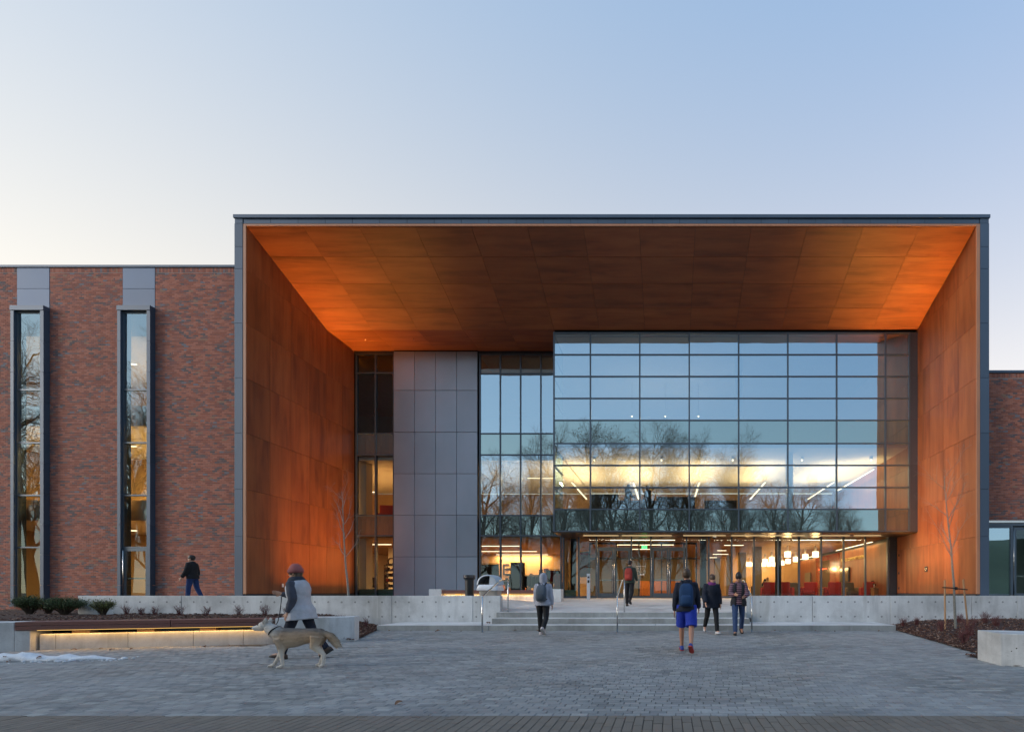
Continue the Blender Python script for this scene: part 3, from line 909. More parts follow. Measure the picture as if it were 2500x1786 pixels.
for side, xi, sgn, lab in (('l', XL, -1, 'canopy_side_wall'), ('r', XR, 1, 'canopy_side_wall')):
    gw = group_part(lab)
    # dark backing the joints look into
    bp = [(YF + 0.02, 0.8), (YW + 0.3, 0.8), (YW + 0.3, 14.8), (YK, 14.8), (YF + 0.02, 16.5)]
    x0, x1 = (xi - 0.06, xi - 0.03) if sgn < 0 else (xi + 0.03, xi + 0.06)
    sub(MB().prism(bp, 'x', x0, x1), 'joint_backing', M['black'], gw)
    zz = ZJ + [17.2]
    for i in range(len(YJ) - 1):
        for j in range(len(zz) - 1):
            pl = [(YJ[i] + J, zz[j] + J), (YJ[i + 1] - J, zz[j] + J), (YJ[i + 1] - J, zz[j + 1] - J), (YJ[i] + J, zz[j + 1] - J)]
            if side == 'r' and j == 6 and False: continue
            pl = clip_top(pl)
            if len(pl) < 3: continue
            a = sum(pl[k][0] * pl[(k + 1) % len(pl)][1] - pl[(k + 1) % len(pl)][0] * pl[k][1] for k in range(len(pl)))
            if abs(a) < 0.02: continue
            sub(MB().prism(pl, 'x', xi - 0.028 if sgn < 0 else xi, xi if sgn < 0 else xi + 0.028), 'wood_panel', M['wood_z'], gw)
    # dark plinth under the wood
    sub(MB().box(xi - 0.05 if sgn < 0 else xi + 0.01, xi - 0.01 if sgn < 0 else xi + 0.05, YF + 0.05, YW, 0.5, 1.125), 'plinth', M['dark_steel'], gw)
    # outer wall behind
    sub(MB().box(min(xi + sgn * 0.07, XLO if sgn < 0 else XRO), max(xi + sgn * 0.07, XLO if sgn < 0 else XRO), YF + 0.05, 27.3 if sgn < 0 else 34, 0.3, 16.55), 'outer_wall', M['fascia'], gw)
so = group_part('soffit')
NPX = 13
pw = (XR - XL) / NPX
ys_s = [YF + 0.03, 21.6, 22.8, 24.0, 25.2, 26.4, YW]
for i in range(NPX):
    for j in range(6):
        xa, xb = XL + i * pw + J, XL + (i + 1) * pw - J
        if j >= 4 and xa > -5.9: continue                     # the glass box fills this end
        if j >= 4 and xb > -5.98: xb = -5.99
        ya, yb = ys_s[j] + J, ys_s[j + 1] - J
        za, zb = soffit_z(ya), soffit_z(yb)
        sub(MB().add([(xa, ya, za), (xb, ya, za), (xb, yb, zb), (xa, yb, zb), (xa, ya, za + 0.03), (xb, ya, za + 0.03), (xb, yb, zb + 0.03), (xa, yb, zb + 0.03)],
                     [(0, 3, 2, 1), (4, 5, 6, 7), (0, 1, 5, 4), (1, 2, 6, 5), (2, 3, 7, 6), (3, 0, 4, 7)]), 'soffit_panel', M['wood_x'], so)
sub(MB().prism([(YF + 0.05, ZS + 0.05), (YK, ZSB + 0.05), (YW + 0.3, ZSB + 0.05), (YW + 0.3, ZSB + 0.12), (YK, ZSB + 0.12), (YF + 0.05, ZS + 0.12)], 'x', XL - 0.02, XR + 0.02), 'joint_backing', M['black'], so)
# small fire sprinkler heads under the soffit
for px in (892, 1010, 1184):
    p = P(px, 829, 26.0)
    sub(MB().tube([(p.x, 26.0, ZSB - 0.09), (p.x, 26.0, ZSB + 0.01)], [0.02, 0.012], 8), 'sprinkler_head', M['steel'], so, smooth=True)

cf = group_part('canopy_frame')
yf0 = YF - 0.05
zj_l = [1.0] + [PZ(v, YF) for v in (1309, 1194, 1058, 923, 790, 657.6, 604)] + [16.72]
for (xa, xb) in ((XLO, PX(594.5, YF)), (PX(2391.5, YF), XRO)):
    for a, b in zip(zj_l[:-1], zj_l[1:]):
        sub(MB().box(xa, xb, yf0, YF + 0.5, a + 0.007, b - 0.007), 'fascia_panel', M['fascia'], cf)
    sub(MB().box(xa + 0.02, xb - 0.02, yf0 + 0.02, YF + 0.45, 0.85, 16.7), 'joint_backing', M['black'], cf)
nb = 27
x_a, x_b = PX(596, YF), PX(2390, YF)
for i in range(nb):
    a = x_a + (x_b - x_a) * i / nb; b = x_a + (x_b - x_a) * (i + 1) / nb
    sub(MB().box(a + 0.008, b - 0.008, yf0 + 0.02, YF + 0.3, 16.725, 16.915), 'fascia_panel', M['fascia'], cf)
sub(MB().box(x_a, x_b, yf0 + 0.04, YF + 0.28, 16.71, 16.93), 'joint_backing', M['black'], cf)
for i in range(9):
    a = XLO - 0.03 + (XRO - XLO + 0.06) * i / 9; b = XLO - 0.03 + (XRO - XLO + 0.06) * (i + 1) / 9
    sub(MB().box(a + 0.002, b - 0.002, yf0 - 0.04, YF + 0.5, 16.935, 17.07), 'coping', M['fascia'], cf)
sub(MB().box(XLO + 0.01, PX(594.5, YF), yf0 + 0.005, YF + 0.4, 16.728, 16.932), 'fascia_panel', M['fascia'], cf)
sub(MB().box(PX(2391.5, YF), XRO - 0.01, yf0 + 0.005, YF + 0.4, 16.728, 16.932), 'fascia_panel', M['fascia'], cf)
# pale wood edge trim round the opening
sub(MB().box(PX(595, YF), XL, yf0 + 0.01, YF + 0.004, 1.13, 16.62), 'edge_trim', M['wood_edge'], cf)
sub(MB().box(XR, PX(2391, YF), yf0 + 0.01, YF + 0.004, 1.13, 16.62), 'edge_trim', M['wood_edge'], cf)
sub(MB().box(PX(595, YF), PX(2391, YF), yf0 + 0.012, YF + 0.026, 16.622, 16.705), 'edge_trim', M['wood_edge'], cf)
part(MB().box(XLO + 0.05, XRO - 0.05, YF + 0.5, 44, 16.60, 16.90), 'roof', M['dark_steel'])

# --- glazing helper: mullions, transoms and one pane per opening
def pane_obj(x0, x1, z0, z1, y, mat, parent, name='pane', tilt=0.0022):
    cx, cz = (x0 + x1) / 2, (z0 + z1) / 2
    hx, hz = (x1 - x0) / 2, (z1 - z0) / 2
    b = MB()
    b.add([(-hx, 0, -hz), (hx, 0, -hz), (hx, 0, hz), (-hx, 0, hz), (-hx, 0.02, -hz), (hx, 0.02, -hz), (hx, 0.02, hz), (-hx, 0.02, hz)], [(0, 1, 2, 3)], 0)
    b.f += [(5, 4, 7, 6), (4, 0, 3, 7), (1, 5, 6, 2), (3, 2, 6, 7), (4, 5, 1, 0)]; b.m += [1] * 5
    o = b.build(name, [mat, M['clear'] if mat is not M['spandrel'] else M['dark_steel']], parent)
    o.location = (cx, y, cz)
    o.rotation_euler = (random.gauss(0, tilt), 0, random.gauss(0, tilt))
    return o
def glaze(gp, xs, zs, y, cellmat, mw=0.07, tw=0.06, depth=0.14, skip=lambda i, j: False, mmat='mullion'):
    for x in xs:
        sub(MB().box(x - mw / 2, x + mw / 2, y - 0.03, y + depth, zs[0] - tw / 2, zs[-1] + tw / 2), 'mullion', M[mmat], gp)
    for z in zs:
        for a, b in zip(xs[:-1], xs[1:]):
            sub(MB().box(a + mw / 2, b - mw / 2, y - 0.022, y + depth - 0.01, z - tw / 2, z + tw / 2), 'transom', M[mmat], gp)
    for i, (a, b) in enumerate(zip(xs[:-1], xs[1:])):
        for j, (c, d) in enumerate(zip(zs[:-1], zs[1:])):
            if skip(i, j): continue
            pane_obj(a + mw / 2 - 0.004, b - mw / 2 + 0.004, c + tw / 2 - 0.004, d - tw / 2 + 0.004, y + 0.012, cellmat(i, j), gp)

# --- projecting glass box
gb = group_part('glass_box')
gx = [PX(v, YG) for v in (1352.5, 1441.4, 1562, 1682.7, 1803.4, 1923.4, 2042.7, 2162, 2220.3)]
gz = [PZ(v, YG) for v in (1296, 1242.4, 1189.3, 1135, 1082, 1025.5, 972, 918.6, 865.5, 812.5)]
glaze(gb, gx, gz, YG, lambda i, j: M['spandrel'] if j in (0, 4) else M['glass'], mw=0.075, tw=0.065)
zt, zb_ = gz[-1] + 0.033, gz[0] - 0.033
for a, b in zip([gz[0] - 0.03, gz[1] + .01, gz[3], gz[5], gz[7]], [gz[1] + .01, gz[3], gz[5], gz[7], gz[-1] + 0.03]):
    sub(MB().box(gx[-1] + 0.045, XR - 0.004, YG - 0.028, YG + 0.2, a + 0.006, b - 0.006), 'end_panel', M['darkpanel'], gb)
sub(MB().box(gx[-1] + 0.05, XR - 0.006, YG - 0.01, YG + 0.18, zb_, zt), 'joint_backing', M['black'], gb)
# glazed left return of the box
zs_r = gz
for j in range(len(zs_r) - 1):
    o = pane_obj(-1.02, 1.02, zs_r[j] + 0.03, zs_r[j + 1] - 0.03, 0, M['spandrel'] if j in (0, 4) else M['glass'], gb)
    o.location = (gx[0] - 0.02, (YG + YW) / 2 + 0.06, (zs_r[j] + zs_r[j + 1]) / 2); o.rotation_euler = (0, 0, R(-90))
    sub(MB().box(gx[0] - 0.035, gx[0] + 0.03, YG + 0.145, YW, zs_r[j + 1] - 0.03, zs_r[j + 1] + 0.03), 'transom', M['mullion'], gb)
sub(MB().box(gx[0] - 0.035, gx[0] + 0.03, YG + 0.145, YW, zs_r[0] - 0.03, zs_r[0] + 0.03), 'transom', M['mullion'], gb)
# underside of the box with recessed lamps
nu = 8
for i in range(nu):
    a = gx[0] - 0.03 + (XR - 0.01 - gx[0] + 0.03) * i / nu; b = gx[0] - 0.03 + (XR - 0.01 - gx[0] + 0.03) * (i + 1) / nu
    sub(MB().box(a + 0.004, b - 0.004, YG + 0.0, YW - 0.05, gz[0] - 0.075, gz[0] - 0.036), 'underside_panel', M['bronze'], gb)
sub(MB().box(gx[0], XR - 0.02, YG + 0.15, YW + 8, gz[0] - 0.03, gz[1] - 0.12), 'floor_slab', M['dark_steel'], gb)

# --- curtain wall between metal panels and glass box, left window column
cw = group_part('curtain_wall')
cx = [PX(v, YW) for v in (1172, 1221.5, 1271, 1320.5, 1369.5)]
cz = [PZ(v, YW) for v in (1461, 1307, 1257.4, 1110, 1058, 912, 864)]
glaze(cw, cx, cz, YW, lambda i, j: M['spandrel'] if j in (1, 3) else (M['glass'] if j else M['glass_lo']), mw=0.075, tw=0.075)
wc = group_part('window_column')
wx = [PX(v, YW) for v in (870.5, 917, 961.5)]
wz = [PZ(v, YW) for v in (1459, 1307, 1257.4, 1110, 1058, 910, 864)]
glaze(wc, wx, wz, YW, lambda i, j: M['spandrel'] if j in (1, 3) else M['glass_lo'], mw=0.085, tw=0.08)
# --- grey metal cladding
mp = group_part('metal_cladding')
mx = [PX(v, YW) for v in (964, 1014.5, 1065.7, 1117, 1167.5)]
mz = [PZ(v, YW) for v in (1480, 1358.6, 1257.4, 1156.9, 1055.7, 954.5, 860)]
for a, b in zip(mx[:-1], mx[1:]):
    for c, d in zip(mz[:-1], mz[1:]):
        sub(MB().box(a + 0.009, b - 0.009, YW - 0.12, YW - 0.06, c + 0.009, d - 0.009), 'metal_panel', M['panel'], mp, bevel=0.008)
sub(MB().box(mx[0] + 0.003, mx[-1] - 0.003, YW - 0.08, YW + 0.2, 0.7, ZSB), 'joint_backing', M['black'], mp)
# head strip that closes the glazing against the soffit
part(MB().box(XL, mx[0], YW - 0.02, YW + 0.2, wz[-1] + 0.04, ZSB + 0.1), 'head_strip', M['dark_steel'])
part(MB().box(mx[-1], gx[0], YW - 0.02, YW + 0.2, cz[-1] + 0.04, ZSB + 0.1), 'head_strip', M['dark_steel'])

# --- entrance storefront under the box
sf = group_part('storefront')
Z0 = 0.855
sx = [PX(v, YW) for v in (1371, 1413, 1456)]
zh = PZ(1309.5, YW) + 0.02
glaze(sf, [sx[0] + 0.10, sx[1], sx[2]], [Z0 + 0.06, zh], YW, lambda i, j: M['glass_lo'], mw=0.09, tw=0.10)
sx2 = [PX(v, YW) for v in (1541.5, 1589)]
glaze(sf, sx2, [Z0 + 0.06, zh], YW, lambda i, j: M['glass_lo'], mw=0.09, tw=0.10)
sx3 = [PX(v, YW) for v in (1676, 1730.5, 1786.5, 1841, 1899.5, 1951, 2005, 2060, 2113, 2168)]
glaze(sf, sx3, [Z0 + 0.06, zh], YW, lambda i, j: M['glass_lo'], mw=0.085, tw=0.10)
ZD = PZ(1338, YW)
for a, b in ((sx[2], sx2[0]), (sx2[1], sx3[0])):        # transom lights above the doors
    sub(MB().box(a + 0.045, b - 0.045, YW - 0.022, YW + 0.13, zh - 0.05, zh + 0.05), 'transom', M['mullion'], sf)
    sub(MB().box(a + 0.045, b - 0.045, YW - 0.022, YW + 0.13, ZD, ZD + 0.07), 'transom', M['mullion'], sf)
    pane_obj(a + 0.042, b - 0.042, ZD + 0.068, zh - 0.048, YW + 0.012, M['glass_lo'], sf)
part(MB().box(PX(2169, YW) + 0.05, XR - 0.03, YW - 0.03, YW + 0.25, 0.7, zh + 0.2), 'steel_post', M['dark_steel'])
def glass_door(x0, x1, z0, z1, y, pull_side, ph=1.95, fr=0.115):
    d = group_part('door')
    w = x1 - x0
    sub(MB().box(x0, x0 + fr, y, y + 0.05, z0, z1), 'stile', M['mullion'], d)
    sub(MB().box(x1 - fr, x1, y, y + 0.05, z0, z1), 'stile', M['mullion'], d)
    sub(MB().box(x0 + fr, x1 - fr, y + 0.002, y + 0.048, z0, z0 + 0.26), 'bottom_rail', M['mullion'], d)
    sub(MB().box(x0 + fr, x1 - fr, y + 0.002, y + 0.048, z1 - 0.13, z1), 'top_rail', M['mullion'], d)
    pane_obj(x0 + fr - .003, x1 - fr + .003, z0 + 0.257, z1 - 0.127, y + 0.015, M['glass_lo'], d)
    px_ = x1 - 0.045 if pull_side > 0 else x0 + 0.045
    sub(MB().tube([(px_, y - 0.07, z0 + 0.25), (px_, y - 0.07, z0 + 0.25 + ph)], 0.018, 10), 'pull_handle', M['steel'], d, smooth=True)
    for zz in (z0 + 0.42, z0 + 0.08 + ph):
        sub(MB().tube([(px_, y - 0.07, zz), (px_, y + 0.01, zz)], 0.012, 8), 'handle_bracket', M['steel'], d, smooth=True)
    sub(MB().box(x0 + fr - 0.01, x1 - fr + 0.01, y + 0.055, y + 0.085, z0 + 0.97, z0 + 1.03), 'push_bar', M['white_gloss'], d)
    hx = x0 - 0.02 if pull_side > 0 else x1 + 0.005
    sub(MB().tube([(hx + 0.008, y - 0.025, z0), (hx + 0.008, y - 0.025, z1)], 0.013, 8), 'hinge', M['steel'], d, smooth=True)
for a, b in ((sx[2] + 0.06, sx2[0] - 0.06), (sx2[1] + 0.06, sx3[0] - 0.06)):
    m = (a + b) / 2
    glass_door(a, m - 0.004, Z0 + 0.02, ZD - 0.01, YW - 0.02, 1)
    glass_door(m + 0.004, b, Z0 + 0.02, ZD - 0.01, YW - 0.02, -1)
# lettering and signs on the glass between the doors
xg = (sx2[0] + sx2[1]) / 2
yy = YW - 0.004
lt = empty('door_lettering', (xg, yy, 2.3)); tag(lt, 'small white opening hours lettering on the glass between the doors', 'lettering')
for body, zz, sz in (('Building Hours', 0.36, 0.085), ('Mon - Thu   7 - 11', 0.25, 0.06), ('Fri - Sun   8 - 10', 0.18, 0.06), ('hours vary on breaks', 0.10, 0.056), ('follow us', 0.02, 0.056)):
    text('text_line', body, sz, M['white_gloss'], lt, (0, 0, zz), (R(90), 0, 0), 0.001)
for dx in (-0.02, 0.12):
    MB().box(dx - 0.045, dx + 0.045, -0.002, 0.002, -0.15, -0.06).build('icon', M['white_gloss'], lt)
    text('icon_mark', 'f' if dx < 0 else 'o', 0.08, M['dark_steel'], lt, (dx, -0.004, -0.105), (R(90), 0, 0), 0.001)

# --- brick wings
def brick_field(parent, x0, x1, z0, z1, y, holes, solo=None, n_solo=0, soldier=True):
    L, H, mj = 0.2065, 0.0751, 0.010
    b = MB()
    solo_me = None
    if n_solo:
        sm_ = MB(); sm_.box(-(L - mj) / 2, (L - mj) / 2, 0, 0.02, -(H - mj) / 2, (H - mj) / 2, skip=('back',)); solo_me = sm_.mesh('brick'); solo_me.materials.append(M['brick'])
    made = 0
    ztop = z1 - (0.21 if soldier else 0)
    nr = int((ztop - z0) / H)
    for r in range(nr):
        zc = z0 + (r + 0.5) * H
        x = x0 + (0 if r % 2 else -L / 2)
        while x < x1:
            a, c = max(x, x0) + mj / 2, min(x + L, x1) - mj / 2
            # cut by openings
            segs = [(a, c)]
            for (hx0, hx1, hz0, hz1) in holes:
                if zc > hz0 - H / 2 and zc < hz1 + H / 2:
                    ns = []
                    for (s0, s1) in segs:
                        if s1 <= hx0 or s0 >= hx1: ns.append((s0, s1))
                        else:
                            if s0 < hx0: ns.append((s0, hx0 - 0.004))
                            if s1 > hx1: ns.append((hx1 + 0.004, s1))
                    segs = ns
            for (s0, s1) in segs:
                if s1 - s0 < 0.02: continue
                pr = random.gauss(0, 0.0012)
                if solo and made < n_solo and abs((s1 - s0) - (L - mj)) < 1e-4 and solo[0] < (s0 + s1) / 2 < solo[1] and solo[2] < zc < solo[3]:
                    o = inst(solo_me, 'brick', parent, ((s0 + s1) / 2, y - 0.008 + pr, zc)); made += 1
                else:
                    b.box(s0, s1, y - 0.008 + pr, y + 0.01, zc - H / 2 + mj / 2, zc + H / 2 - mj / 2, skip=('back',))
            x += L
    if soldier:
        x = x0
        while x < x1 - 0.03:
            skip = any(hx0 < x + 0.03 < hx1 and hz1 > z1 - 0.3 for (hx0, hx1, hz0, hz1) in holes)
            if not skip: b.box(x + mj / 2, min(x + H, x1) - mj / 2, y - 0.008 + random.gauss(0, 0.001), y + 0.01, ztop + 0.004, z1 - 0.012, skip=('back',))
            x += H
    return tag(sub(b, 'brick_courses', M['brick'], parent), kind='stuff')
ZBL, ZBR = PZ(653.5, YB), PZ(910.5, YB)
W1 = (PX(42, YB), PX(122, YB)); W2 = (PX(300, YB), PX(379.5, YB))
ZW1, ZW2 = PZ(1476, YB), 0.80
W3 = (W1[0] - 4.58, W1[1] - 4.58)
bwl = group_part('brick_wall_left')
hl = [(W1[0], W1[1], ZW1, 99), (W2[0], W2[1], ZW2 - 0.3, 99), (W3[0], W3[1], ZW1, 99)]
# mortar bed with openings left free
xsm = [-46, W3[0], W3[1], W1[0], W1[1], W2[0], W2[1], XLO]
for k in range(0, 8, 2):
    sub(MB().box(xsm[k], xsm[k + 1], YB, YB + 0.3, 0.0, ZBL), 'mortar_bed', M['mortar'], bwl)
for w, zb2 in ((W1, ZW1), (W3, ZW1)): sub(MB().box(w[0], w[1], YB, YB + 0.3, 0.0, zb2), 'mortar_bed', M['mortar'], bwl)
brick_field(bwl, -45.9, XLO - 0.004, 0.41, ZBL, YB, hl, (PX(385, YB), PX(470, YB), 1.2, 4.6), 300)
for i in range(10):
    a = -46 + i * 3.05; b = min(a + 3.05, XLO - 0.01)
    if a >= XLO: break
    sub(MB().box(a + 0.002, b - 0.002, YB - 0.05, YB + 0.35, ZBL + 0.004, PZ(648, YB)), 'coping', M['fascia'], bwl)
sub(MB().box(-46, XLO - 0.02, YB - 0.03, YB + 0.3, 0.0, 0.40), 'foundation', M['concrete_step'], bwl)
part(MB().box(-46, XLO, YB + 0.35, 40, ZBL - 0.4, ZBL - 0.1), 'wing_roof', M['dark_steel'])

def window_bay(name, wx_, zb2, has_door):
    wb_ = group_part(name)
    yf_ = YB - 0.22
    x0, x1 = wx_
    # metal panels above
    zt_ = ZBL - 0.01; zj = PZ(705, YB); zs_ = PZ(746, YB - 0.2)
    sub(MB().box(x0 + 0.012, x1 - 0.012, YB - 0.015, YB + 0.25, zj + 0.008, zt_), 'metal_panel', M['baypanel'], wb_)
    sub(MB().box(x0 + 0.012, x1 - 0.012, YB - 0.015, YB + 0.25, zs_ - 0.1, zj - 0.008), 'metal_panel', M['baypanel'], wb_)
    # projecting surround
    jw = 0.15
    sub(MB().box(x0 - 0.01, x1 + 0.01, yf_ - 0.02, YB + 0.2, zs_ - 0.20, zs_), 'surround_head', M['fascia'], wb_)
    js = [zb2] + [PZ(v, yf_) for v in (1427.8, 1353, 1279.5, 1204.7, 1130, 1056, 981.7, 907.8, 831.5)] + [zs_ - 0.205]
    for (a, b) in ((x0, x0 + 0.135), (x1 - jw, x1)):
        for c, d in zip(js[:-1], js[1:]):
            if d <= c: continue
            sub(MB().box(a, b, yf_, YB + 0.2, c + 0.005, d - 0.005), 'surround_panel', M['fascia'], wb_)
    gx0, gx1 = x0 + 0.135, x1 - jw
    yv = YB - 0.10
    trz = [PZ(v, yv) for v in (1335.3, 1208.5, 1080.5, 951.5)]
    zl_ = zb2 + (0.0 if has_door else 0.10)
    zs2 = [zl_] + trz + [zs_ - 0.24]
    fw = 0.04
    for a in (gx0, gx1 - fw): sub(MB().box(a, a + fw, yv - 0.03, yv + 0.12, zl_, zs_ - 0.205), 'mullion', M['mullion'], wb_)
    for z in zs2[(1 if has_door else 0):]: sub(MB().box(gx0 + fw, gx1 - fw, yv - 0.025, yv + 0.11, z - 0.03, z + 0.03), 'transom', M['mullion'], wb_)
    for k, (c, d) in enumerate(zip(zs2[:-1], zs2[1:])):
        if k == 0 and has_door: continue
        pane_obj(gx0 + fw - .003, gx1 - fw + .003, c + 0.027, d - 0.027, yv + 0.01, M['glass_mid'] if k > 1 else M['glass_lo'], wb_, tilt=0.003)
    if not has_door: sub(MB().box(x0 - 0.02, x1 + 0.02, yf_ - 0.04, YB + 0.1, zb2 - 0.05, zb2), 'sill', M['fascia'], wb_)
    if has_door: glass_door(gx0 + fw, gx1 - fw, zb2, trz[0] - 0.035, yv - 0.02, -1)
window_bay('window_bay', W1, ZW1, False)
window_bay('window_bay', W2, ZW2, True)
window_bay('window_bay', W3, ZW1, False)

bwr = group_part('brick_wall_right')
ZLR = PZ(1270, YB)
sub(MB().box(XRO, 30, YB, YB + 0.3, ZLR, ZBR), 'mortar_bed', M['mortar'], bwr)
brick_field(bwr, XRO + 0.004, 21.0, ZLR, ZBR, YB, [])
sub(MB().box(XRO + 0.004, 30, YB - 0.05, YB + 0.35, ZBR + 0.004, PZ(904.5, YB)), 'coping', M['fascia'], bwr)
sub(MB().box(XRO + 0.004, 30, YB - 0.06, YB + 0.2, PZ(1275.5, YB), ZLR - 0.003), 'lintel_strip', M['steel'], bwr)
sub(MB().box(XRO + 0.004, 30, YB - 0.02, YB + 0.2, PZ(1283, YB), PZ(1275.5, YB) - 0.003), 'lintel_strip', M['mullion'], bwr)
part(MB().box(XRO, 30, YB + 0.35, 36, ZBR - 0.4, ZBR - 0.1), 'wing_roof', M['dark_steel'])
rs_ = group_part('side_storefront')
rx = [XRO + 0.06, PX(2470, YB)]
glaze(rs_, rx, [0.95, PZ(1283, YB) - 0.04], YB + 0.02, lambda i, j: M['glass'], mw=0.11, tw=0.10)
glass_door(PX(2473, YB) + 0.05, PX(2473, YB) + 1.05, 0.90, PZ(1286, YB), YB + 0.02, 1)
glaze(rs_, [PX(2473, YB) + 1.12, PX(2473, YB) + 2.5, PX(2473, YB) + 4.0, 26], [0.95, PZ(1283, YB) - 0.04], YB + 0.02, lambda i, j: M['glass'], mw=0.09, tw=0.10)

# ------------------------------------------------------------------ rooms behind the glass
XI0, XI1 = -24.0, XR + 0.02
ZC1 = 4.30                                     # ground floor ceiling
YBK = 46.0
part(MB().box(XI0, XI1, YW + 0.15, YBK, 0.70, 0.845), 'ground_floor', M['floor_in'])
part(MB().box(XI0, XI1, YW + 0.21, YBK, ZC1 + 0.1, 5.35), 'floor_slab', M['cream'])
part(MB().box(XI0, XI1, YW + 0.21, YBK, ZC1, ZC1 + 0.095), 'ground_ceiling', M['ceil_wood'])
part(MB().box(XI0, XI1, YBK, YBK + 0.2, 0.7, ZC1), 'back_wall', M['tan_wall'])
part(MB().box(XI0 - 0.2, XI0, YW + 0.2, YBK, 0.7, 16), 'side_wall', M['white_wall'])
part(MB().box(-10.7, XI1, YW + 0.26, 42, ZSB - 0.25, ZSB + 0.0), 'upper_ceiling', M['grey_wall'])
part(MB().box(gx[0] + 0.05, XI1, YG + 0.25, YW + 0.25, ZSB - 0.26, ZSB - 0.02), 'upper_ceiling', M['grey_wall'])
part(MB().box(XI0, -10.75, YW + 0.26, 42, ZSB - 0.25, ZSB + 0.0), 'upper_ceiling', M['ceil_wood'])
Y2 = 37.0
part(MB().box(XI0, XI1, Y2, Y2 + 0.2, 5.35, 8.65), 'second_floor_back_wall', M['ceil_wood'])
part(MB().box(XI0, XI1, Y2, Y2 + 0.2, 9.9, ZSB), 'third_floor_back_wall', M['grey_wall'])
# upper floor slab, set back behind the glass box (its front edge sits behind the spandrel row)
part(MB().box(gx[0] + 0.06, XI1, YG + 0.16, Y2, 8.75, 9.9), 'floor_slab', M['cream'])
part(MB().box(XI0, gx[0], YW + 0.16, Y2, 8.70, 9.9), 'floor_slab', M['cream'])
part(MB().box(gx[0] - 0.05, gx[0] + 0.05, YW + 0.2, Y2, 0.86, ZC1 - 0.005), 'partition', M['tan_wall'])
part(MB().box(mx[0] - 0.1, mx[0] + 0.1, YW + 0.2, 34, 5.35, 8.7), 'partition', M['tan_wall'])
# interior continuation of the right wood wall
XW = XR - 0.42
iw = group_part('community_room_wall')
yy0 = YW + 0.3
k = 0
while yy0 < 35.3:
    sub(MB().box(XW, XW + 0.04, yy0 + 0.004, min(yy0 + 1.2, 35.4) - 0.004, 0.86, ZC1 - 0.22), 'wood_panel', M['wood_z'], iw); yy0 += 1.2
yy0 = 41.0
while yy0 < YBK - 0.1:
    sub(MB().box(XW, XW + 0.04, yy0 + 0.004, min(yy0 + 1.2, YBK) - 0.004, 0.86, ZC1 - 0.22), 'wood_panel', M['wood_z'], iw); yy0 += 1.2
sub(MB().box(XW - 0.03, XW + 0.04, 35.41, 40.98, ZC1 - 0.62, ZC1 - 0.22), 'red_header', M['red_gloss'], iw)
for a in (35.41, 36.5, 37.6, 39.9):
    sub(MB().box(XW, XW + 0.04, a, a + (1.06 if a != 37.6 else 2.2), 0.86, ZC1 - 0.63), 'red_panel' if a != 37.6 else 'dark_glass_panel', M['red_gloss'] if a != 37.6 else M['screen'], iw)
sub(MB().box(XW - 0.05, XW - 0.02, 38.2, 40.2, 3.0, 3.06), 'red_strip_lamp', M['red_led'], iw)
part(MB().box(XW + 0.045, XI1 + 0.1, YW + 0.3, YBK, 0.86, ZC1 - 0.005), 'wall_core', M['dark_steel'])
part(MB().box(XW - 0.02, XI1, YG + 0.2, Y2, 5.36, 8.74), 'upper_side_wall', M['wood_z'])
part(MB().box(XW - 0.02, XI1, YG + 0.2, Y2, 9.91, ZSB - 0.27), 'upper_side_wall', M['grey_wall'])
tx = text('wall_lettering', 'MATHER COMMUNITY ROOM', 0.30, M['gold'], None, (XW - 0.02, 33.0, 3.45), (R(90), 0, R(-90)), 0.012)
tag(tx, 'gold lettering naming the community room on the wood wall', 'lettering')
tv = empty('wall_screen', (XW - 0.02, 34.2, 2.4)); tag(tv, 'dark wall screen below the gold room lettering', 'screen')
MB().box(-0.10, 0.0, -0.85, 0.85, -0.5, 0.5).build('casing', M['dark_steel'], tv, bevel=0.01)
MB().box(-0.106, -0.101, -0.81, 0.81, -0.46, 0.46).build('display', M['screen'], tv)
tv = empty('wall_screen', (XW - 0.02, 43.2, 2.2)); tag(tv, 'grey wall panel on the far wood wall behind the lounge', 'panel')
MB().box(-0.10, 0.0, -0.8, 0.8, -0.7, 0.7).build('casing', M['column'], tv, bevel=0.01)
part(MB().box(-24.0, XL - 0.07, 27.32, 27.5, 0.3, 15.2), 'side_front_wall', M['white_wall'])
# columns
for (px, Y, w) in ((1850, 33.0, 0.55), (1813, 38.0, 0.55), (1782, 42.0, 0.5), (1752, 44.5, 0.5)):
    x = PX(px, Y); part(MB().box(x - w / 2, x + w / 2, Y, Y + w, 0.86, ZC1 - 0.003), 'column', M['column'])
for px, w in ((1400, 0.34), (1717, 0.40), (1900, 0.36)):
    Y = 28.2; x = PX(px, Y); part(MB().tube([(x, Y, 0.86), (x, Y, ZC1 - 0.003)], w / 2, 20), 'column', M['dark_steel'], smooth=True)
x = PX(1804, 26.3); part(MB().tube([(x, 26.3, 9.92), (x, 26.3, ZSB - 0.27)], 0.2, 20), 'column', M['white_wall'], smooth=True)
x = PX(1927, 26.3); part(MB().tube([(x, 26.3, 5.5), (x, 26.3, 8.74)], 0.2, 20), 'column', M['white_wall'], smooth=True)
x = PX(882, 27.9); part(MB().box(x - 0.28, x + 0.28, 27.9, 28.5, 0.86, 8.69), 'column', M['white_wall'])
# vestibule inside the doors
vb = group_part('vestibule')
glaze(vb, [PX(v, 30.5) for v in (1440, 1505, 1560, 1615, 1670, 1700)], [0.92, 3.3, ZC1 - 0.05], 30.5, lambda i, j: M['clear'], mw=0.08, tw=0.09, mmat='dark_steel')
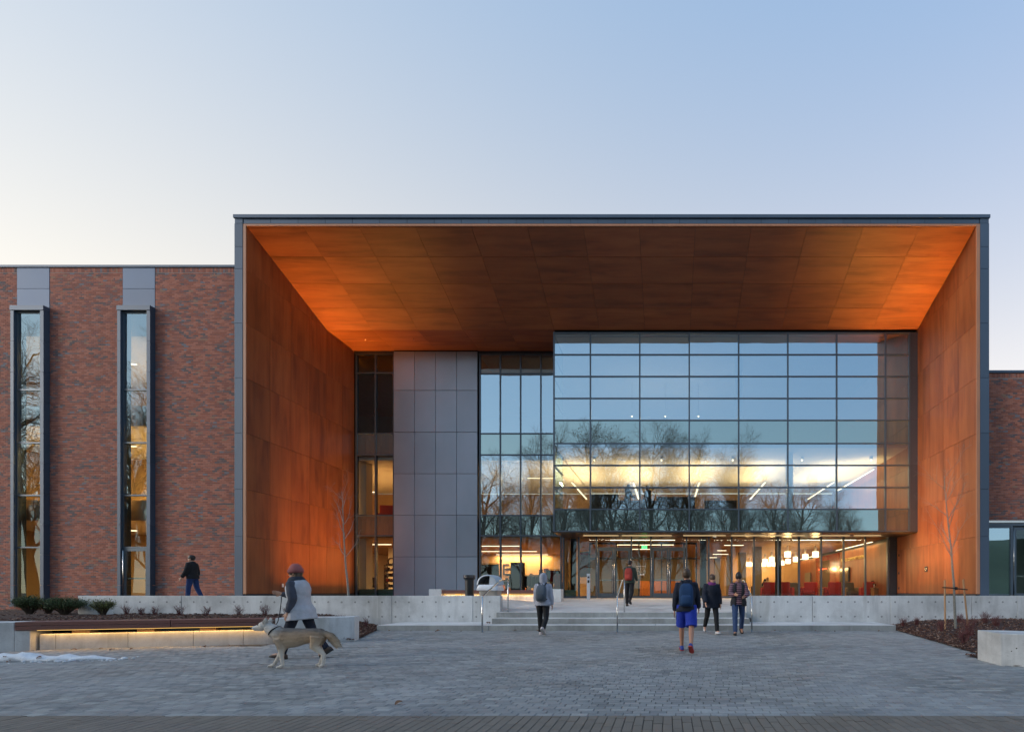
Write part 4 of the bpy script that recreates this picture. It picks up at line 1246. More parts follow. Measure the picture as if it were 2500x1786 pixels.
# lobby back part: red-brown counter and dark panels
part(MB().box(PX(1560, 36), PX(1700, 36), 36, 36.8, 0.86, 2.0), 'reception_counter', M['orange_board'])
part(MB().box(PX(1440, 38), PX(1690, 38), 38, 38.2, 0.86, 3.9), 'lobby_panel', M['column'])
# green tinted sill panels behind the shop glass
part(MB().box(PX(1376, YW + .2), PX(1405, YW + .2), YW + 0.2, YW + 0.24, 0.86, 1.32), 'sill_panel', M['green_sill'])
part(MB().box(wx[0], wx[2], YW + 0.2, YW + 0.24, 0.86, 1.36), 'sill_panel', M['green_sill'])
part(MB().box(cx[0], cx[4], YW + 0.2, YW + 0.24, 0.86, 1.28), 'sill_panel', M['green_sill'])

# ------------------------------------------------------------------ lamps
UP_W = 235
WARM = (1.0, 0.58, 0.24)
def lx(px, Y): return PX(px, Y)
zl1 = ZC1 - 0.06
for k, (a, b, pyy) in enumerate(((1150, 1268, 1332), (1140, 1310, 1345), (1212, 1338, 1353), (1240, 1357, 1359))):
    Y = 1180 * (zl1 - EYE) / (1442 - pyy)
    strip_light('linear_lamp', 'glowing linear ceiling lamp in the shop, %s row from the glass' % ('first', 'second', 'third', 'fourth')[k], lx(a, Y), lx(b, Y), Y - 0.05, Y + 0.05, zl1, 210, WARM, group='shop linear lamps')
strip_light('linear_lamp', 'glowing linear ceiling lamp seen in the narrow window beside the wood wall', lx(893, 31), lx(955, 31), 30.95, 31.05, zl1, 150, WARM, group='shop linear lamps')
for k, (a, b, Y) in enumerate(((1490, 1648, 28.3), (1505, 1645, 31.2), (1540, 1588, 34.5))):
    strip_light('linear_lamp', 'glowing linear lamp above the entrance doors, %s from the glass' % ('first', 'second', 'third')[k], lx(a, Y), lx(b, Y), Y - 0.05, Y + 0.05, zl1, (45, 75, 100)[k], WARM, group='lobby linear lamps')
strip_light('linear_lamp', 'long glowing lamp inside the lounge glass near the wood wall', lx(1935, 28.3), lx(2090, 28.3), 28.25, 28.35, zl1, 55, WARM, group='lounge linear lamps')
for k, (a, b, pyy) in enumerate(((1768, 1815, 1330), (1751, 1773, 1343), (1740, 1778, 1352), (1732, 1750, 1360))):
    Y = 1180 * (zl1 - EYE) / (1442 - pyy)
    strip_light('linear_lamp', 'short glowing lamp over the lobby behind the dark puffer jacket, %s from the glass' % ('first', 'second', 'third', 'fourth')[k], lx(a, Y), lx(b, Y), Y - 0.05, Y + 0.05, zl1, 36, WARM, group='lobby linear lamps')
# drum pendants over the lounge
drums = [(1923, 1352), (1966, 1358), (1991, 1352), (1943, 1364), (1884, 1364), (1868, 1369), (1924, 1369), (1909, 1373), (1891, 1376.5), (1878, 1381), (1865, 1383.5), (1831, 1381), (1822, 1384)]
for k, (px, pyy) in enumerate(drums):
    zd = 3.72
    Y = min(44.5, max(29.5, 1180 * (zd - EYE) / (1442 - pyy)))
    o = empty('drum_lamp', (PX(px, Y), Y, zd)); 
    rr = 0.21
    tag(o, 'glowing drum lamp over the lounge, %s nearest to the glass' % ('the', 'second', 'third', 'fourth', 'fifth', 'sixth', 'seventh', 'eighth', 'ninth', 'tenth', 'eleventh', 'twelfth', 'thirteenth')[k], 'lamp', 'drum lamps over the lounge')
    MB().tube([(0, 0, -0.2), (0, 0, 0.17)], rr, 18).build('shade', M['drum'], o)
    MB().tube([(0, 0, 0.172), (0, 0, ZC1 - zd - 0.002)], [0.07, 0.07], 10).build('stem', M['white_wall'], o)
    if k % 2 == 0:
        l = bpy.data.lights.new('lamp_light', 'POINT'); l.energy = 60; l.color = WARM; l.shadow_soft_size = 0.2
        lo = bpy.data.objects.new('lamp_light', l); link(lo, o); lo.location = (0, 0, -0.45)
# wall washer along the community room wall
strip_light('linear_lamp', 'thin wall washer above the gold room lettering', XW - 0.35, XW - 0.27, 29.0, 35.2, ZC1 - 0.10, 40, (1.0, 0.62, 0.22), group='wall washers')
strip_light('linear_lamp', 'thin wall washer along the far wood wall of the lounge', XW - 0.30, XW - 0.22, 41.2, 45.8, ZC1 - 0.10, 26, (1.0, 0.62, 0.22), group='wall washers')
# recessed lamps in the underside of the glass box
for k, (a, b) in enumerate(((1424, 1510), (1518, 1640), (1668, 1772), (1785, 1872), (1882, 1965), (1980, 2075), (2085, 2150))):
    Y = 26.4
    strip_light('recessed_lamp', 'thin lit slot under the glass box, %s from the left' % ('first', 'second', 'third', 'fourth', 'fifth', 'sixth', 'seventh')[k], lx(a, Y), lx(b, Y), Y - 0.03, Y + 0.03, gz[0] - 0.079, 12, (1.0, 0.72, 0.44), 'led_dim', 'slots under the glass box')
# second floor
W2C = (1.0, 0.73, 0.44)
z2 = 8.62
def hung_lamp(label, x, y0, y1, z, down, up, col):
    o = strip_light('linear_lamp', label, x - 0.05, x + 0.05, y0, y1, z, down, col, group='upper floor lamp lines')
    l = bpy.data.lights.new('up_light', 'AREA'); l.shape = 'RECTANGLE'; l.size = 1.8; l.size_y = y1 - y0; l.energy = up; l.color = col
    lo = bpy.data.objects.new('up_light', l); link(lo, o); lo.location = (0, 0, 0.06); lo.rotation_euler = (R(180), 0, 0)
    for dy in (-0.4, 0.4): MB().tube([(0, dy * (y1 - y0), 0.05), (0, dy * (y1 - y0), 8.74 - z)], 0.006, 5).build('hanger_wire', M['steel'], o)
for k, x in enumerate((-5.6, -2.0, 1.85, 5.7, 9.7)):
    hung_lamp('slanting bright lamp line on the upper floor ceiling, %s from the left' % ('first', 'second', 'third', 'fourth', 'fifth')[k], x, 28.2, 33.4, 7.6, 150, 185, W2C)
hung_lamp('thin lamp line beside the upper wood wall at the box end', 11.6, 27.2, 33.0, 8.1, 60, 80, (1.0, 0.7, 0.35))
strip_light('linear_lamp', 'upper floor lamp in the narrow window beside the wood wall', lx(893, 31), lx(917, 31), 30.95, 31.05, 7.6, 170, WARM, group='upper shop lamps')
strip_light('linear_lamp', 'upper floor lamp line behind the trees mirrored left of the glass box', -9.0, -7.0, 31.0, 31.1, 8.5, 120, W2C, group='upper shop lamps')
for k, px in enumerate((1451, 1615, 1789, 1958, 2127)):
    Y = 27.0
    o = empty('downlight', (PX(px, Y), Y, 8.55)); tag(o, 'small bright downlight behind the upper glass, %s from the left' % ('first', 'second', 'third', 'fourth', 'fifth')[k], 'lamp', 'upper floor downlights')
    MB().tube([(0, 0, 0.06), (0, 0, 0.195)], 0.09, 14).build('can', M['white_wall'], o)
    MB().ball((0, 0, 0.0), 0.05, 0.05, 0.05).build('bulb', M['drum'], o, smooth=True)
for k, px in enumerate((1543, 1624, 1705)):
    Y = 31.0; z = PZ(1016, Y)
    o = empty('pendant_lamp', (PX(px, Y), Y, z)); tag(o, 'tiny pendant lamp high behind the blue glass, %s of three' % ('first', 'second', 'third')[k], 'lamp', 'top floor pendants')
    MB().ball((0, 0, 0), 0.05, 0.05, 0.05).build('bulb', M['drum'], o, smooth=True)
    l = bpy.data.lights.new('lamp_light', 'POINT'); l.energy = 40; l.color = W2C; l.shadow_soft_size = 0.06
    lo = bpy.data.objects.new('lamp_light', l); link(lo, o); lo.location = (0, 0, -0.08)
    MB().tube([(0, 0, 0.07), (0, 0, ZSB - 0.26 - z)], 0.008, 6).build('cord', M['dark_steel'], o)
# exit sign
ex = empty('exit_sign', (PX(1573, 29.6), 29.6, 0)); tag(ex, 'green lit exit sign hanging inside the entrance', 'sign')
zx = PZ(1335, 29.6)
MB().box(-0.17, 0.17, 0, 0.05, zx - 0.11, zx + 0.11).build('sign_box', M['exit'], ex, bevel=0.01)
text('sign_text', 'EXIT', 0.15, M['white_gloss'], ex, (0, -0.004, zx), (R(90), 0, 0), 0.002)
MB().box(-0.012, 0.012, 0.015, 0.035, zx + 0.11, ZC1 - 0.002).build('hanger', M['dark_steel'], ex)

# rooms of the brick wings
for (a, b, c, d, top, nm, wm_) in ((-33.5, XLO - 0.5, YB + 0.31, 27.0, ZBL - 0.45, 'wing_room', 'tan_wall'), (XRO + 0.3, 29, YB + 0.4, 27.0, ZBR - 0.45, 'wing_room', 'grey_wall')):
    rm = group_part(nm)
    sub(MB().box(a, b, c, d, 0.5, 0.80), 'room_floor', M['floor_in'], rm)
    sub(MB().box(a, b, d, d + 0.2, 0.5, top), 'room_back', M[wm_], rm)
    sub(MB().box(a - 0.2, a, c, d, 0.5, top), 'room_side', M[wm_], rm)
    sub(MB().box(b, b + 0.2, c, d, 0.5, top), 'room_side', M[wm_], rm)
    for zc in (4.4, 8.6, 12.6):
        if zc < top: sub(MB().box(a, b, c + 0.25, d, zc, zc + 0.9), 'room_slab', M['cream'], rm)
for k, (x, z, w) in enumerate(((-26.9, 4.2, 150), (-22.9, 4.2, 120), (-26.9, 8.3, 260), (-22.9, 8.3, 90), (-26.9, 12.3, 140))):
    strip_light('linear_lamp', 'lamp inside the brick wing on storey %s behind the %s window bay' % (('one', 'one', 'two', 'two', 'three')[k], ('left', 'door')[k % 2]), x - 0.2, x + 1.0, 23.5, 23.6, z, w, (1.0, 0.66, 0.25), group='brick wing lamps')
for x in (-27.7, -23.3):
    part(MB().box(x, x + 0.35, 21.9, 22.3, 0.81, 12.59), 'column', M['white_wall'])

# warm linear uplights let into the terrace at the feet of the canopy side walls
for k, (x, sgn, y0, y1) in enumerate(((XL + 0.75, 1, 22.2, 27.0), (XR - 0.75, -1, 21.6, 25.0))):
    zf = max(terrace_z(x, y0), terrace_z(x, y1))
    o = empty('ground_uplight', (x, (y0 + y1) / 2, zf))
    tag(o, 'long amber uplight let into the terrace at the foot of the %s wood wall' % ('left', 'right')[k], 'lamp', 'canopy uplights')
    h = (y1 - y0) / 2
    MB().box(-0.09, 0.09, -h - 0.03, h + 0.03, -0.10, 0.012).build('housing', M['steel'], o)
    MB().box(-0.06, 0.06, -h, h, 0.013, 0.018).build('lens', M['led_dim'], o)
    for spr, wt in ((18, 0.07), (34, 0.22), (56, 0.34), (110, 0.26)):          # a beam with a bright core and a wide soft skirt
        l = bpy.data.lights.new('lamp_light', 'AREA'); l.shape = 'RECTANGLE'; l.size = 0.12; l.size_y = 2 * h; l.energy = UP_W * wt; l.color = (1.0, 0.40, 0.07); l.spread = R(spr)
        lo = bpy.data.objects.new('lamp_light', l); link(lo, o); lo.location = (0, 0, 0.05); lo.rotation_euler = (R(180), 0, 0)

# ------------------------------------------------------------------ shop and lounge furnishings
def garment_rack(x, Y, w, h, label, cols, rz=0):
    o = empty('garment_rack', (x, Y, 0.846), rz); tag(o, label, 'rack', 'shop garment racks')
    for s in (-1, 1):
        MB().tube([(s * w / 2, 0, 0), (s * w / 2, 0, h)], 0.015, 6).build('upright', M['dark_steel'], o)
        MB().box(s * w / 2 - 0.02, s * w / 2 + 0.02, -0.25, 0.25, 0, 0.03).build('foot', M['dark_steel'], o)
    MB().tube([(-w / 2, 0, h), (w / 2, 0, h)], 0.015, 6).build('top_rail', M['dark_steel'], o)
    n = int(w / 0.09)
    for i in range(n):
        xx = -w / 2 + 0.06 + (w - 0.12) * i / max(1, n - 1); L = random.uniform(0.6, 0.85)
        g = MB(); rs = []
        for t_ in (0, 0.12, 0.5, 1.0):
            wd = 0.06 + 0.2 * min(1, t_ * 8) + random.uniform(-.02, .02); th = 0.02 + 0.02 * t_
            rs.append([(xx - th, -wd, h - 0.05 - L * t_), (xx + th, -wd, h - 0.05 - L * t_), (xx + th, wd, h - 0.05 - L * t_), (xx - th, wd, h - 0.05 - L * t_)])
        g.rings(rs).build('garment', random.choice(cols), o)
cl = [plain('cloth %d' % i, c, 0.9, var=0.1, scale=20) for i, c in enumerate(((0.03, 0.03, 0.035), (0.05, 0.045, 0.04), (0.10, 0.09, 0.07), (0.25, 0.02, 0.03), (0.2, 0.2, 0.2)))]
garment_rack(PX(1285, 31.5), 31.5, 2.2, 1.45, 'black rack of dark clothes in the middle of the shop window', cl[:3])
garment_rack(PX(1318, 34), 34.0, 1.5, 1.5, 'rack of dark clothes at the back of the shop', cl[:3])
garment_rack(PX(1190, 29.6), 29.6, 1.3, 2.1, 'tall rack with a hanging grey coat behind the waste bin', cl[1:3])
garment_rack(PX(1352, 30.0), 30.0, 0.9, 1.75, 'narrow rack behind the grey hooded person', cl[1:4])
def mannequin(x, Y, label, dress, skirt):
    o = empty('mannequin', (x, Y, 0.846)); tag(o, label, 'mannequin')
    MB().tube([(0, 0, 0), (0, 0, 0.02)], 0.17, 18).build('base', M['dark_steel'], o)
    MB().tube([(0, 0, 0.02), (0, 0, 0.75)], 0.015, 8).build('pole', M['dark_steel'], o)
    rs = []
    for z, rx, ry in ((0.55, 0.27, 0.22), (0.9, 0.21, 0.16), (1.05, 0.15, 0.12), (1.25, 0.18, 0.13), (1.40, 0.20, 0.11), (1.46, 0.10, 0.08)):
        rs.append([(rx * math.cos(a), ry * math.sin(a), z) for a in [2 * math.pi * k / 16 for k in range(16)]])
    MB().rings(rs).build('dress', dress, o, smooth=True)
    MB().tube([(0, 0, 1.46), (0, 0, 1.56)], [0.05, 0.045], 10).build('neck', M['dark_steel'], o, smooth=True)
    rs = [[(0.2 * math.cos(a), 0.16 * math.sin(a), z) for a in [2 * math.pi * k / 12 for k in range(12)]] for z in (0.22, 0.54)]
    MB().rings(rs).build('skirt', skirt, o, smooth=True)
mannequin(PX(1381, 28.6), 28.6, 'headless shop mannequin in a grey green dress at the entrance corner', plain('sage cloth', (0.20, 0.23, 0.16), 0.9), cl[0])
mannequin(PX(1362, 29.2), 29.2, 'headless shop mannequin in red beside the grey green one', plain('crimson cloth', (0.35, 0.02, 0.03), 0.9), cl[0])
tp = empty('display_tower', (PX(1262, 31), 31.0, 0.846)); tag(tp, 'dark brown shop display tower beside the big E', 'display')
MB().box(-0.42, 0.42, 0, 0.35, 0, 2.25).build('tower_body', M['letter'], tp, bevel=0.01)
MB().box(-0.12, 0.12, -0.006, -0.002, 2.02, 2.1).build('label_plate', M['white_gloss'], tp)
for i in range(5):
    MB().box(-0.75, -0.43, 0.02, 0.33, 0.3 + i * 0.36, 0.325 + i * 0.36).build('shelf', M['letter'], tp)
    MB().box(-0.70, -0.50, 0.06, 0.25, 0.327 + i * 0.36, 0.44 + i * 0.36).build('shoe_box', random.choice(cl), tp)
for body, px, Y, lab in (('E', 1235, 40, 'big dark letter E on the shop back wall'), ('V', 1207, 40, 'big dark letter V on the shop back wall, beside the E')):
    o = text('wall_letter', body, 1.35, M['letter'], None, (PX(px, Y), Y - 0.02, PZ(1391, Y)), (R(90), 0, 0), 0.03); tag(o, lab, 'letter')
part(MB().box(mx[0], gx[0] - 0.06, 40.0, 40.1, 0.86, ZC1 - 0.004), 'shop_back_wall', M['tan_wall'])
os_ = empty('sale_sign', (PX(1333, 30.5), 30.5, PZ(1392, 30.5))); tag(os_, 'small orange red sign standing above the shop racks', 'sign')
MB().box(-0.16, 0.16, 0, 0.02, -0.14, 0.14).build('sign_plate', plain('orange red sign', (0.75, 0.09, 0.03), 0.5), os_)
for z in (0.05, -0.02): MB().box(-0.10, 0.10, -0.004, -0.001, z - 0.012, z + 0.012).build('text_bar', M['white_gloss'], os_)
MB().tube([(0, 0.01, -0.14), (0, 0.01, 0.846 - PZ(1392, 30.5))], 0.01, 6).build('sign_post', M['dark_steel'], os_)
ob = empty('shop_counter', (PX(1240, 33), 33, 0.846)); tag(ob, 'orange brown shop counter behind the handrail', 'counter')
MB().box(-0.5, 0.5, 0, 0.6, 0, 0.88).build('counter_body', M['orange_board'], ob); MB().box(-0.53, 0.53, -0.03, 0.63, 0.882, 0.92).build('counter_top', M['oak'], ob)
goods = cl + [plain('goods %d' % i, c, 0.7, var=0.1) for i, c in enumerate(((0.55, 0.5, 0.42), (0.45, 0.06, 0.05), (0.10, 0.16, 0.24), (0.6, 0.42, 0.15)))]
for k, (px, Y, w) in enumerate(((1196, 38.5, 1.6), (1290, 38.5, 1.7), (1345, 37.5, 1.5), (1325, 32.5, 1.2), (1215, 30.5, 1.0))):
    o = empty('shop_shelf', (PX(px, Y), Y, 0.846)); h_ = 2.1 if k < 3 else 1.25
    tag(o, 'dark shop shelf stacked with goods, %s' % ('at the back wall left of the letter E', 'at the back wall behind the display tower', 'at the back wall near the entrance corner', 'low, behind the hooded person', 'low, behind the waste bin')[k], 'shelf', 'shop shelves')
    for s_ in (-1, 1): MB().box(s_ * w / 2 - 0.02, s_ * w / 2 + 0.02, 0, 0.4, 0, h_).build('side_panel', M['letter'], o)
    nz_ = int(h_ / 0.36)
    for i in range(nz_):
        zz = 0.1 + i * 0.36
        MB().box(-w / 2 + 0.02, w / 2 - 0.02, 0, 0.4, zz, zz + 0.025).build('shelf_board', M['oak'], o)
        xx = -w / 2 + 0.06
        while xx < w / 2 - 0.2:
            ww = random.uniform(0.10, 0.22); MB().box(xx, xx + ww, 0.04, 0.32, zz + 0.027, zz + random.uniform(0.12, 0.30)).build('goods_item', random.choice(goods), o); xx += ww + random.uniform(0.01, 0.06)
# narrow window: shelf, letter C, office chair
sh = empty('shelf_unit', (PX(951, 29.5), 29.5, 0.846)); tag(sh, 'black wire shelf of goods in the narrow window beside the metal panels', 'shelf')
for s in (-1, 1): MB().box(s * 0.33 - 0.015, s * 0.33 + 0.015, 0, 0.4, 0, 2.0).build('upright', M['dark_steel'], sh)
for i in range(6):
    MB().box(-0.31, 0.31, 0, 0.4, 0.3 + i * 0.33, 0.32 + i * 0.33).build('shelf_board', M['dark_steel'], sh)
    for j in range(3): MB().box(-0.25 + j * 0.19, -0.12 + j * 0.19, 0.06, 0.25, 0.322 + i * 0.33, 0.42 + i * 0.33 + random.uniform(0, .12)).build('shelf_item', random.choice(cl), sh)
o = text('wall_letter', 'C', 0.75, M['letter'], None, (PX(956, 34), 33.9, PZ(1371, 34)), (R(90), 0, 0), 0.03); tag(o, 'dark letter C on the lit wall above the wire shelf', 'letter')
part(MB().box(PX(948, 34), PX(985, 34), 34.0, 34.1, 0.86, ZC1 - 0.004), 'lit_wall', M['cream'])
bw = empty('lit_display', (PX(898, 40), 40, 0)); tag(bw, 'bright yellow lit panel deep in the narrow window', 'panel')
MB().box(-0.35, 0.35, 0, 0.05, PZ(1410, 40), PZ(1384, 40)).build('panel_face', M['window_far'], bw)
oc = empty('office_chair', (PX(907, 29), 29.0, 0.846), 0.5); tag(oc, 'dark high back chair in the narrow window', 'chair')
rs = []
for z, w_, yo in ((0.62, 0.2, 0), (0.8, 0.26, 0.02), (1.05, 0.25, 0.06), (1.25, 0.15, 0.1)):
    rs.append([(w_ * math.cos(a), yo + 0.05 * math.sin(a), z) for a in [2 * math.pi * k / 14 for k in range(14)]])
MB().rings(rs).build('backrest', M['letter'], oc, smooth=True)
MB().box(-0.25, 0.25, -0.45, 0.05, 0.45, 0.54).build('seat', M['letter'], oc, bevel=0.03)
for s in (-1, 1): MB().box(s * 0.27 - 0.03, s * 0.27 + 0.03, -0.4, 0.0, 0.62, 0.66).build('armrest', M['letter'], oc); MB().tube([(s * .27, -.2, .5), (s * .27, -.2, .63)], .015, 6).build('arm_post', M['letter'], oc)
MB().tube([(0, -0.2, 0.08), (0, -0.2, 0.45)], 0.03, 8).build('stem', M['dark_steel'], oc)
for k in range(5): MB().tube([(0, -0.2, 0.1), (0.28 * math.cos(k * 1.257), -0.2 + 0.28 * math.sin(k * 1.257), 0.04)], [0.025, 0.02], 6).build('base_leg', M['dark_steel'], oc)
# poster beside the card reader, notice stand
po = empty('framed_poster', (PX(1426, 29), 29.0, PZ(1377, 29)), R(-28)); tag(po, 'dark red framed poster inside the glass behind the card reader post', 'poster')
MB().box(-0.36, 0.36, 0, 0.04, -0.75, 0.75).build('frame', M['letter'], po); MB().box(-0.31, 0.31, -0.006, -0.001, -0.70, 0.55).build('print', plain('poster print', (0.22, 0.07, 0.04), 0.5, var=0.7, scale=4), po); MB().box(-0.31, 0.31, -0.006, -0.001, 0.56, 0.70).build('print_band', M['red_gloss'], po)
ns = empty('notice_stand', (PX(1565, 28.6), 28.6, 0.846)); tag(ns, 'black post carrying a small tan notice behind the door glass', 'sign stand')
MB().tube([(0, 0, 0), (0, 0, 1.15)], 0.012, 6).build('post', M['dark_steel'], ns); MB().tube([(0, 0, 0), (0, 0, 0.02)], 0.16, 16).build('base', M['dark_steel'], ns)
MB().box(-0.19, 0.19, -0.03, -0.01, 1.12, 1.37).build('notice_plate', plain('tan notice', (0.62, 0.36, 0.14), 0.6), ns)
for z in (1.27, 1.22): MB().box(-0.12, 0.12, -0.034, -0.031, z - 0.006, z + 0.006).build('text_bar', M['letter'], ns)
# lounge seats and tables
def armchair(x, Y, rz, mat, label):
    o = empty('armchair', (x, Y, 0.846), rz); tag(o, label, 'armchair', 'lounge armchairs')
    MB().box(-0.34, 0.34, -0.36, 0.30, 0.18, 0.44).build('seat', mat, o, bevel=0.05)
    MB().box(-0.42, 0.42, 0.30, 0.48, 0.12, 0.98).build('backrest', mat, o, bevel=0.06)
    for s in (-1, 1):
        MB().box(s * 0.42 - 0.075, s * 0.42 + 0.075, -0.36, 0.295, 0.12, 0.64).build('armrest', mat, o, bevel=0.05)
        for yv in (-0.3, 0.4): MB().tube([(s * 0.36, yv, 0), (s * 0.36, yv, 0.13)], 0.02, 6).build('leg', M['dark_steel'], o)
def low_table(x, Y, mat, label, w=0.3, h=0.62):
    o = empty('side_table', (x, Y, 0.846)); tag(o, label, 'table', 'lounge tables')
    MB().box(-w, w, -w, w, h - 0.05, h).build('table_top', M['oak'], o, bevel=0.01); MB().box(-w + 0.04, w - 0.04, -w + 0.04, w - 0.04, 0, h - 0.052).build('table_body', mat, o)
rf, gf = M['red_fabric'], M['grey_fabric']
armchair(PX(1917, 30.5), 30.5, 2.6, rf, 'red armchair just right of the dark steel column')
armchair(PX(1976, 30.2), 30.2, -0.5, rf, 'large red armchair in front of the red wall, with its arm to the glass')
armchair(PX(2030, 30.4), 30.4, 3.3, rf, 'deep red armchair seen from behind, left of the wall screen')
armchair(PX(2120, 29.9), 29.9, 3.0, rf, 'red armchair with a seated dark haired person beside the wood wall')
armchair(PX(1947, 32.0), 32.0, 0.3, gf, 'grey brown armchair between the red ones')
armchair(PX(2078, 31.5), 31.5, 0.2, gf, 'grey brown armchair below the wall screen')
armchair(PX(1877, 31.5), 31.5, 3.14, rf, 'red armchair holding the fair haired reader')
low_table(PX(2140, 29.2), 29.2, M['oak'], 'oak side table with a bottle beside the wood wall')
low_table(PX(2052, 30.8), 30.8, M['oak'], 'oak side table between two armchairs below the screen')
low_table(PX(2004, 30.6), 30.6, M['oak'], 'oak side table beside the large red armchair', 0.22)
low_table(PX(1852, 34.5), 34.5, M['letter'], 'dark cafe table behind the column', 0.5, 0.75)
bt = empty('water_bottle', (PX(2134, 29.2), 29.2, 0.846 + 0.622)); tag(bt, 'clear bottle on the oak side table', 'bottle')
MB().tube([(0, 0, 0), (0, 0, 0.14), (0, 0, 0.18), (0, 0, 0.22)], [0.035, 0.035, 0.015, 0.014], 10).build('bottle_body', M['white_gloss'], bt, smooth=True); MB().tube([(0, 0, .221), (0, 0, .245)], .017, 8).build('cap', M['letter'], bt)
# upper floor: dark shelves, counter with monitors seen against the lit ceiling
for k, (px, w, h, lab) in enumerate(((1475, 1.6, 1.35, 'dark tall seat back'), (1560, 2.4, 1.0, 'dark desk'), (1650, 2.2, 1.2, 'dark shelf'), (1760, 1.8, 1.0, 'dark cabinet'))):
    o = empty('upper_desk', (PX(px, 27.5), 27.5, 5.36)); tag(o, '%s behind the lit upper glass, number %s from the left' % (lab, ('one', 'two', 'three', 'four')[k]), 'desk', 'upper floor furniture')
    MB().box(-w / 2, w / 2, 0, 0.5, 0, h).build('body', M['letter'], o, bevel=0.02)
    MB().box(-w / 2 - 0.03, w / 2 + 0.03, -0.03, 0.53, h + 0.002, h + 0.04).build('top', M['dark_steel'], o)
o = empty('red_sofa', (PX(935, 29), 29.0, 5.36), 0.2); tag(o, 'red sofa in the upper part of the narrow window', 'sofa')
MB().box(-0.2, 1.5, 0, 0.25, 0.1, 1.05).build('backrest', rf, o, bevel=0.05); MB().box(-0.2, 1.5, -0.5, -0.005, 0.1, 0.5).build('seat', rf, o, bevel=0.05)

# ------------------------------------------------------------------ terrace furniture
tbn = empty('terrace_bench', (PX(1047, 23), 23.0, 0)); tag(tbn, 'dark wood bench with concrete ends before the shop window', 'bench')
zt0 = 0.80; L_ = PX(1370, 23) - PX(1047, 23)
MB().box(0, 0.60, 0, 0.5, 0.6, PZ(1437, 23)).build('end_block', M['concrete'], tbn, bevel=0.01)
MB().box(L_ - 0.62, L_, 0, 0.5, 0.6, PZ(1437, 23)).build('end_block', M['concrete'], tbn, bevel=0.01)
for a, b in ((0.605, 1.9), (1.906, 3.3), (3.306, 4.6), (4.606, L_ - 0.625)): MB().box(a, b, 0.10, 0.45, 0.6, 1.06).build('base_pour', M['concrete'], tbn, bevel=0.008)
for k in range(4): MB().box(0.605, L_ - 0.625, 0.0 + k * 0.12, 0.11 + k * 0.12, 1.20 if k else 1.13, 1.30).build('seat_board', M['ipe'], tbn, bevel=0.006)
for a in (1.2, 2.4, 3.6, 4.9): MB().box(a, a + 0.25, 0.15, 0.4, 1.062, 1.198).build('seat_block', M['stake'], tbn)
MB().box(0.65, L_ - 0.66, 0.13, 0.15, 1.10, 1.12).build('light_strip', M['led_bench'], tbn)
l = bpy.data.lights.new('bench_light', 'AREA'); l.shape = 'RECTANGLE'; l.size = L_ - 1.4; l.size_y = 0.05; l.energy = 10; l.color = (1.0, 0.55, 0.18)
lo = bpy.data.objects.new('bench_light', l); link(lo, tbn); lo.location = (L_ / 2, 0.06, 1.11)

# waste bin with a domed hood and a bag liner over its rim
Yb = 17.75; xb = PX(1197.5, Yb)
wbn = empty('waste_bin', (xb, Yb, 0.845)); tag(wbn, 'beige waste bin with a white bag over its rim and a grey arched hood', 'bin')
def sq(w, d, z, r=0.10, n=6, wob=0.0):
    pts = []
    for (sx_, sy_, a0) in ((1, 1, 0), (-1, 1, 90), (-1, -1, 180), (1, -1, 270)):
        for k in range(n):
            a = R(a0 + 90 * k / (n - 1))
            pts.append(((w - r) * sx_ + r * math.cos(a) * (1 + random.uniform(-wob, wob)), (d - r) * sy_ + r * math.sin(a) * (1 + random.uniform(-wob, wob)), z + random.uniform(-wob, wob) * 0.05))
    return pts
beige = plain('beige bin shell', (0.42, 0.37, 0.32), 0.7, var=0.06, scale=10)
bag = plain('white bin bag', (0.72, 0.74, 0.78), 0.35, var=0.06, scale=12, bump=0.9, bscale=30)
hood_m = plain('grey plastic hood', (0.50, 0.54, 0.58), 0.45, var=0.05, scale=4)
MB().rings([sq(0.30, 0.28, 0.0), sq(0.35, 0.32, 0.60)]).build('shell', beige, wbn, smooth=False)
MB().rings([sq(0.385, 0.35, 0.42, wob=0.12), sq(0.40, 0.365, 0.46, wob=0.10), sq(0.375, 0.345, 0.56, wob=0.06), sq(0.36, 0.33, 0.635, wob=0.03), sq(0.33, 0.30, 0.64)], caps=False).build('bag_liner', bag, wbn, smooth=True)
hd = MB()
arc = [(0.37 * math.cos(a), 0.64 + 0.36 * math.sin(a) ** 0.85) for a in [math.pi * k / 16 for k in range(17)]]
inn = [(0.33 * math.cos(a), 0.64 + 0.32 * math.sin(a) ** 0.85) for a in [math.pi * k / 16 for k in range(17)]]
for (A_, y0_, y1_) in ((arc, -0.34, 0.34), (inn, -0.34, 0.30)):
    b0 = len(hd.v)
    for (x_, z_) in A_:
        hd.v += [(x_, y0_ + 0.10 * (z_ - 0.64), z_), (x_, y1_, z_)]
    for k in range(16): hd.f.append((b0 + 2 * k, b0 + 2 * k + 1, b0 + 2 * k + 3, b0 + 2 * k + 2)); hd.m.append(0)
for k in range(16): hd.f.append((2 * k, 2 * k + 2, 34 + 2 * k + 2, 34 + 2 * k)); hd.m.append(0)
hd.f.append(tuple(2 * k + 1 for k in range(17))); hd.m.append(0)
hd.build('hood', hood_m, wbn, smooth=True)
# the opening shows on the left front: a solid cheek closes the right half
MB().prism([(0.36 * math.cos(a), 0.64 + 0.35 * math.sin(a) ** 0.85) for a in [math.pi * 0.42 * k / 8 for k in range(9)]] + [(0.06, 0.645)], 'y', -0.30, -0.28).build('hood_cheek', hood_m, wbn)
MB().rings([sq(0.31, 0.28, 0.60), sq(0.31, 0.28, 0.642)]).build('bin_mouth', M['black'], wbn)
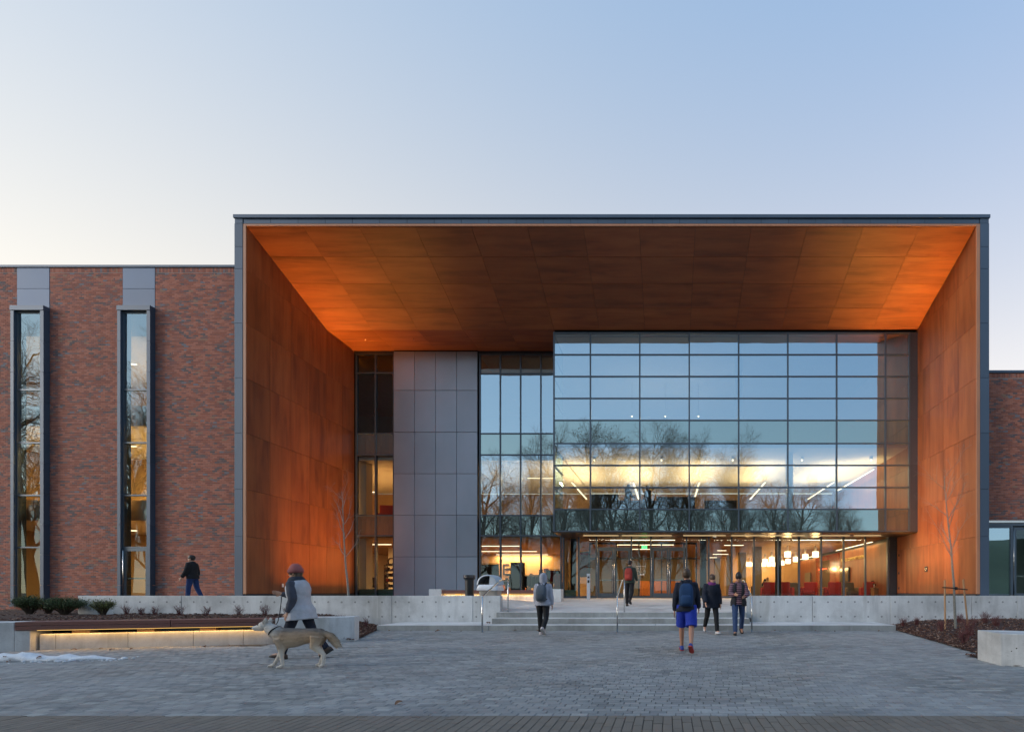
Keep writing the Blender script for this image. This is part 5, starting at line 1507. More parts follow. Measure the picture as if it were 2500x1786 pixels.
# ash urn
Yu = 17.8
ur = empty('ash_urn', (PX(1146, Yu), Yu, 0.845)); tag(ur, 'black cylindrical ash urn with a flared cap behind the wall', 'ash urn')
bk = plain('black powder coat', (0.014, 0.015, 0.017), 0.4, var=0.1)
MB().tube([(0, 0, 0), (0, 0, 0.80)], [0.15, 0.15], 20).build('urn_body', bk, ur, smooth=False)
MB().tube([(0, 0, 0.801), (0, 0, 0.86), (0, 0, 0.90), (0, 0, 0.93)], [0.15, 0.20, 0.21, 0.20], 20).build('urn_bowl', bk, ur, smooth=False)
MB().tube([(0, 0, 0.945), (0, 0, 0.985), (0, 0, 0.995)], [0.21, 0.205, 0.17], 20).build('urn_cap', bk, ur, smooth=False)
for k in range(3): MB().tube([(0.15 * math.cos(k * 2.1), 0.15 * math.sin(k * 2.1), 0.925), (0.15 * math.cos(k * 2.1), 0.15 * math.sin(k * 2.1), 0.95)], 0.012, 6).build('cap_post', bk, ur)
# card reader post
Yp = 25.3; zp = terrace_z(PX(1437, Yp), Yp)
cp = empty('card_reader_post', (PX(1437, Yp), Yp, zp)); tag(cp, 'slim pale metal card reader post left of the doors', 'post')
MB().box(-0.085, 0.085, -0.06, 0.06, 0, 1.36).build('post_body', plain('pale grey paint', (0.58, 0.62, 0.68), 0.4, 0.3, var=0.04), cp, bevel=0.008)
MB().box(-0.05, 0.05, -0.075, -0.061, 1.12, 1.22).build('keypad', M['dark_steel'], cp, bevel=0.004)
MB().box(-0.045, 0.045, -0.08, -0.061, 0.88, 1.02).build('reader', M['black'], cp, bevel=0.006)
# dome security camera under the box
dc = empty('dome_camera', (PX(1744, 26.6), 26.6, gz[0] - 0.077)); tag(dc, 'small grey dome camera hanging under the glass box', 'camera')
MB().tube([(0, 0, 0), (0, 0, -0.07)], [0.11, 0.13], 16).build('mount', M['panel'], dc, smooth=False)
MB().ball((0, 0, -0.075), 0.10, 0.10, 0.10).build('dome', M['screen'], dc, smooth=True)
# access plate and door leaf in the right wood wall
ap = empty('wall_control_plate', (XR - 0.012, 26.6 - 2.3, 2.35)); tag(ap, 'small dark control plate on the right wood wall', 'plate')
MB().box(-0.02, 0.0, -0.13, 0.13, -0.14, 0.14).build('plate_body', M['dark_steel'], ap, bevel=0.006); MB().box(-0.03, -0.021, -0.07, 0.07, -0.05, 0.05).build('button', M['steel'], ap)
for z in (1.35, 2.2, 3.2): part(MB().box(XR - 0.03, XR - 0.008, 27.1, 27.2, z, z + 0.12), 'hinge', M['steel'])
ap = empty('wall_lamp_switch', (XL + 0.012, 22.3, PZ(1428, 22.3))); tag(ap, 'tiny pale switch plate low on the left wood wall', 'plate')
MB().box(0.0, 0.02, -0.05, 0.05, -0.08, 0.08).build('plate_body', M['white_gloss'], ap, bevel=0.004)

# ------------------------------------------------------------------ young trees, stakes, shrubs
def grow(mb_t, mb_b, p, d, length, r, depth, prm, rng, split_r, first=True):
    """one branch as a bent tapering tube with its children"""
    segs = prm['segs'][depth]
    pts = [p.copy()]; rad = [r]
    dd = d.copy(); q = p.copy()
    for i in range(segs):
        dd = (dd + Vector((rng.gauss(0, 1), rng.gauss(0, 1), rng.gauss(0, 1))) * prm['wob'][depth] + Vector((0, 0, prm['up'][depth]))).normalized()
        q = q + dd * (length / segs)
        pts.append(q.copy()); rad.append(max(prm['rmin'], r * (1 - (i + 1) / segs * prm['taper'][depth])))
    (mb_t if depth < split_r else mb_b).tube(pts, rad, prm['sides'][depth], caps=False)
    if depth >= len(prm['n']): return
    n = prm['n'][depth]
    n = rng.randint(n[0], n[1])
    for k in range(n):
        t_ = prm['start'][depth] + (1 - prm['start'][depth]) * (k + rng.random()) / n
        f = t_ * segs; i = min(int(f), segs - 1); u = f - i
        o = pts[i].lerp(pts[i + 1], u); rr = rad[i] + (rad[i + 1] - rad[i]) * u
        ax = (pts[i + 1] - pts[i]).normalized()
        side = ax.orthogonal().normalized(); side = Matrix.Rotation(rng.uniform(0, 6.28) if depth else k * 2.4 + rng.uniform(-.4, .4), 3, ax) @ side
        a = R(rng.uniform(*prm['ang'][depth]))
        nd = (ax * math.cos(a) + side * math.sin(a)).normalized()
        L = prm['len'][depth + 1] * rng.uniform(0.7, 1.2) * (1.15 - 0.55 * t_)
        grow(mb_t, mb_b, o, nd, L, min(rr * 0.75, prm['rad'][depth + 1]), depth + 1, prm, rng, split_r)
young = dict(segs=[10, 6, 4, 2], wob=[0.035, 0.10, 0.12, 0.1], up=[0.05, 0.10, 0.06, 0.0], taper=[0.85, 0.8, 0.8, 0.7], sides=[8, 6, 5, 3], n=[(11, 11), (3, 5), (1, 3)], start=[0.36, 0.25, 0.3],
             ang=[(32, 52), (28, 50), (30, 60)], len=[4.3, 1.45, 0.55, 0.22], rad=[0.038, 0.014, 0.006, 0.003], rmin=0.0022)
def young_tree(x, y, z, label, H, seed, mat_k='bark_grey'):
    o = empty('young_tree', (x, y, z)); tag(o, label, 'tree')
    rng = random.Random(seed); t1, t2 = MB(), MB(); prm = dict(young); prm['len'] = [H, 1.3 * H / 4.3, 0.5 * H / 4.3, 0.22]
    grow(t1, t2, Vector((0, 0, 0)), Vector((0, 0, 1)), H, 0.04, 0, prm, rng, 1)
    t1.build('trunk', M[mat_k], o, smooth=True); t2.build('crown', M[mat_k], o, smooth=True)
    return o
YT = 14.3; xt = PX(2333, YT)
young_tree(xt, YT, zr(xt, YT), 'bare young tree tied between two wooden stakes in the right bed', 4.6, 11)
for px, top, lab, lean in ((2300, 1415, 'left wooden stake beside the tied young tree', 0.05), (2362, 1413, 'right wooden stake leaning beside the tied young tree', -0.16)):
    Ys = 14.2 if px < 2330 else 14.6
    x = PX(px + (8 if px < 2330 else 2), Ys); z0 = zr(x, Ys)
    o = empty('tree_stake', (x, Ys, z0)); tag(o, lab, 'stake', 'stakes of the young tree')
    h = PZ(top, Ys) - z0
    MB().tube([(0, 0, -0.1), (lean * -0.4 if lean > 0 else lean, 0, h)], 0.026, 8).build('stake_pole', M['stake'], o, smooth=False)
ti = MB()
xs1, xs2 = PX(2302, 14.2), PX(2357, 14.6)
z1, z2_ = PZ(1433, 14.2), PZ(1438.5, 14.6)
o = empty('tree_tie', (xt, YT, PZ(1435, YT))); tag(o, 'black strap tying the young tree to its stakes', 'strap')
c0 = Vector((xt, YT, PZ(1435, YT)))
MB().box(-0.04, 0.04, -0.045, 0.045, -0.05, 0.04).build('knot', M['black'], o, bevel=0.01)
MB().tube([Vector((xs1 - 0.03, 14.16, z1)) - c0, Vector((-0.02, -0.05, 0.0))], 0.016, 6).build('strap_band', M['black'], o)
MB().tube([Vector((0.02, -0.05, -0.01)), Vector((xs2 + 0.03, 14.55, z2_)) - c0], 0.016, 6).build('strap_band', M['black'], o)
YT2 = 17.9
young_tree(PX(851, YT2), YT2, 0.845, 'thin bare young tree in front of the left wood wall', 4.1, 29)

def twig_shrub(x, y, z, h, w, n, label, seed, mat='twig_red', group='bare red twigged shrubs'):
    o = empty('twig_shrub', (x, y, z)); tag(o, label, 'shrub', group)
    rng = random.Random(seed); b = MB()
    for k in range(n):
        a = rng.uniform(0, 6.28); sp = rng.uniform(0.1, 1) * w
        L = h * rng.uniform(0.6, 1.1)
        p0 = Vector((rng.gauss(0, w * 0.15), rng.gauss(0, w * 0.15), -0.02))
        p2 = p0 + Vector((sp * math.cos(a), sp * math.sin(a), L)); p1 = p0.lerp(p2, 0.5) + Vector((rng.gauss(0, .02), rng.gauss(0, .02), 0.03))
        b.tube([p0, p1, p2], [0.0045, 0.0035, 0.0018], 3, caps=False)
        for j in range(2):
            q = p1.lerp(p2, rng.random()); b.tube([q, q + Vector((rng.gauss(0, .05), rng.gauss(0, .05), rng.uniform(.04, .1)))], [0.0025, 0.0012], 3, caps=False)
    b.build('twigs', M[mat], o)
    return o
ORD = ('first', 'second', 'third', 'fourth', 'fifth', 'sixth', 'seventh', 'eighth', 'ninth', 'tenth', 'eleventh', 'twelfth')
for k, (px, s) in enumerate(((310, 1.0), (345, .7), (378, .9), (440, 1.1), (505, 1.0), (583, 1.0), (648, 1.2), (700, .8))):
    Y = 16.2; x = PX(px, Y)
    twig_shrub(x, Y, zl(x, Y), 0.30 * s, 0.16 * s, 34, 'bare red twigged shrub along the left terrace wall, %s from the left' % ORD[k], 100 + k)
for k, (px, Y, s) in enumerate(((832, 15.8, 0.8), (893, 15.6, 1.0))):
    x = PX(px, Y); twig_shrub(x, Y, zl(x, Y), 0.28 * s, 0.14 * s, 26, 'small red twigged shrub on the mulch right of the bench block, %s' % ('nearer the block', 'nearer the step')[k], 130 + k)
for k, (px, Y, s) in enumerate(((2205, 16.0, 1.0), (2238, 15.9, .8), (2298, 13.9, 1.2), (2365, 12.6, 1.7), (2342, 15.6, .9), (2407, 15.4, 1.2), (2432, 14.6, 1.1), (2353, 11.3, 1.0))):
    x = PX(px, Y); twig_shrub(x, Y, zr(x, Y), 0.30 * s, 0.16 * s, 40, 'bare red twigged shrub in the right mulch bed, %s of eight' % ORD[k], 150 + k)
def leafy_shrub(px, Y, wpx, hpx, label, mat, seed, n=1500, stems=True):
    x = PX(px, Y); z = zl(x, Y); w = wpx * Y / F / 2; h = hpx * Y / F
    o = empty('leafy_shrub', (x, Y, z)); tag(o, label, 'shrub', 'evergreen shrubs in the left bed')
    rng = random.Random(seed); b = MB(); s = MB()
    tips = []
    for k in range(90):
        a = rng.uniform(0, 6.28); rr = math.sqrt(rng.random())
        t_ = Vector((w * rr * math.cos(a), w * 0.8 * rr * math.sin(a), h * (0.55 + 0.42 * math.sqrt(max(0, 1 - rr * rr * 0.9)) * rng.uniform(0.75, 1.05))))
        tips.append(t_)
        s.tube([(rng.gauss(0, .03), rng.gauss(0, .03), -0.03), t_ * 0.55 + Vector((0, 0, 0.02)), t_], [0.009, 0.006, 0.003], 4, caps=False)
    for k in range(n):
        t_ = rng.choice(tips)
        c = t_ * rng.uniform(0.42, 1.04) ** 0.7 + Vector((rng.gauss(0, .06), rng.gauss(0, .06), rng.gauss(0, .05)))
        L = rng.uniform(0.03, 0.055); W = L * 0.5
        q = Matrix.Rotation(rng.uniform(0, 6.28), 3, 'Z') @ Matrix.Rotation(rng.gauss(-0.5, 0.6), 3, 'Y')
        b.add([c + q @ Vector(v) for v in ((0, 0, 0), (L * .5, -W / 2, .004), (L, 0, 0), (L * .5, W / 2, .004))], [(0, 1, 2, 3)])
    s.build('stems', M['bark_dark'], o); b.build('foliage', mat, o)
leafy_shrub(72, 16.9, 66, 44, 'dark green rounded shrub under the left window bay', M['leaf'], 1, 5200)
leafy_shrub(158, 16.6, 84, 42, 'wide dark green shrub against the end of the left terrace wall', M['leaf'], 2, 6500)
leafy_shrub(118, 17.4, 40, 30, 'low dark shrub between the two green shrubs', M['leaf'], 4, 2600)
leafy_shrub(250, 16.4, 52, 38, 'small yellow green shrub before the left terrace wall', M['leaf_y'], 3, 2200)

# ------------------------------------------------------------------ what stands behind the camera and shows in the glass
big = dict(segs=[8, 7, 5, 4, 2], wob=[0.05, 0.12, 0.16, 0.18, 0.2], up=[0.02, 0.10, 0.05, 0.02, 0.0], taper=[0.7, 0.8, 0.8, 0.8, 0.7], sides=[10, 7, 5, 4, 3], n=[(11, 13), (8, 10), (7, 9), (5, 7)], start=[0.22, 0.25, 0.2, 0.15],
           ang=[(25, 50), (30, 60), (30, 60), (25, 60)], len=[14, 8.0, 4.0, 2.0, 0.95], rad=[0.36, 0.13, 0.05, 0.022, 0.011], rmin=0.006)
tree_protos = []
for sd in range(3):
    rng = random.Random(500 + sd); t1, t2 = MB(), MB()
    prm = dict(big)
    if sd == 1: prm['ang'] = [(15, 32), (18, 40), (25, 50), (25, 55)]; prm['up'] = [0.03, 0.2, 0.12, 0.05, 0.0]
    grow(t1, t2, Vector((0, 0, -0.3)), Vector((0, 0, 1)), 15, 0.42, 0, prm, rng, 2)
    lv = None
    if sd == 0:
        lv = MB()
        for k in range(4500):
            v = Vector(t2.v[rng.randrange(len(t2.v))]); 
            if v.z < 6: continue
            L = rng.uniform(0.10, 0.2); q = Matrix.Rotation(rng.uniform(0, 6.28), 3, 'Z') @ Matrix.Rotation(rng.uniform(-1, 1), 3, 'Y')
            lv.add([v + q @ Vector(c) for c in ((0, 0, 0), (L * .5, -L * .3, 0), (L, 0, 0), (L * .5, L * .3, 0))], [(0, 1, 2, 3)])
    tree_protos.append((t1.mesh('trunk', True), t2.mesh('crown', True), lv.mesh('leaves') if lv else None))
    tree_protos[-1][0].materials.append(M['bark_dark']); tree_protos[-1][1].materials.append(M['twig_brown'])
    if lv: tree_protos[-1][2].materials.append(M['leaf_brown'])
spots = [(-9.5, -12, 0, 1.15, 'left of the glass box grid centre'), (-2.5, -14, 2, 1.1, 'in the middle of the mirrored row'), (3.5, -11, 2, 1.05, 'right of the mirrored middle'), (10.5, -13, 1, 0.95, 'above the shorts wearer'),
         (17.5, -17, 2, 0.85, 'near the mirrored hill'), (-20.5, -14, 1, 0.95, 'beside the metal panels'), (-28, -12, 1, 1.0, 'mirrored in the curtain wall edge'), (-15, -18, 2, 1.0, 'behind the brown leaved tree'),
         (-62.5, -14, 1, 1.5, 'mirrored in the window bay with the door'), (-70, -24, 2, 1.3, 'mirrored between the window bays'), (-74.5, -13, 2, 1.65, 'mirrored in the left window bay'), (-52, -20, 0, 1.4, 'at the right rim of the door bay'), (24, -26, 1, 0.8, 'beside the mirrored hill'),
         (-13.5, -9, 2, 1.05, 'near, at the left rim of the glass box'), (-5.5, -8, 0, 1.0, 'near, left of the middle'), (0.8, -9, 2, 0.95, 'near, in the middle'), (6.8, -8, 1, 0.9, 'near, right of the middle'), (14.0, -9, 2, 0.75, 'near, left of the mirrored hill'), (-24.5, -9, 2, 1.0, 'near, in the curtain wall'),
         (-34, -40, 2, 1.1, 'far, left of the curtain wall'), (-24, -46, 0, 1.0, 'far, behind the curtain wall trees'), (-13, -42, 1, 1.05, 'far, behind the brown leaved tree'), (-5, -50, 0, 1.0, 'far, left of the middle'), (5, -44, 2, 1.0, 'far, in the middle'), (14, -52, 1, 0.95, 'far, right of the middle'), (22, -40, 2, 0.9, 'far, over the mirrored hill'), (30, -30, 1, 0.75, 'far right above the mirrored hill'), (-42, -30, 0, 1.1, 'far, hidden left of the curtain wall'), (-89, -27, 1, 1.5, 'far, in the left window bay'), (-68, -46, 1, 1.2, 'far, between the window bays')]
for k, (x, y, v, s, lab) in enumerate(spots):
    o = empty('bare_tree', (x, y, 0), k * 1.7); o.scale = (s, s, s)
    tag(o, 'tall bare tree mirrored in the glass, ' + lab, 'tree', 'bare trees mirrored in the glass')
    inst(tree_protos[v][0], 'trunk', o, (0, 0, 0)); inst(tree_protos[v][1], 'crown', o, (0, 0, 0))
    if tree_protos[v][2]: tag(inst(tree_protos[v][2], 'leaves', o, (0, 0, 0)), kind='stuff')
hm = MB()
nx_, ny_ = 60, 14
for j in range(ny_ + 1):
    for i in range(nx_ + 1):
        x = -260 + 620 * i / nx_; y = -120 - 160 * j / ny_
        e = math.sin(math.pi * min(1, j / ny_ * 0.75 + 0.0)) ** 1.2
        xx = max(0.0, min(1.0, (x - 10) / 110)); bump = xx * xx * (3 - 2 * xx)
        z = -0.32 + e * (1.0 + 27 * bump + 3 * mnoise.noise(Vector((x * 0.015, y * 0.02, 1.0))))
        hm.v.append((x, y, z))
for j in range(ny_):
    for i in range(nx_):
        a = j * (nx_ + 1) + i; hm.f.append((a, a + nx_ + 1, a + nx_ + 2, a + 1)); hm.m.append(0)
tag(hm.build('hillside', M['hillside'], smooth=True), kind='structure')

# ------------------------------------------------------------------ people
SKIN = plain('skin', (0.52, 0.29, 0.20), 0.55, var=0.06, scale=20, bump=0.0)
SKIN2 = plain('tanned skin', (0.44, 0.22, 0.14), 0.55, var=0.06, scale=20, bump=0.0)
def ell(c, rx, ry, n=16, fwd=0.0):
    return [(c[0] + rx * math.cos(2 * math.pi * k / n), c[1] + ry * math.sin(2 * math.pi * k / n), c[2] + fwd * math.sin(2 * math.pi * k / n)) for k in range(n)]
def folds(me, amp, sx_, sz_):
    n = len(me.vertices)
    co = [0.0] * (3 * n); me.vertices.foreach_get('co', co)
    no = [0.0] * (3 * n); me.vertex_normals.foreach_get('vector', no)
    for i in range(0, 3 * n, 3):
        x, y, z = co[i:i + 3]
        d = amp * (mnoise.noise(Vector((x * sx_, y * sx_, z * sz_))) + 0.5 * mnoise.noise(Vector((x * sx_ * 2.4, y * sx_ * 2.4, z * sz_ * 2.2))))
        co[i] += no[i] * d; co[i + 1] += no[i + 1] * d; co[i + 2] += no[i + 2] * d
    me.vertices.foreach_set('co', co); me.update()
class Fig:
    """A figure facing -Y, feet on z = 0; lofts are welded to one surface by remeshing."""
    def __init__(s, H, legs, arms, lean=0.0, head_pitch=0.0, head_yaw=0.0, seated=False):
        s.H = H; k = s.k = H / 1.75
        s.legs = []
        hipz = 0.93
        # legs: (thigh angle forward, knee bend, foot pitch) in degrees for left (+x) and right (-x)
        tmp = []
        for sx_, (a, b, f) in zip((1, -1), legs):
            hip = Vector((sx_ * 0.093, 0, hipz))
            kn = hip + Vector((sx_ * 0.012, -0.44 * math.sin(R(a)), -0.44 * math.cos(R(a))))
            an = kn + Vector((0, -0.41 * math.sin(R(a - b)), -0.41 * math.cos(R(a - b))))
            fd = Vector((sx_ * 0.12, -math.cos(R(f)), -math.sin(R(f)))).normalized()
            toe = an + fd * 0.17 + Vector((0, 0, -0.055))
            heel = an - fd * 0.06 + Vector((0, 0, -0.06))
            tmp.append((hip, kn, an, toe, heel, fd))
        low = min(min(t_[3].z, t_[4].z) for t_ in tmp) - 0.028
        s.off = Vector((0, 0, -low))
        s.legs = [tuple((v + s.off if i < 5 else v) for i, v in enumerate(t_)) for t_ in tmp]
        s.lean = R(lean)
        s.base = Vector((0, 0, hipz)) + s.off
        s.arms = []
        for sx_, (a, out, e, inn) in zip((1, -1), arms):
            sh = s.T(Vector((sx_ * 0.172, 0.0, 0.462)))
            d = Vector((sx_ * math.sin(R(out)), -math.sin(R(a)) * math.cos(R(out)), -math.cos(R(a)) * math.cos(R(out))))
            el = sh + d * 0.29
            d2 = Vector((sx_ * math.sin(R(out - inn)), -math.sin(R(a + e)) * math.cos(R(out - inn)), -math.cos(R(a + e)) * math.cos(R(out - inn))))
            wr = el + d2 * 0.25
            s.arms.append((sh, el, wr, d2.normalized()))
        s.hp, s.hy = R(head_pitch), R(head_yaw)
    def T(s, v):
        """torso frame: hip centre at origin, leaning forward"""
        return s.base + Matrix.Rotation(s.lean, 3, 'X') @ v
    def HT(s, v):
        q = Matrix.Rotation(s.hy, 3, 'Z') @ Matrix.Rotation(s.hp, 3, 'X')
        return s.T(Vector((0, -0.015, 0.575))) + q @ v
    def torso_rings(s, grow_, z0=-0.06, z1=0.55, hem=0.0):
        prof = [(-0.10, 0.155, 0.105, 0.01), (-0.02, 0.168, 0.115, 0.01), (0.08, 0.150, 0.105, 0.0), (0.18, 0.140, 0.100, 0.0), (0.28, 0.155, 0.112, 0.0), (0.38, 0.168, 0.115, 0.005), (0.44, 0.160, 0.104, 0.005), (0.49, 0.118, 0.088, 0.005), (0.535, 0.075, 0.068, 0.0)]
        rs = []
        zs = [p[0] for p in prof]
        def at(z):
            z = max(zs[0], min(zs[-1], z))
            for a, b in zip(prof[:-1], prof[1:]):
                if a[0] <= z <= b[0]:
                    u = (z - a[0]) / (b[0] - a[0]); return [a[i] + (b[i] - a[i]) * u for i in range(4)]
            return prof[-1]
        n = 12
        for i in range(n + 1):
            z = z0 + (z1 - z0) * i / n; p = at(z); fl = hem * max(0, (0.12 - z)) 
            rs.append([s.T(Vector(v)) for v in ell((0, p[3], z), p[1] + grow_ + fl, p[2] + grow_ + fl)])
        return rs
    def scale_all(s, mb):
        mb.v = [(v[0] * s.k, v[1] * s.k, v[2] * s.k) for v in mb.v]; return mb
    def body(s, parent, skin):
        b = MB()
        b.rings(s.torso_rings(0.0))
        b.tube([s.T(Vector((0, 0.005, 0.50))), s.T(Vector((0, -0.005, 0.58))), s.HT(Vector((0, 0, 0.03)))], [0.062, 0.055, 0.055], 12)
        # head: chin to crown
        prof = [(-0.015, 0.030, 0.030, -0.055), (0.005, 0.052, 0.062, -0.035), (0.045, 0.066, 0.085, -0.015), (0.095, 0.073, 0.096, 0.0), (0.145, 0.076, 0.099, 0.008), (0.185, 0.068, 0.088, 0.010), (0.212, 0.048, 0.062, 0.010), (0.226, 0.018, 0.022, 0.010)]
        b.rings([[s.HT(Vector(v)) for v in ell((0, p[3], p[0]), p[1], p[2])] for p in prof])
        b.tube([s.HT(Vector((0, -0.090, 0.105))), s.HT(Vector((0, -0.117, 0.066))), s.HT(Vector((0, -0.098, 0.058)))], [0.010, 0.017, 0.010], 8)       # nose
        b.tube([s.HT(Vector((-0.024, -0.088, 0.030))), s.HT(Vector((0, -0.098, 0.030))), s.HT(Vector((0.024, -0.088, 0.030)))], [0.007, 0.010, 0.007], 6)   # lips
        b.tube([s.HT(Vector((-0.045, -0.083, 0.118))), s.HT(Vector((0, -0.094, 0.120))), s.HT(Vector((0.045, -0.083, 0.118)))], [0.010, 0.012, 0.010], 6)  # brow
        for sx_ in (-1, 1):
            b.ball(s.HT(Vector((sx_ * 0.078, 0.012, 0.085))), 0.010, 0.022, 0.034, 8, 6)
        for (hip, kn, an, toe, heel, fd), sx_ in zip(s.legs, (1, -1)):
            b.tube([hip + Vector((0, 0, 0.05)), hip, hip.lerp(kn, 0.5), kn, kn.lerp(an, 0.3), kn.lerp(an, 0.7), an], [0.085, 0.086, 0.072, 0.054, 0.056, 0.042, 0.036], 12)
            b.tube([heel, an + Vector((0, 0, -0.03)), an.lerp(toe, 0.6), toe], [0.03, 0.04, 0.035, 0.02], 8)
        for (sh, el, wr, d2), sx_ in zip(s.arms, (1, -1)):
            b.tube([s.T(Vector((sx_ * 0.12, 0, 0.46))), sh, sh.lerp(el, 0.5), el, el.lerp(wr, 0.35), wr], [0.06, 0.055, 0.046, 0.038, 0.037, 0.026], 10)
            side = Vector((sx_, 0, 0)) - d2 * d2.x * sx_
            side = side.normalized() if side.length > 0.1 else Vector((0, -1, 0))
            across = d2.cross(side).normalized()          # the palm is narrow along side, wide along across
            palm = wr + d2 * 0.085
            b.rings([[wr + side * 0.016 * math.cos(t_) + across * 0.024 * math.sin(t_) for t_ in [2 * math.pi * q / 10 for q in range(10)]],
                     [wr + d2 * 0.04 + side * 0.016 * math.cos(t_) + across * 0.038 * math.sin(t_) for t_ in [2 * math.pi * q / 10 for q in range(10)]],
                     [palm + side * 0.014 * math.cos(t_) + across * 0.040 * math.sin(t_) for t_ in [2 * math.pi * q / 10 for q in range(10)]]])
            for q in range(4):
                o = palm + across * (-0.031 + 0.0207 * q); L = (0.066, 0.078, 0.074, 0.058)[q]
                b.tube([o - d2 * 0.01, o + d2 * L * 0.5 - side * 0.006, o + d2 * L * 0.95 - side * 0.026], [0.0098, 0.0090, 0.0075], 6)
            o = wr + d2 * 0.03 + across * 0.03 * (1 if across.y < 0 else -1)
            ac = across * (1 if across.y < 0 else -1)
            b.tube([o, o + d2 * 0.03 + ac * 0.028, o + d2 * 0.062 + ac * 0.034], [0.013, 0.011, 0.009], 6)
        return remeshed(s.scale_all(b), 'body', skin, parent, 0.0085, 3)
    def eyes(s, parent):
        for sx_ in (-1, 1):
            b = MB(); b.ball(s.HT(Vector((sx_ * 0.031, -0.088, 0.100))), 0.010, 0.006, 0.007, 8, 6); s.scale_all(b).build('eye', M['screen'], parent, smooth=True)
    def top(s, parent, mat, name='jacket', g=0.028, hem=-0.10, flare=0.25, sleeve=1.0, hood=None, collar=True):
        b = MB()
        b.rings(s.torso_rings(g, hem, 0.53, flare))
        for (sh, el, wr, d2), sx_ in (zip(s.arms, (1, -1)) if sleeve else ()):
            e = wr - d2 * 0.005 if sleeve >= 1 else el
            pts = [s.T(Vector((sx_ * 0.09, 0, 0.462))), sh, sh.lerp(el, 0.5), el] + ([el.lerp(wr, 0.5), e] if sleeve >= 1 else [])
            rd = [0.058 + g * .5, 0.056 + g * .7, 0.052 + g * .8, 0.044 + g * .8] + ([0.04 + g * .75, 0.032 + g * .6] if sleeve >= 1 else [])
            b.tube(pts, rd, 12)
        if collar: b.tube([s.T(Vector((0, 0.004, 0.50))), s.T(Vector((0, 0.0, 0.565)))], [0.085 + g * .4, 0.075 + g * .2], 14)
        o = remeshed(s.scale_all(b), name, mat, parent, 0.0125, 5)
        # a few soft folds
        folds(o.data, 0.007, 9, 14)
        return o
    def pants(s, parent, mat, name='trousers', g=0.018, short=False):
        b = MB()
        b.rings(s.torso_rings(g * 0.7, -0.10, 0.10))
        for (hip, kn, an, toe, heel, fd) in s.legs:
            if short:
                e = hip.lerp(kn, 0.92)
                b.tube([hip + Vector((0, 0, 0.06)), hip, hip.lerp(kn, 0.5), e], [0.095 + g, 0.100 + g, 0.100 + g, 0.098 + g], 14)
            else:
                b.tube([hip + Vector((0, 0, 0.06)), hip, hip.lerp(kn, 0.5), kn, kn.lerp(an, 0.4), an + Vector((0, 0, -0.01))], [0.092 + g * .5, 0.094 + g * .6, 0.078 + g * .8, 0.062 + g * .8, 0.058 + g * .9, 0.046 + g], 14)
        o = remeshed(s.scale_all(b), name, mat, parent, 0.0115, 4)
        folds(o.data, 0.006, 10, 16)
        return o
    def shoes(s, parent, mat, sole):
        for (hip, kn, an, toe, heel, fd) in s.legs:
            b = MB(); up = Vector((0, 0, 1)) - fd * fd.z; up.normalize(); sd_ = fd.cross(up)
            rs = []
            for u, w, h in ((-0.095, 0.024, 0.05), (-0.08, 0.036, 0.085), (-0.02, 0.041, 0.105), (0.05, 0.043, 0.075), (0.12, 0.047, 0.055), (0.165, 0.038, 0.042), (0.19, 0.018, 0.028)):
                c = an + fd * u - up * 0.085
                rs.append([c + sd_ * w * math.cos(t_) + up * (h * 0.5 + h * 0.5 * math.sin(t_)) for t_ in [2 * math.pi * q / 14 for q in range(14)]])
            b.rings(rs)
            o = s.scale_all(b).build('shoe', mat, parent, smooth=True)
            b2 = MB(); rs = []
            for u, w in ((-0.098, 0.024), (-0.08, 0.04), (-0.02, 0.042), (0.05, 0.045), (0.12, 0.050), (0.17, 0.040), (0.195, 0.018)):
                c = an + fd * u - up * 0.088
                rs.append([c - sd_ * w - up * 0.001, c + sd_ * w - up * 0.001, c + sd_ * w + up * 0.022, c - sd_ * w + up * 0.022])
            b2.rings(rs); s.scale_all(b2).build('sole', sole, o)
    def cap(s, parent, mat, name, g=0.012, z0=0.10, back=0.0, tall=0.0, long_=0.0):
        """hair, hat or hood: a shell over the skull; long_ lets it fall behind the neck"""
        b = MB()
        prof = [(z0, 0.073, 0.096, 0.006), (0.125, 0.076, 0.099, 0.008), (0.150, 0.076, 0.099, 0.009), (0.185, 0.068, 0.088, 0.010), (0.214 + tall * .5, 0.048, 0.062, 0.010), (0.236 + tall, 0.014, 0.018, 0.010)]
        b.rings([[s.HT(Vector(v)) for v in ell((0, p[3] + back, p[0]), p[1] + g, p[2] + g)] for p in prof])
        if long_:
            b.rings([[s.HT(Vector(v)) for v in ell((0, 0.045, z), w, d)] for z, w, d in ((0.17, 0.07, 0.06), (0.08, 0.085, 0.06), (-0.02, 0.088, 0.055), (-0.02 - long_, 0.06, 0.035))])
        else:
            b.rings([[s.HT(Vector(v)) for v in ell((0, 0.045, z), w, d)] for z, w, d in ((0.17, 0.07, 0.058), (0.08, 0.074, 0.055), (0.03, 0.06, 0.04))])
        return remeshed(s.scale_all(b), name, mat, parent, 0.009, 3)
    def hood(s, parent, mat, up=True):
        b = MB()
        if up:
            prof = [(-0.10, 0.13, 0.11, 0.03), (-0.03, 0.10, 0.10, 0.02), (0.05, 0.105, 0.118, 0.012), (0.12, 0.108, 0.125, 0.016), (0.19, 0.098, 0.115, 0.022), (0.235, 0.07, 0.085, 0.03), (0.262, 0.02, 0.03, 0.035)]
            b.rings([[s.HT(Vector(v)) for v in ell((0, p[3], p[0]), p[1], p[2])] for p in prof])
        else:
            b.ball(s.T(Vector((0, 0.085, 0.50))), 0.12, 0.06, 0.075, 12, 8)
        return remeshed(s.scale_all(b), 'hood', mat, parent, 0.011, 4)
def person(x, y, z, rz, label):
    o = empty('person', (x, y, z), rz); tag(o, label, 'person'); return o
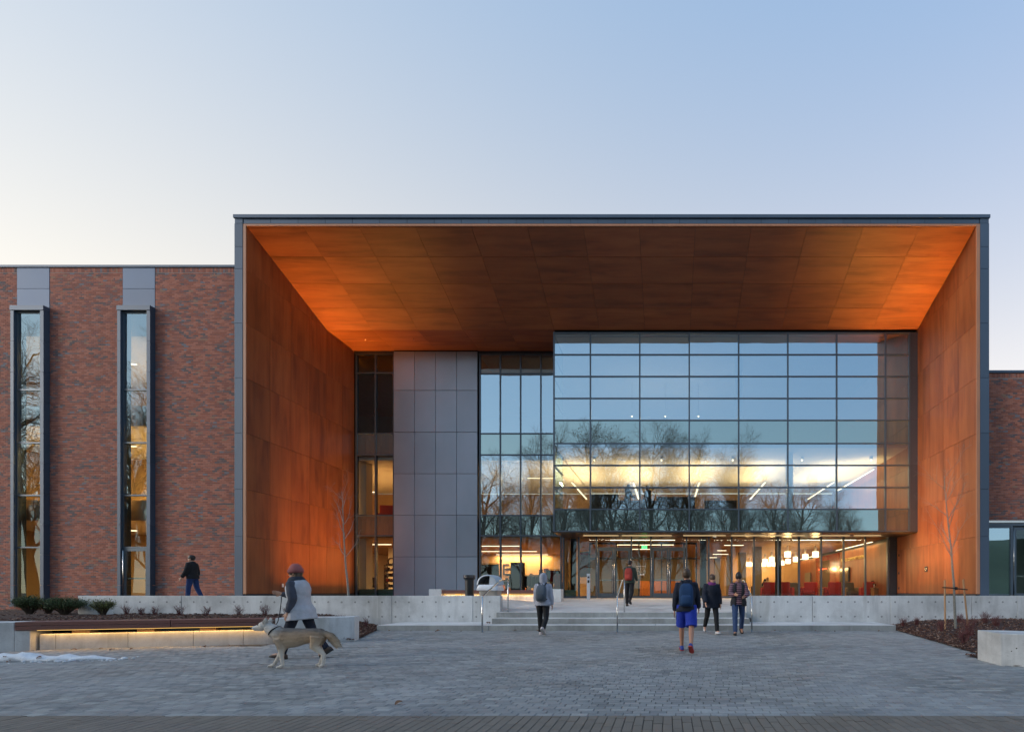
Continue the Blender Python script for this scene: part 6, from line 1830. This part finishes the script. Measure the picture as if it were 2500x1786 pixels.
def cloth(name, c, var=0.14, rough=0.9): return plain(name, c, rough, var=var, scale=9, bump=0.25, bscale=120)
def backpack(fig, P_, label, mat, accent, strap):
    """rucksack on the shoulders of the figure"""
    o = empty('backpack', P_.location, P_.rotation_euler[2]); tag(o, label, 'backpack')
    def T(v): return fig.T(Vector(v)) * fig.k
    b = MB()
    rs = []
    for zz, w, d, yo in ((0.02, 0.115, 0.05, 0.20), (0.05, 0.135, 0.075, 0.205), (0.18, 0.145, 0.088, 0.21), (0.34, 0.140, 0.080, 0.205), (0.44, 0.115, 0.062, 0.19), (0.48, 0.07, 0.035, 0.18)):
        ring = []
        for q in range(20):
            t_ = 2 * math.pi * q / 20; cx_ = math.copysign(abs(math.cos(t_)) ** 0.6, math.cos(t_)); sy_ = math.copysign(abs(math.sin(t_)) ** 0.6, math.sin(t_))
            ring.append(T((w * cx_, yo + d * sy_, zz)))
        rs.append(ring)
    b.rings(rs).build('bag', mat, o, smooth=True)
    b = MB(); rs = []
    for zz, w, d, yo in ((0.05, 0.08, 0.02, 0.285), (0.08, 0.105, 0.035, 0.29), (0.20, 0.105, 0.035, 0.295), (0.235, 0.08, 0.02, 0.29)):
        ring = []
        for q in range(16):
            t_ = 2 * math.pi * q / 16; ring.append(T((w * math.copysign(abs(math.cos(t_)) ** 0.6, math.cos(t_)), yo + d * math.sin(t_), zz)))
        rs.append(ring)
    b.rings(rs).build('front_pocket', accent, o, smooth=True)
    for sx_ in (-1, 1):
        MB().tube([T((sx_ * 0.075, 0.16, 0.44)), T((sx_ * 0.10, 0.09, 0.545)), T((sx_ * 0.115, -0.06, 0.50)), T((sx_ * 0.12, -0.155, 0.36)), T((sx_ * 0.13, -0.13, 0.20)), T((sx_ * 0.15, 0.02, 0.10)), T((sx_ * 0.12, 0.15, 0.07))], 0.018 * fig.k, 6).build('strap', strap, o, smooth=True)
    MB().tube([T((-0.03, 0.18, 0.47)), T((-0.02, 0.18, 0.515)), T((0.02, 0.18, 0.515)), T((0.03, 0.18, 0.47))], 0.008 * fig.k, 6).build('grab_loop', strap, o, smooth=True)
    return o
WALK_A = [(24, 8, -12), (-20, 22, 32)]
WALK_B = [(-18, 26, 34), (22, 6, -10)]
BLACKC = cloth('black cloth', (0.012, 0.012, 0.014)); DENIM = cloth('blue denim', (0.030, 0.060, 0.145)); NAVY = cloth('dark navy nylon', (0.012, 0.016, 0.030))
WHITESH = plain('white trainer', (0.62, 0.62, 0.64), 0.6); BROWNSH = plain('brown boot', (0.06, 0.035, 0.025), 0.6); GREYHOOD = cloth('heather grey fleece', (0.36, 0.37, 0.43))
HAIR_D = plain('dark hair', (0.018, 0.012, 0.010), 0.45, var=0.3, scale=60, stretch=(1, 1, 0.2)); HAIR_B = plain('brown hair', (0.07, 0.04, 0.022), 0.45, var=0.3, scale=60, stretch=(1, 1, 0.2))
SOLE = plain('pale sole', (0.45, 0.43, 0.42), 0.8); SOLE_D = plain('dark sole', (0.03, 0.03, 0.03), 0.8)

# 1 hooded walker climbing towards the steps
f = Fig(1.76, [(14, 4, -6), (-8, 42, 40)], [(8, 8, 14, 4), (-6, 9, 18, 4)], 5)
p_ = person(PX(1324, 13.6), 13.66, 0, R(180), 'person in a grey hooded sweatshirt and black trousers, walking to the steps')
f.body(p_, SKIN); f.eyes(p_); f.top(p_, GREYHOOD, 'sweatshirt', 0.042, -0.10, 0.12); f.pants(p_, BLACKC, g=0.016); f.shoes(p_, plain('beige trainer', (0.55, 0.47, 0.45), 0.7), SOLE); f.hood(p_, GREYHOOD)
backpack(f, p_, 'slate grey backpack on the hooded walker', cloth('slate nylon', (0.085, 0.105, 0.13)), cloth('slate nylon dark', (0.06, 0.075, 0.095)), BLACKC)
# 2 visitor with a red pack on the terrace
f = Fig(1.88, [(4, 4, -2), (-12, 40, 36)], [(20, 6, 50, 12), (14, 8, 40, 8)], 3, 8, -20)
xq, yq = PX(1537, 19.6), 19.6
p_ = person(xq, yq, terrace_z(xq, yq), R(172), 'person in a dark green jacket and black trousers, about to enter the doors')
f.body(p_, SKIN); f.eyes(p_); f.top(p_, cloth('dark green wool', (0.040, 0.052, 0.036)), 'jacket', 0.03, -0.08, 0.1); f.pants(p_, BLACKC, g=0.014); f.shoes(p_, BROWNSH, SOLE_D); f.cap(p_, HAIR_D, 'hair', 0.012, 0.07)
backpack(f, p_, 'red and grey backpack on the person before the doors', cloth('red nylon', (0.30, 0.035, 0.025)), cloth('red nylon light', (0.42, 0.05, 0.035)), cloth('grey strap', (0.08, 0.085, 0.10)))
# 3 walker in blue shorts
f = Fig(1.76, [(20, 4, -10), (-22, 20, 34)], [(-10, 10, 20, 5), (16, 10, 20, 5)], 4)
p_ = person(PX(1676, 9.95), 9.95, 0, R(176), 'person in a dark jacket and bright blue shorts with bare legs')
f.body(p_, SKIN2); f.eyes(p_); f.top(p_, NAVY, 'jacket', 0.03, -0.09, 0.1); f.pants(p_, cloth('royal blue cloth', (0.015, 0.040, 0.36)), 'shorts', 0.02, True); f.shoes(p_, plain('blue trainer', (0.03, 0.06, 0.28), 0.6), plain('red sole', (0.45, 0.05, 0.04), 0.7)); f.cap(p_, HAIR_B, 'hair', 0.014, 0.07)
backpack(f, p_, 'large navy blue backpack on the person in blue shorts', cloth('navy pack', (0.012, 0.045, 0.12)), cloth('navy pack pocket', (0.016, 0.055, 0.145)), NAVY)
# 4 person in a dark puffer jacket coming down
f = Fig(1.78, [(20, 6, -8), (-16, 30, 30)], [(-6, 10, 26, 6), (10, 10, 30, 8)], 3, 10, 25)
p_ = person(PX(1737, 14.2), 14.2, 0, R(8), 'person in a dark puffer jacket and purple scarf, coming down the steps')
f.body(p_, SKIN); f.eyes(p_); f.top(p_, NAVY, 'puffer_jacket', 0.05, -0.16, 0.2); f.pants(p_, BLACKC, g=0.012); f.shoes(p_, WHITESH, SOLE); f.cap(p_, HAIR_B, 'hair', 0.013, 0.08, long_=0.05)
sc_ = MB(); sc_.rings([[f.T(Vector(v)) * f.k for v in ell((0, -0.01, z), w, w * 0.9)] for z, w in ((0.47, 0.11), (0.50, 0.135), (0.545, 0.125), (0.585, 0.10))]); sc_.build('scarf', cloth('purple wool', (0.20, 0.035, 0.17)), p_, smooth=True)
# 5 person in a striped top and jeans
def stripes():
    t = NT('pink and black striped knit'); p = t.obj(); w = t.n('ShaderNodeTexWave'); w.bands_direction = 'Z'; w.inputs['Scale'].default_value = 5.5; w.inputs['Distortion'].default_value = 1.2; t.l(p, w.inputs['Vector'])
    c = t.ramp(w.outputs['Fac'], [(0.42, (0.020, 0.016, 0.024)), (0.58, (0.30, 0.16, 0.20))]); return t.done(t.bsdf(c, 0.9))
f = Fig(1.82, [(-14, 24, 26), (18, 6, -8)], [(16, 12, 62, 34), (22, 12, 66, 36)], 4, 24, -6)
p_ = person(PX(1803, 13.9), 13.9, 0, R(-4), 'person in a pink and black striped top and jeans, looking down at their hands')
f.body(p_, SKIN2); f.eyes(p_); f.top(p_, stripes(), 'sweater', 0.03, -0.07, 0.1); f.pants(p_, DENIM, 'jeans', 0.014); f.shoes(p_, BROWNSH, SOLE_D); f.cap(p_, HAIR_D, 'hair', 0.014, 0.08, tall=0.015)
b = MB(); b.rings(f.torso_rings(0.045, -0.12, 0.50, 0.1)); vest = b
vv = MB(); rs = [[pt for pt in r] for r in b.v and [b.v[i:i + 16] for i in range(0, len(b.v), 16)]]
for r in rs:
    pass
vb2 = MB(); n0 = 0
for r in rs:                       # open coat: only the back and sides of each ring
    vb2.v += [tuple(Vector(r[k % 16]) * f.k) for k in range(-3, 12)]
for i in range(len(rs) - 1):
    for k in range(14):
        vb2.f.append((i * 15 + k, i * 15 + k + 1, (i + 1) * 15 + k + 1, (i + 1) * 15 + k)); vb2.m.append(0)
oc_ = vb2.build('open_vest', cloth('charcoal cloth', (0.022, 0.024, 0.030)), p_, smooth=True)
so_ = oc_.modifiers.new('thick', 'SOLIDIFY'); so_.thickness = 0.012
# 6 dog walker
f = Fig(1.76, [(20, 6, -10), (-20, 18, 30)], [(-14, 10, 30, 6), (34, 8, 70, 20)], 6, 6, 0)
XD, YD = PX(733, 9.0), 9.0
p_ = person(XD, YD, 0, R(-88), 'person in a pink knit hat and pale grey coat, walking a dog')
f.body(p_, SKIN); f.eyes(p_)
COAT = cloth('pale grey coat', (0.46, 0.465, 0.50)); f.top(p_, cloth('slate sleeve', (0.055, 0.062, 0.085)), 'jacket', 0.034, -0.10, 0.1); f.top(p_, COAT, 'coat', 0.062, -0.20, 0.22, sleeve=0); f.pants(p_, NAVY, g=0.016); f.shoes(p_, BROWNSH, SOLE_D)
f.cap(p_, cloth('dusty pink knit', (0.36, 0.115, 0.105), 0.2), 'knit_hat', 0.026, 0.105, tall=0.035); f.cap(p_, HAIR_B, 'hair', 0.010, 0.06, long_=0.03)
sc_ = MB(); sc_.rings([[f.T(Vector(v)) * f.k for v in ell((0, -0.01, z), w, w * 0.95)] for z, w in ((0.45, 0.13), (0.49, 0.155), (0.55, 0.14), (0.60, 0.105))]); sc_.build('scarf', cloth('dark blue wool', (0.028, 0.034, 0.05)), p_, smooth=True)
cf_ = MB(); cf_.rings([[f.HT(Vector(v)) * f.k for v in ell((0, 0.008, z), 0.076 + g_, 0.099 + g_)] for z, g_ in ((0.094, 0.024), (0.092, 0.029), (0.12, 0.032), (0.158, 0.031), (0.162, 0.024))]); cf_.build('hat_cuff', cloth('dusty pink rib', (0.30, 0.095, 0.09), 0.2), p_, smooth=True)
HANDW = (p_.matrix_basis @ (f.arms[1][2] * f.k))
# 7 person by the brick wall behind the left terrace wall
f = Fig(1.74, [(8, 4, -4), (-10, 16, 14)], [(10, 8, 20, 5), (-8, 8, 16, 5)], 2)
p_ = person(PX(470, 17.9), 17.9, 0.85, R(-80), 'person in a black jacket and blue jeans walking past the brick wall')
f.body(p_, SKIN); f.eyes(p_); f.top(p_, BLACKC, 'jacket', 0.035, -0.08, 0.1); f.pants(p_, cloth('deep blue denim', (0.012, 0.035, 0.12)), 'jeans', 0.016); f.shoes(p_, BROWNSH, SOLE_D); f.cap(p_, HAIR_D, 'hair', 0.014, 0.09)
# seated and standing people indoors (small in the photo)
SIT = [(86, 88, 0), (84, 86, 0)]
def sitter(x, y, z, rz, label, topm, hairm, hunch=14):
    f = Fig(1.70, SIT, [(40, 10, 50, 20), (44, 10, 46, 20)], hunch, 18)
    p_ = person(x, y, z, rz, label); f.body(p_, SKIN); f.top(p_, topm, 'shirt', 0.025, -0.08, 0.0); f.pants(p_, BLACKC, g=0.014); f.shoes(p_, BROWNSH, SOLE_D); f.cap(p_, hairm, 'hair', 0.014, 0.07, long_=0.04)
    return p_
sitter(PX(2127, 30.0), 29.75, 0.846 + 0.02, R(20), 'dark haired person in black seated in the lounge by the wood wall', BLACKC, HAIR_D)
sitter(PX(1877, 31.5), 31.7, 0.846 + 0.02, R(180), 'fair haired reader in a pale shirt seated with their back to the glass', cloth('cream shirt', (0.55, 0.45, 0.30)), plain('fair hair', (0.35, 0.22, 0.10), 0.5, var=0.3, scale=50))
sitter(PX(1862, 36), 36.0, 0.846 + 0.02, R(60), 'dark haired person seated behind the lounge column', BLACKC, HAIR_D)
def stander(x, y, z, rz, label, topm):
    f = Fig(1.76, [(3, 4, 0), (-3, 4, 0)], [(20, 8, 40, 10), (10, 8, 20, 5)], 4, 10)
    p_ = person(x, y, z, rz, label); f.body(p_, SKIN); f.top(p_, topm, 'jacket', 0.035, -0.09, 0.1); f.pants(p_, BLACKC, g=0.015); f.shoes(p_, BROWNSH, SOLE_D); f.cap(p_, HAIR_D, 'hair', 0.014, 0.08)
stander(PX(1532, 26.6), 26.6, 5.36, R(60), 'dark clothed person standing behind the upper glass left of the lamp line', cloth('dark teal cloth', (0.02, 0.03, 0.04)))
stander(PX(1583, 26.9), 26.9, 5.36, R(-50), 'person in a blue top standing behind the upper glass', cloth('steel blue cloth', (0.05, 0.09, 0.16)))

# ------------------------------------------------------------------ dog
def fur(name, stops, axis='Z'):
    t = NT(name); p = t.obj()
    sep_ = t.n('ShaderNodeSeparateXYZ'); t.l(p, sep_.inputs[0])
    nz_ = t.noise(t.map(p, (6, 14, 14)), 1.0, 4, 0.7); fine = t.noise(t.map(p, (30, 110, 110)), 1.0, 3, 0.7)
    h = t.math('ADD', sep_.outputs[2], t.math('MULTIPLY', t.math('SUBTRACT', nz_, 0.5), 0.16))
    c = t.ramp(h, stops)
    front = t.ramp(t.math('ADD', t.math('MULTIPLY', sep_.outputs[0], -1.0), t.math('MULTIPLY', nz_, 0.2)), [(0.34, 0.0), (0.50, 0.85)])
    c = t.mix(front, c, (0.80, 0.76, 0.70))
    c = t.mix(t.math('MULTIPLY', fine, 0.30), c, (0.12, 0.09, 0.07))
    return t.done(t.bsdf(c, 0.9, 0, t.bump(fine, 0.7, 0.008), 0.2))
FUR = fur('husky coat', [(0.0, (0.86, 0.81, 0.74)), (0.25, (0.82, 0.75, 0.65)), (0.38, (0.74, 0.60, 0.45)), (0.52, (0.58, 0.42, 0.28)), (0.62, (0.42, 0.31, 0.22)), (0.68, (0.20, 0.18, 0.165)), (0.74, (0.22, 0.20, 0.19))])
YDG = 7.9
dog = empty('dog', (PX(730, YDG), YDG, 0), R(4)); dog.scale = (0.92, 0.92, 0.92); tag(dog, 'tan and grey husky like dog with white paws, walking left', 'dog')
b = MB()
def ring_x(x, yw, zc, zh, n=16): return [(x, yw * math.cos(2 * math.pi * k / n), zc + zh * math.sin(2 * math.pi * k / n)) for k in range(n)]
# trunk along x, head towards -x
b.rings([ring_x(x, w, zc, h) for x, w, zc, h in ((-0.40, 0.07, 0.56, 0.10), (-0.34, 0.115, 0.54, 0.165), (-0.22, 0.135, 0.525, 0.185), (-0.05, 0.13, 0.535, 0.165), (0.12, 0.115, 0.56, 0.135), (0.28, 0.115, 0.575, 0.125), (0.38, 0.10, 0.575, 0.12), (0.44, 0.05, 0.58, 0.07))])
b.tube([(-0.30, 0, 0.58), (-0.42, 0, 0.66), (-0.52, 0, 0.72)], [0.125, 0.11, 0.085], 14)           # neck
b.ball((-0.575, 0, 0.745), 0.105, 0.085, 0.085, 14, 9)                                                # skull
b.tube([(-0.63, 0, 0.73), (-0.70, 0, 0.715), (-0.775, 0, 0.705)], [0.058, 0.043, 0.033], 12)         # muzzle
b.tube([(-0.62, 0, 0.69), (-0.70, 0, 0.682), (-0.755, 0, 0.68)], [0.04, 0.028, 0.02], 10)            # jaw
for s_ in (-1, 1):
    b.tube([(-0.54, s_ * 0.05, 0.80), (-0.525, s_ * 0.06, 0.85), (-0.52, s_ * 0.062, 0.895)], [0.036, 0.026, 0.007], 8)
def dleg(pts, rad): b.tube([Vector(p) for p in pts], rad, 10)
# front legs: shoulder, elbow, wrist, paw
dleg([(-0.30, 0.075, 0.52), (-0.30, 0.08, 0.38), (-0.40, 0.08, 0.18), (-0.475, 0.08, 0.05), (-0.535, 0.08, 0.028)], [0.075, 0.055, 0.034, 0.028, 0.03])
dleg([(-0.28, -0.075, 0.52), (-0.25, -0.08, 0.38), (-0.235, -0.08, 0.19), (-0.22, -0.08, 0.05), (-0.275, -0.08, 0.028)], [0.075, 0.055, 0.034, 0.028, 0.03])
# hind legs: hip, knee forward, hock back, paw
dleg([(0.33, 0.075, 0.56), (0.24, 0.085, 0.37), (0.36, 0.085, 0.21), (0.30, 0.085, 0.05), (0.24, 0.085, 0.028)], [0.105, 0.075, 0.037, 0.028, 0.03])
dleg([(0.35, -0.075, 0.56), (0.32, -0.085, 0.37), (0.47, -0.085, 0.24), (0.455, -0.085, 0.06), (0.40, -0.085, 0.028)], [0.105, 0.075, 0.037, 0.028, 0.03])
b.tube([(0.42, 0, 0.62), (0.52, 0, 0.56), (0.60, 0, 0.47), (0.65, 0, 0.39), (0.70, 0, 0.37)], [0.045, 0.06, 0.062, 0.05, 0.015], 10)
db = remeshed(b, 'body', FUR, dog, 0.0095, 3)
rng = random.Random(4); tf = MB(); np_ = len(db.data.polygons)
for k in range(9000):
    q = db.data.polygons[rng.randrange(np_)]; c = q.center; n_ = q.normal
    if c.x < -0.62: continue
    leg = c.z < 0.36
    L = (0.022 if leg else 0.042) * rng.uniform(0.6, 1.3) * (1.5 if c.x > 0.48 or (c.x < -0.25 and c.z < 0.62 and not leg) else 1.0)
    fl = Vector((0.75, rng.gauss(0, .15), -0.55 if c.x < 0.4 else -0.3)); fl = (fl - n_ * fl.dot(n_)).normalized()
    d = (fl + n_ * rng.uniform(0.12, 0.40)).normalized(); sd_ = n_.cross(fl).normalized() * rng.uniform(0.004, 0.009)
    c = c - n_ * 0.004
    tf.add([c - sd_, c + sd_, c + d * L], [(0, 1, 2)])
tag(tf.build('coat_tufts', FUR, dog), kind='stuff')
MB().ball((-0.80, 0, 0.713), 0.017, 0.02, 0.015, 10, 7).build('nose', M['screen'], dog, smooth=True)
for s_ in (-1, 1): MB().ball((-0.655, s_ * 0.052, 0.765), 0.009, 0.007, 0.010, 8, 6).build('eye', M['screen'], dog, smooth=True)
for px_ in (-0.56, -0.305): MB().ball((px_, 0.08 if px_ < -0.4 else -0.08, 0.022), 0.02, 0.028, 0.02, 8, 6).build('toe_pad', FUR, dog, smooth=True)
MB().tube([(-0.40 + 0.075 * math.cos(a) * 0.9, 0.118 * math.sin(a), 0.655 + 0.075 * math.cos(a)) for a in [2 * math.pi * k / 16 for k in range(17)]], 0.012, 6).build('collar', BLACKC, dog, smooth=True)
ls = bpy.data.objects.new('leash', None)
c0 = dog.matrix_basis @ Vector((-0.40, 0, 0.76)); h0 = HANDW
pts = [c0.lerp(h0, t_ / 10) - Vector((0, 0, 0.16 * math.sin(math.pi * t_ / 10))) for t_ in range(11)]
lo = MB().tube(pts, 0.007, 6).build('leash', BLACKC); tag(lo, 'thin black leash from the walker to the dog', 'leash')
bpy.data.objects.remove(ls)
bpy.data.scenes.remove(SCR)
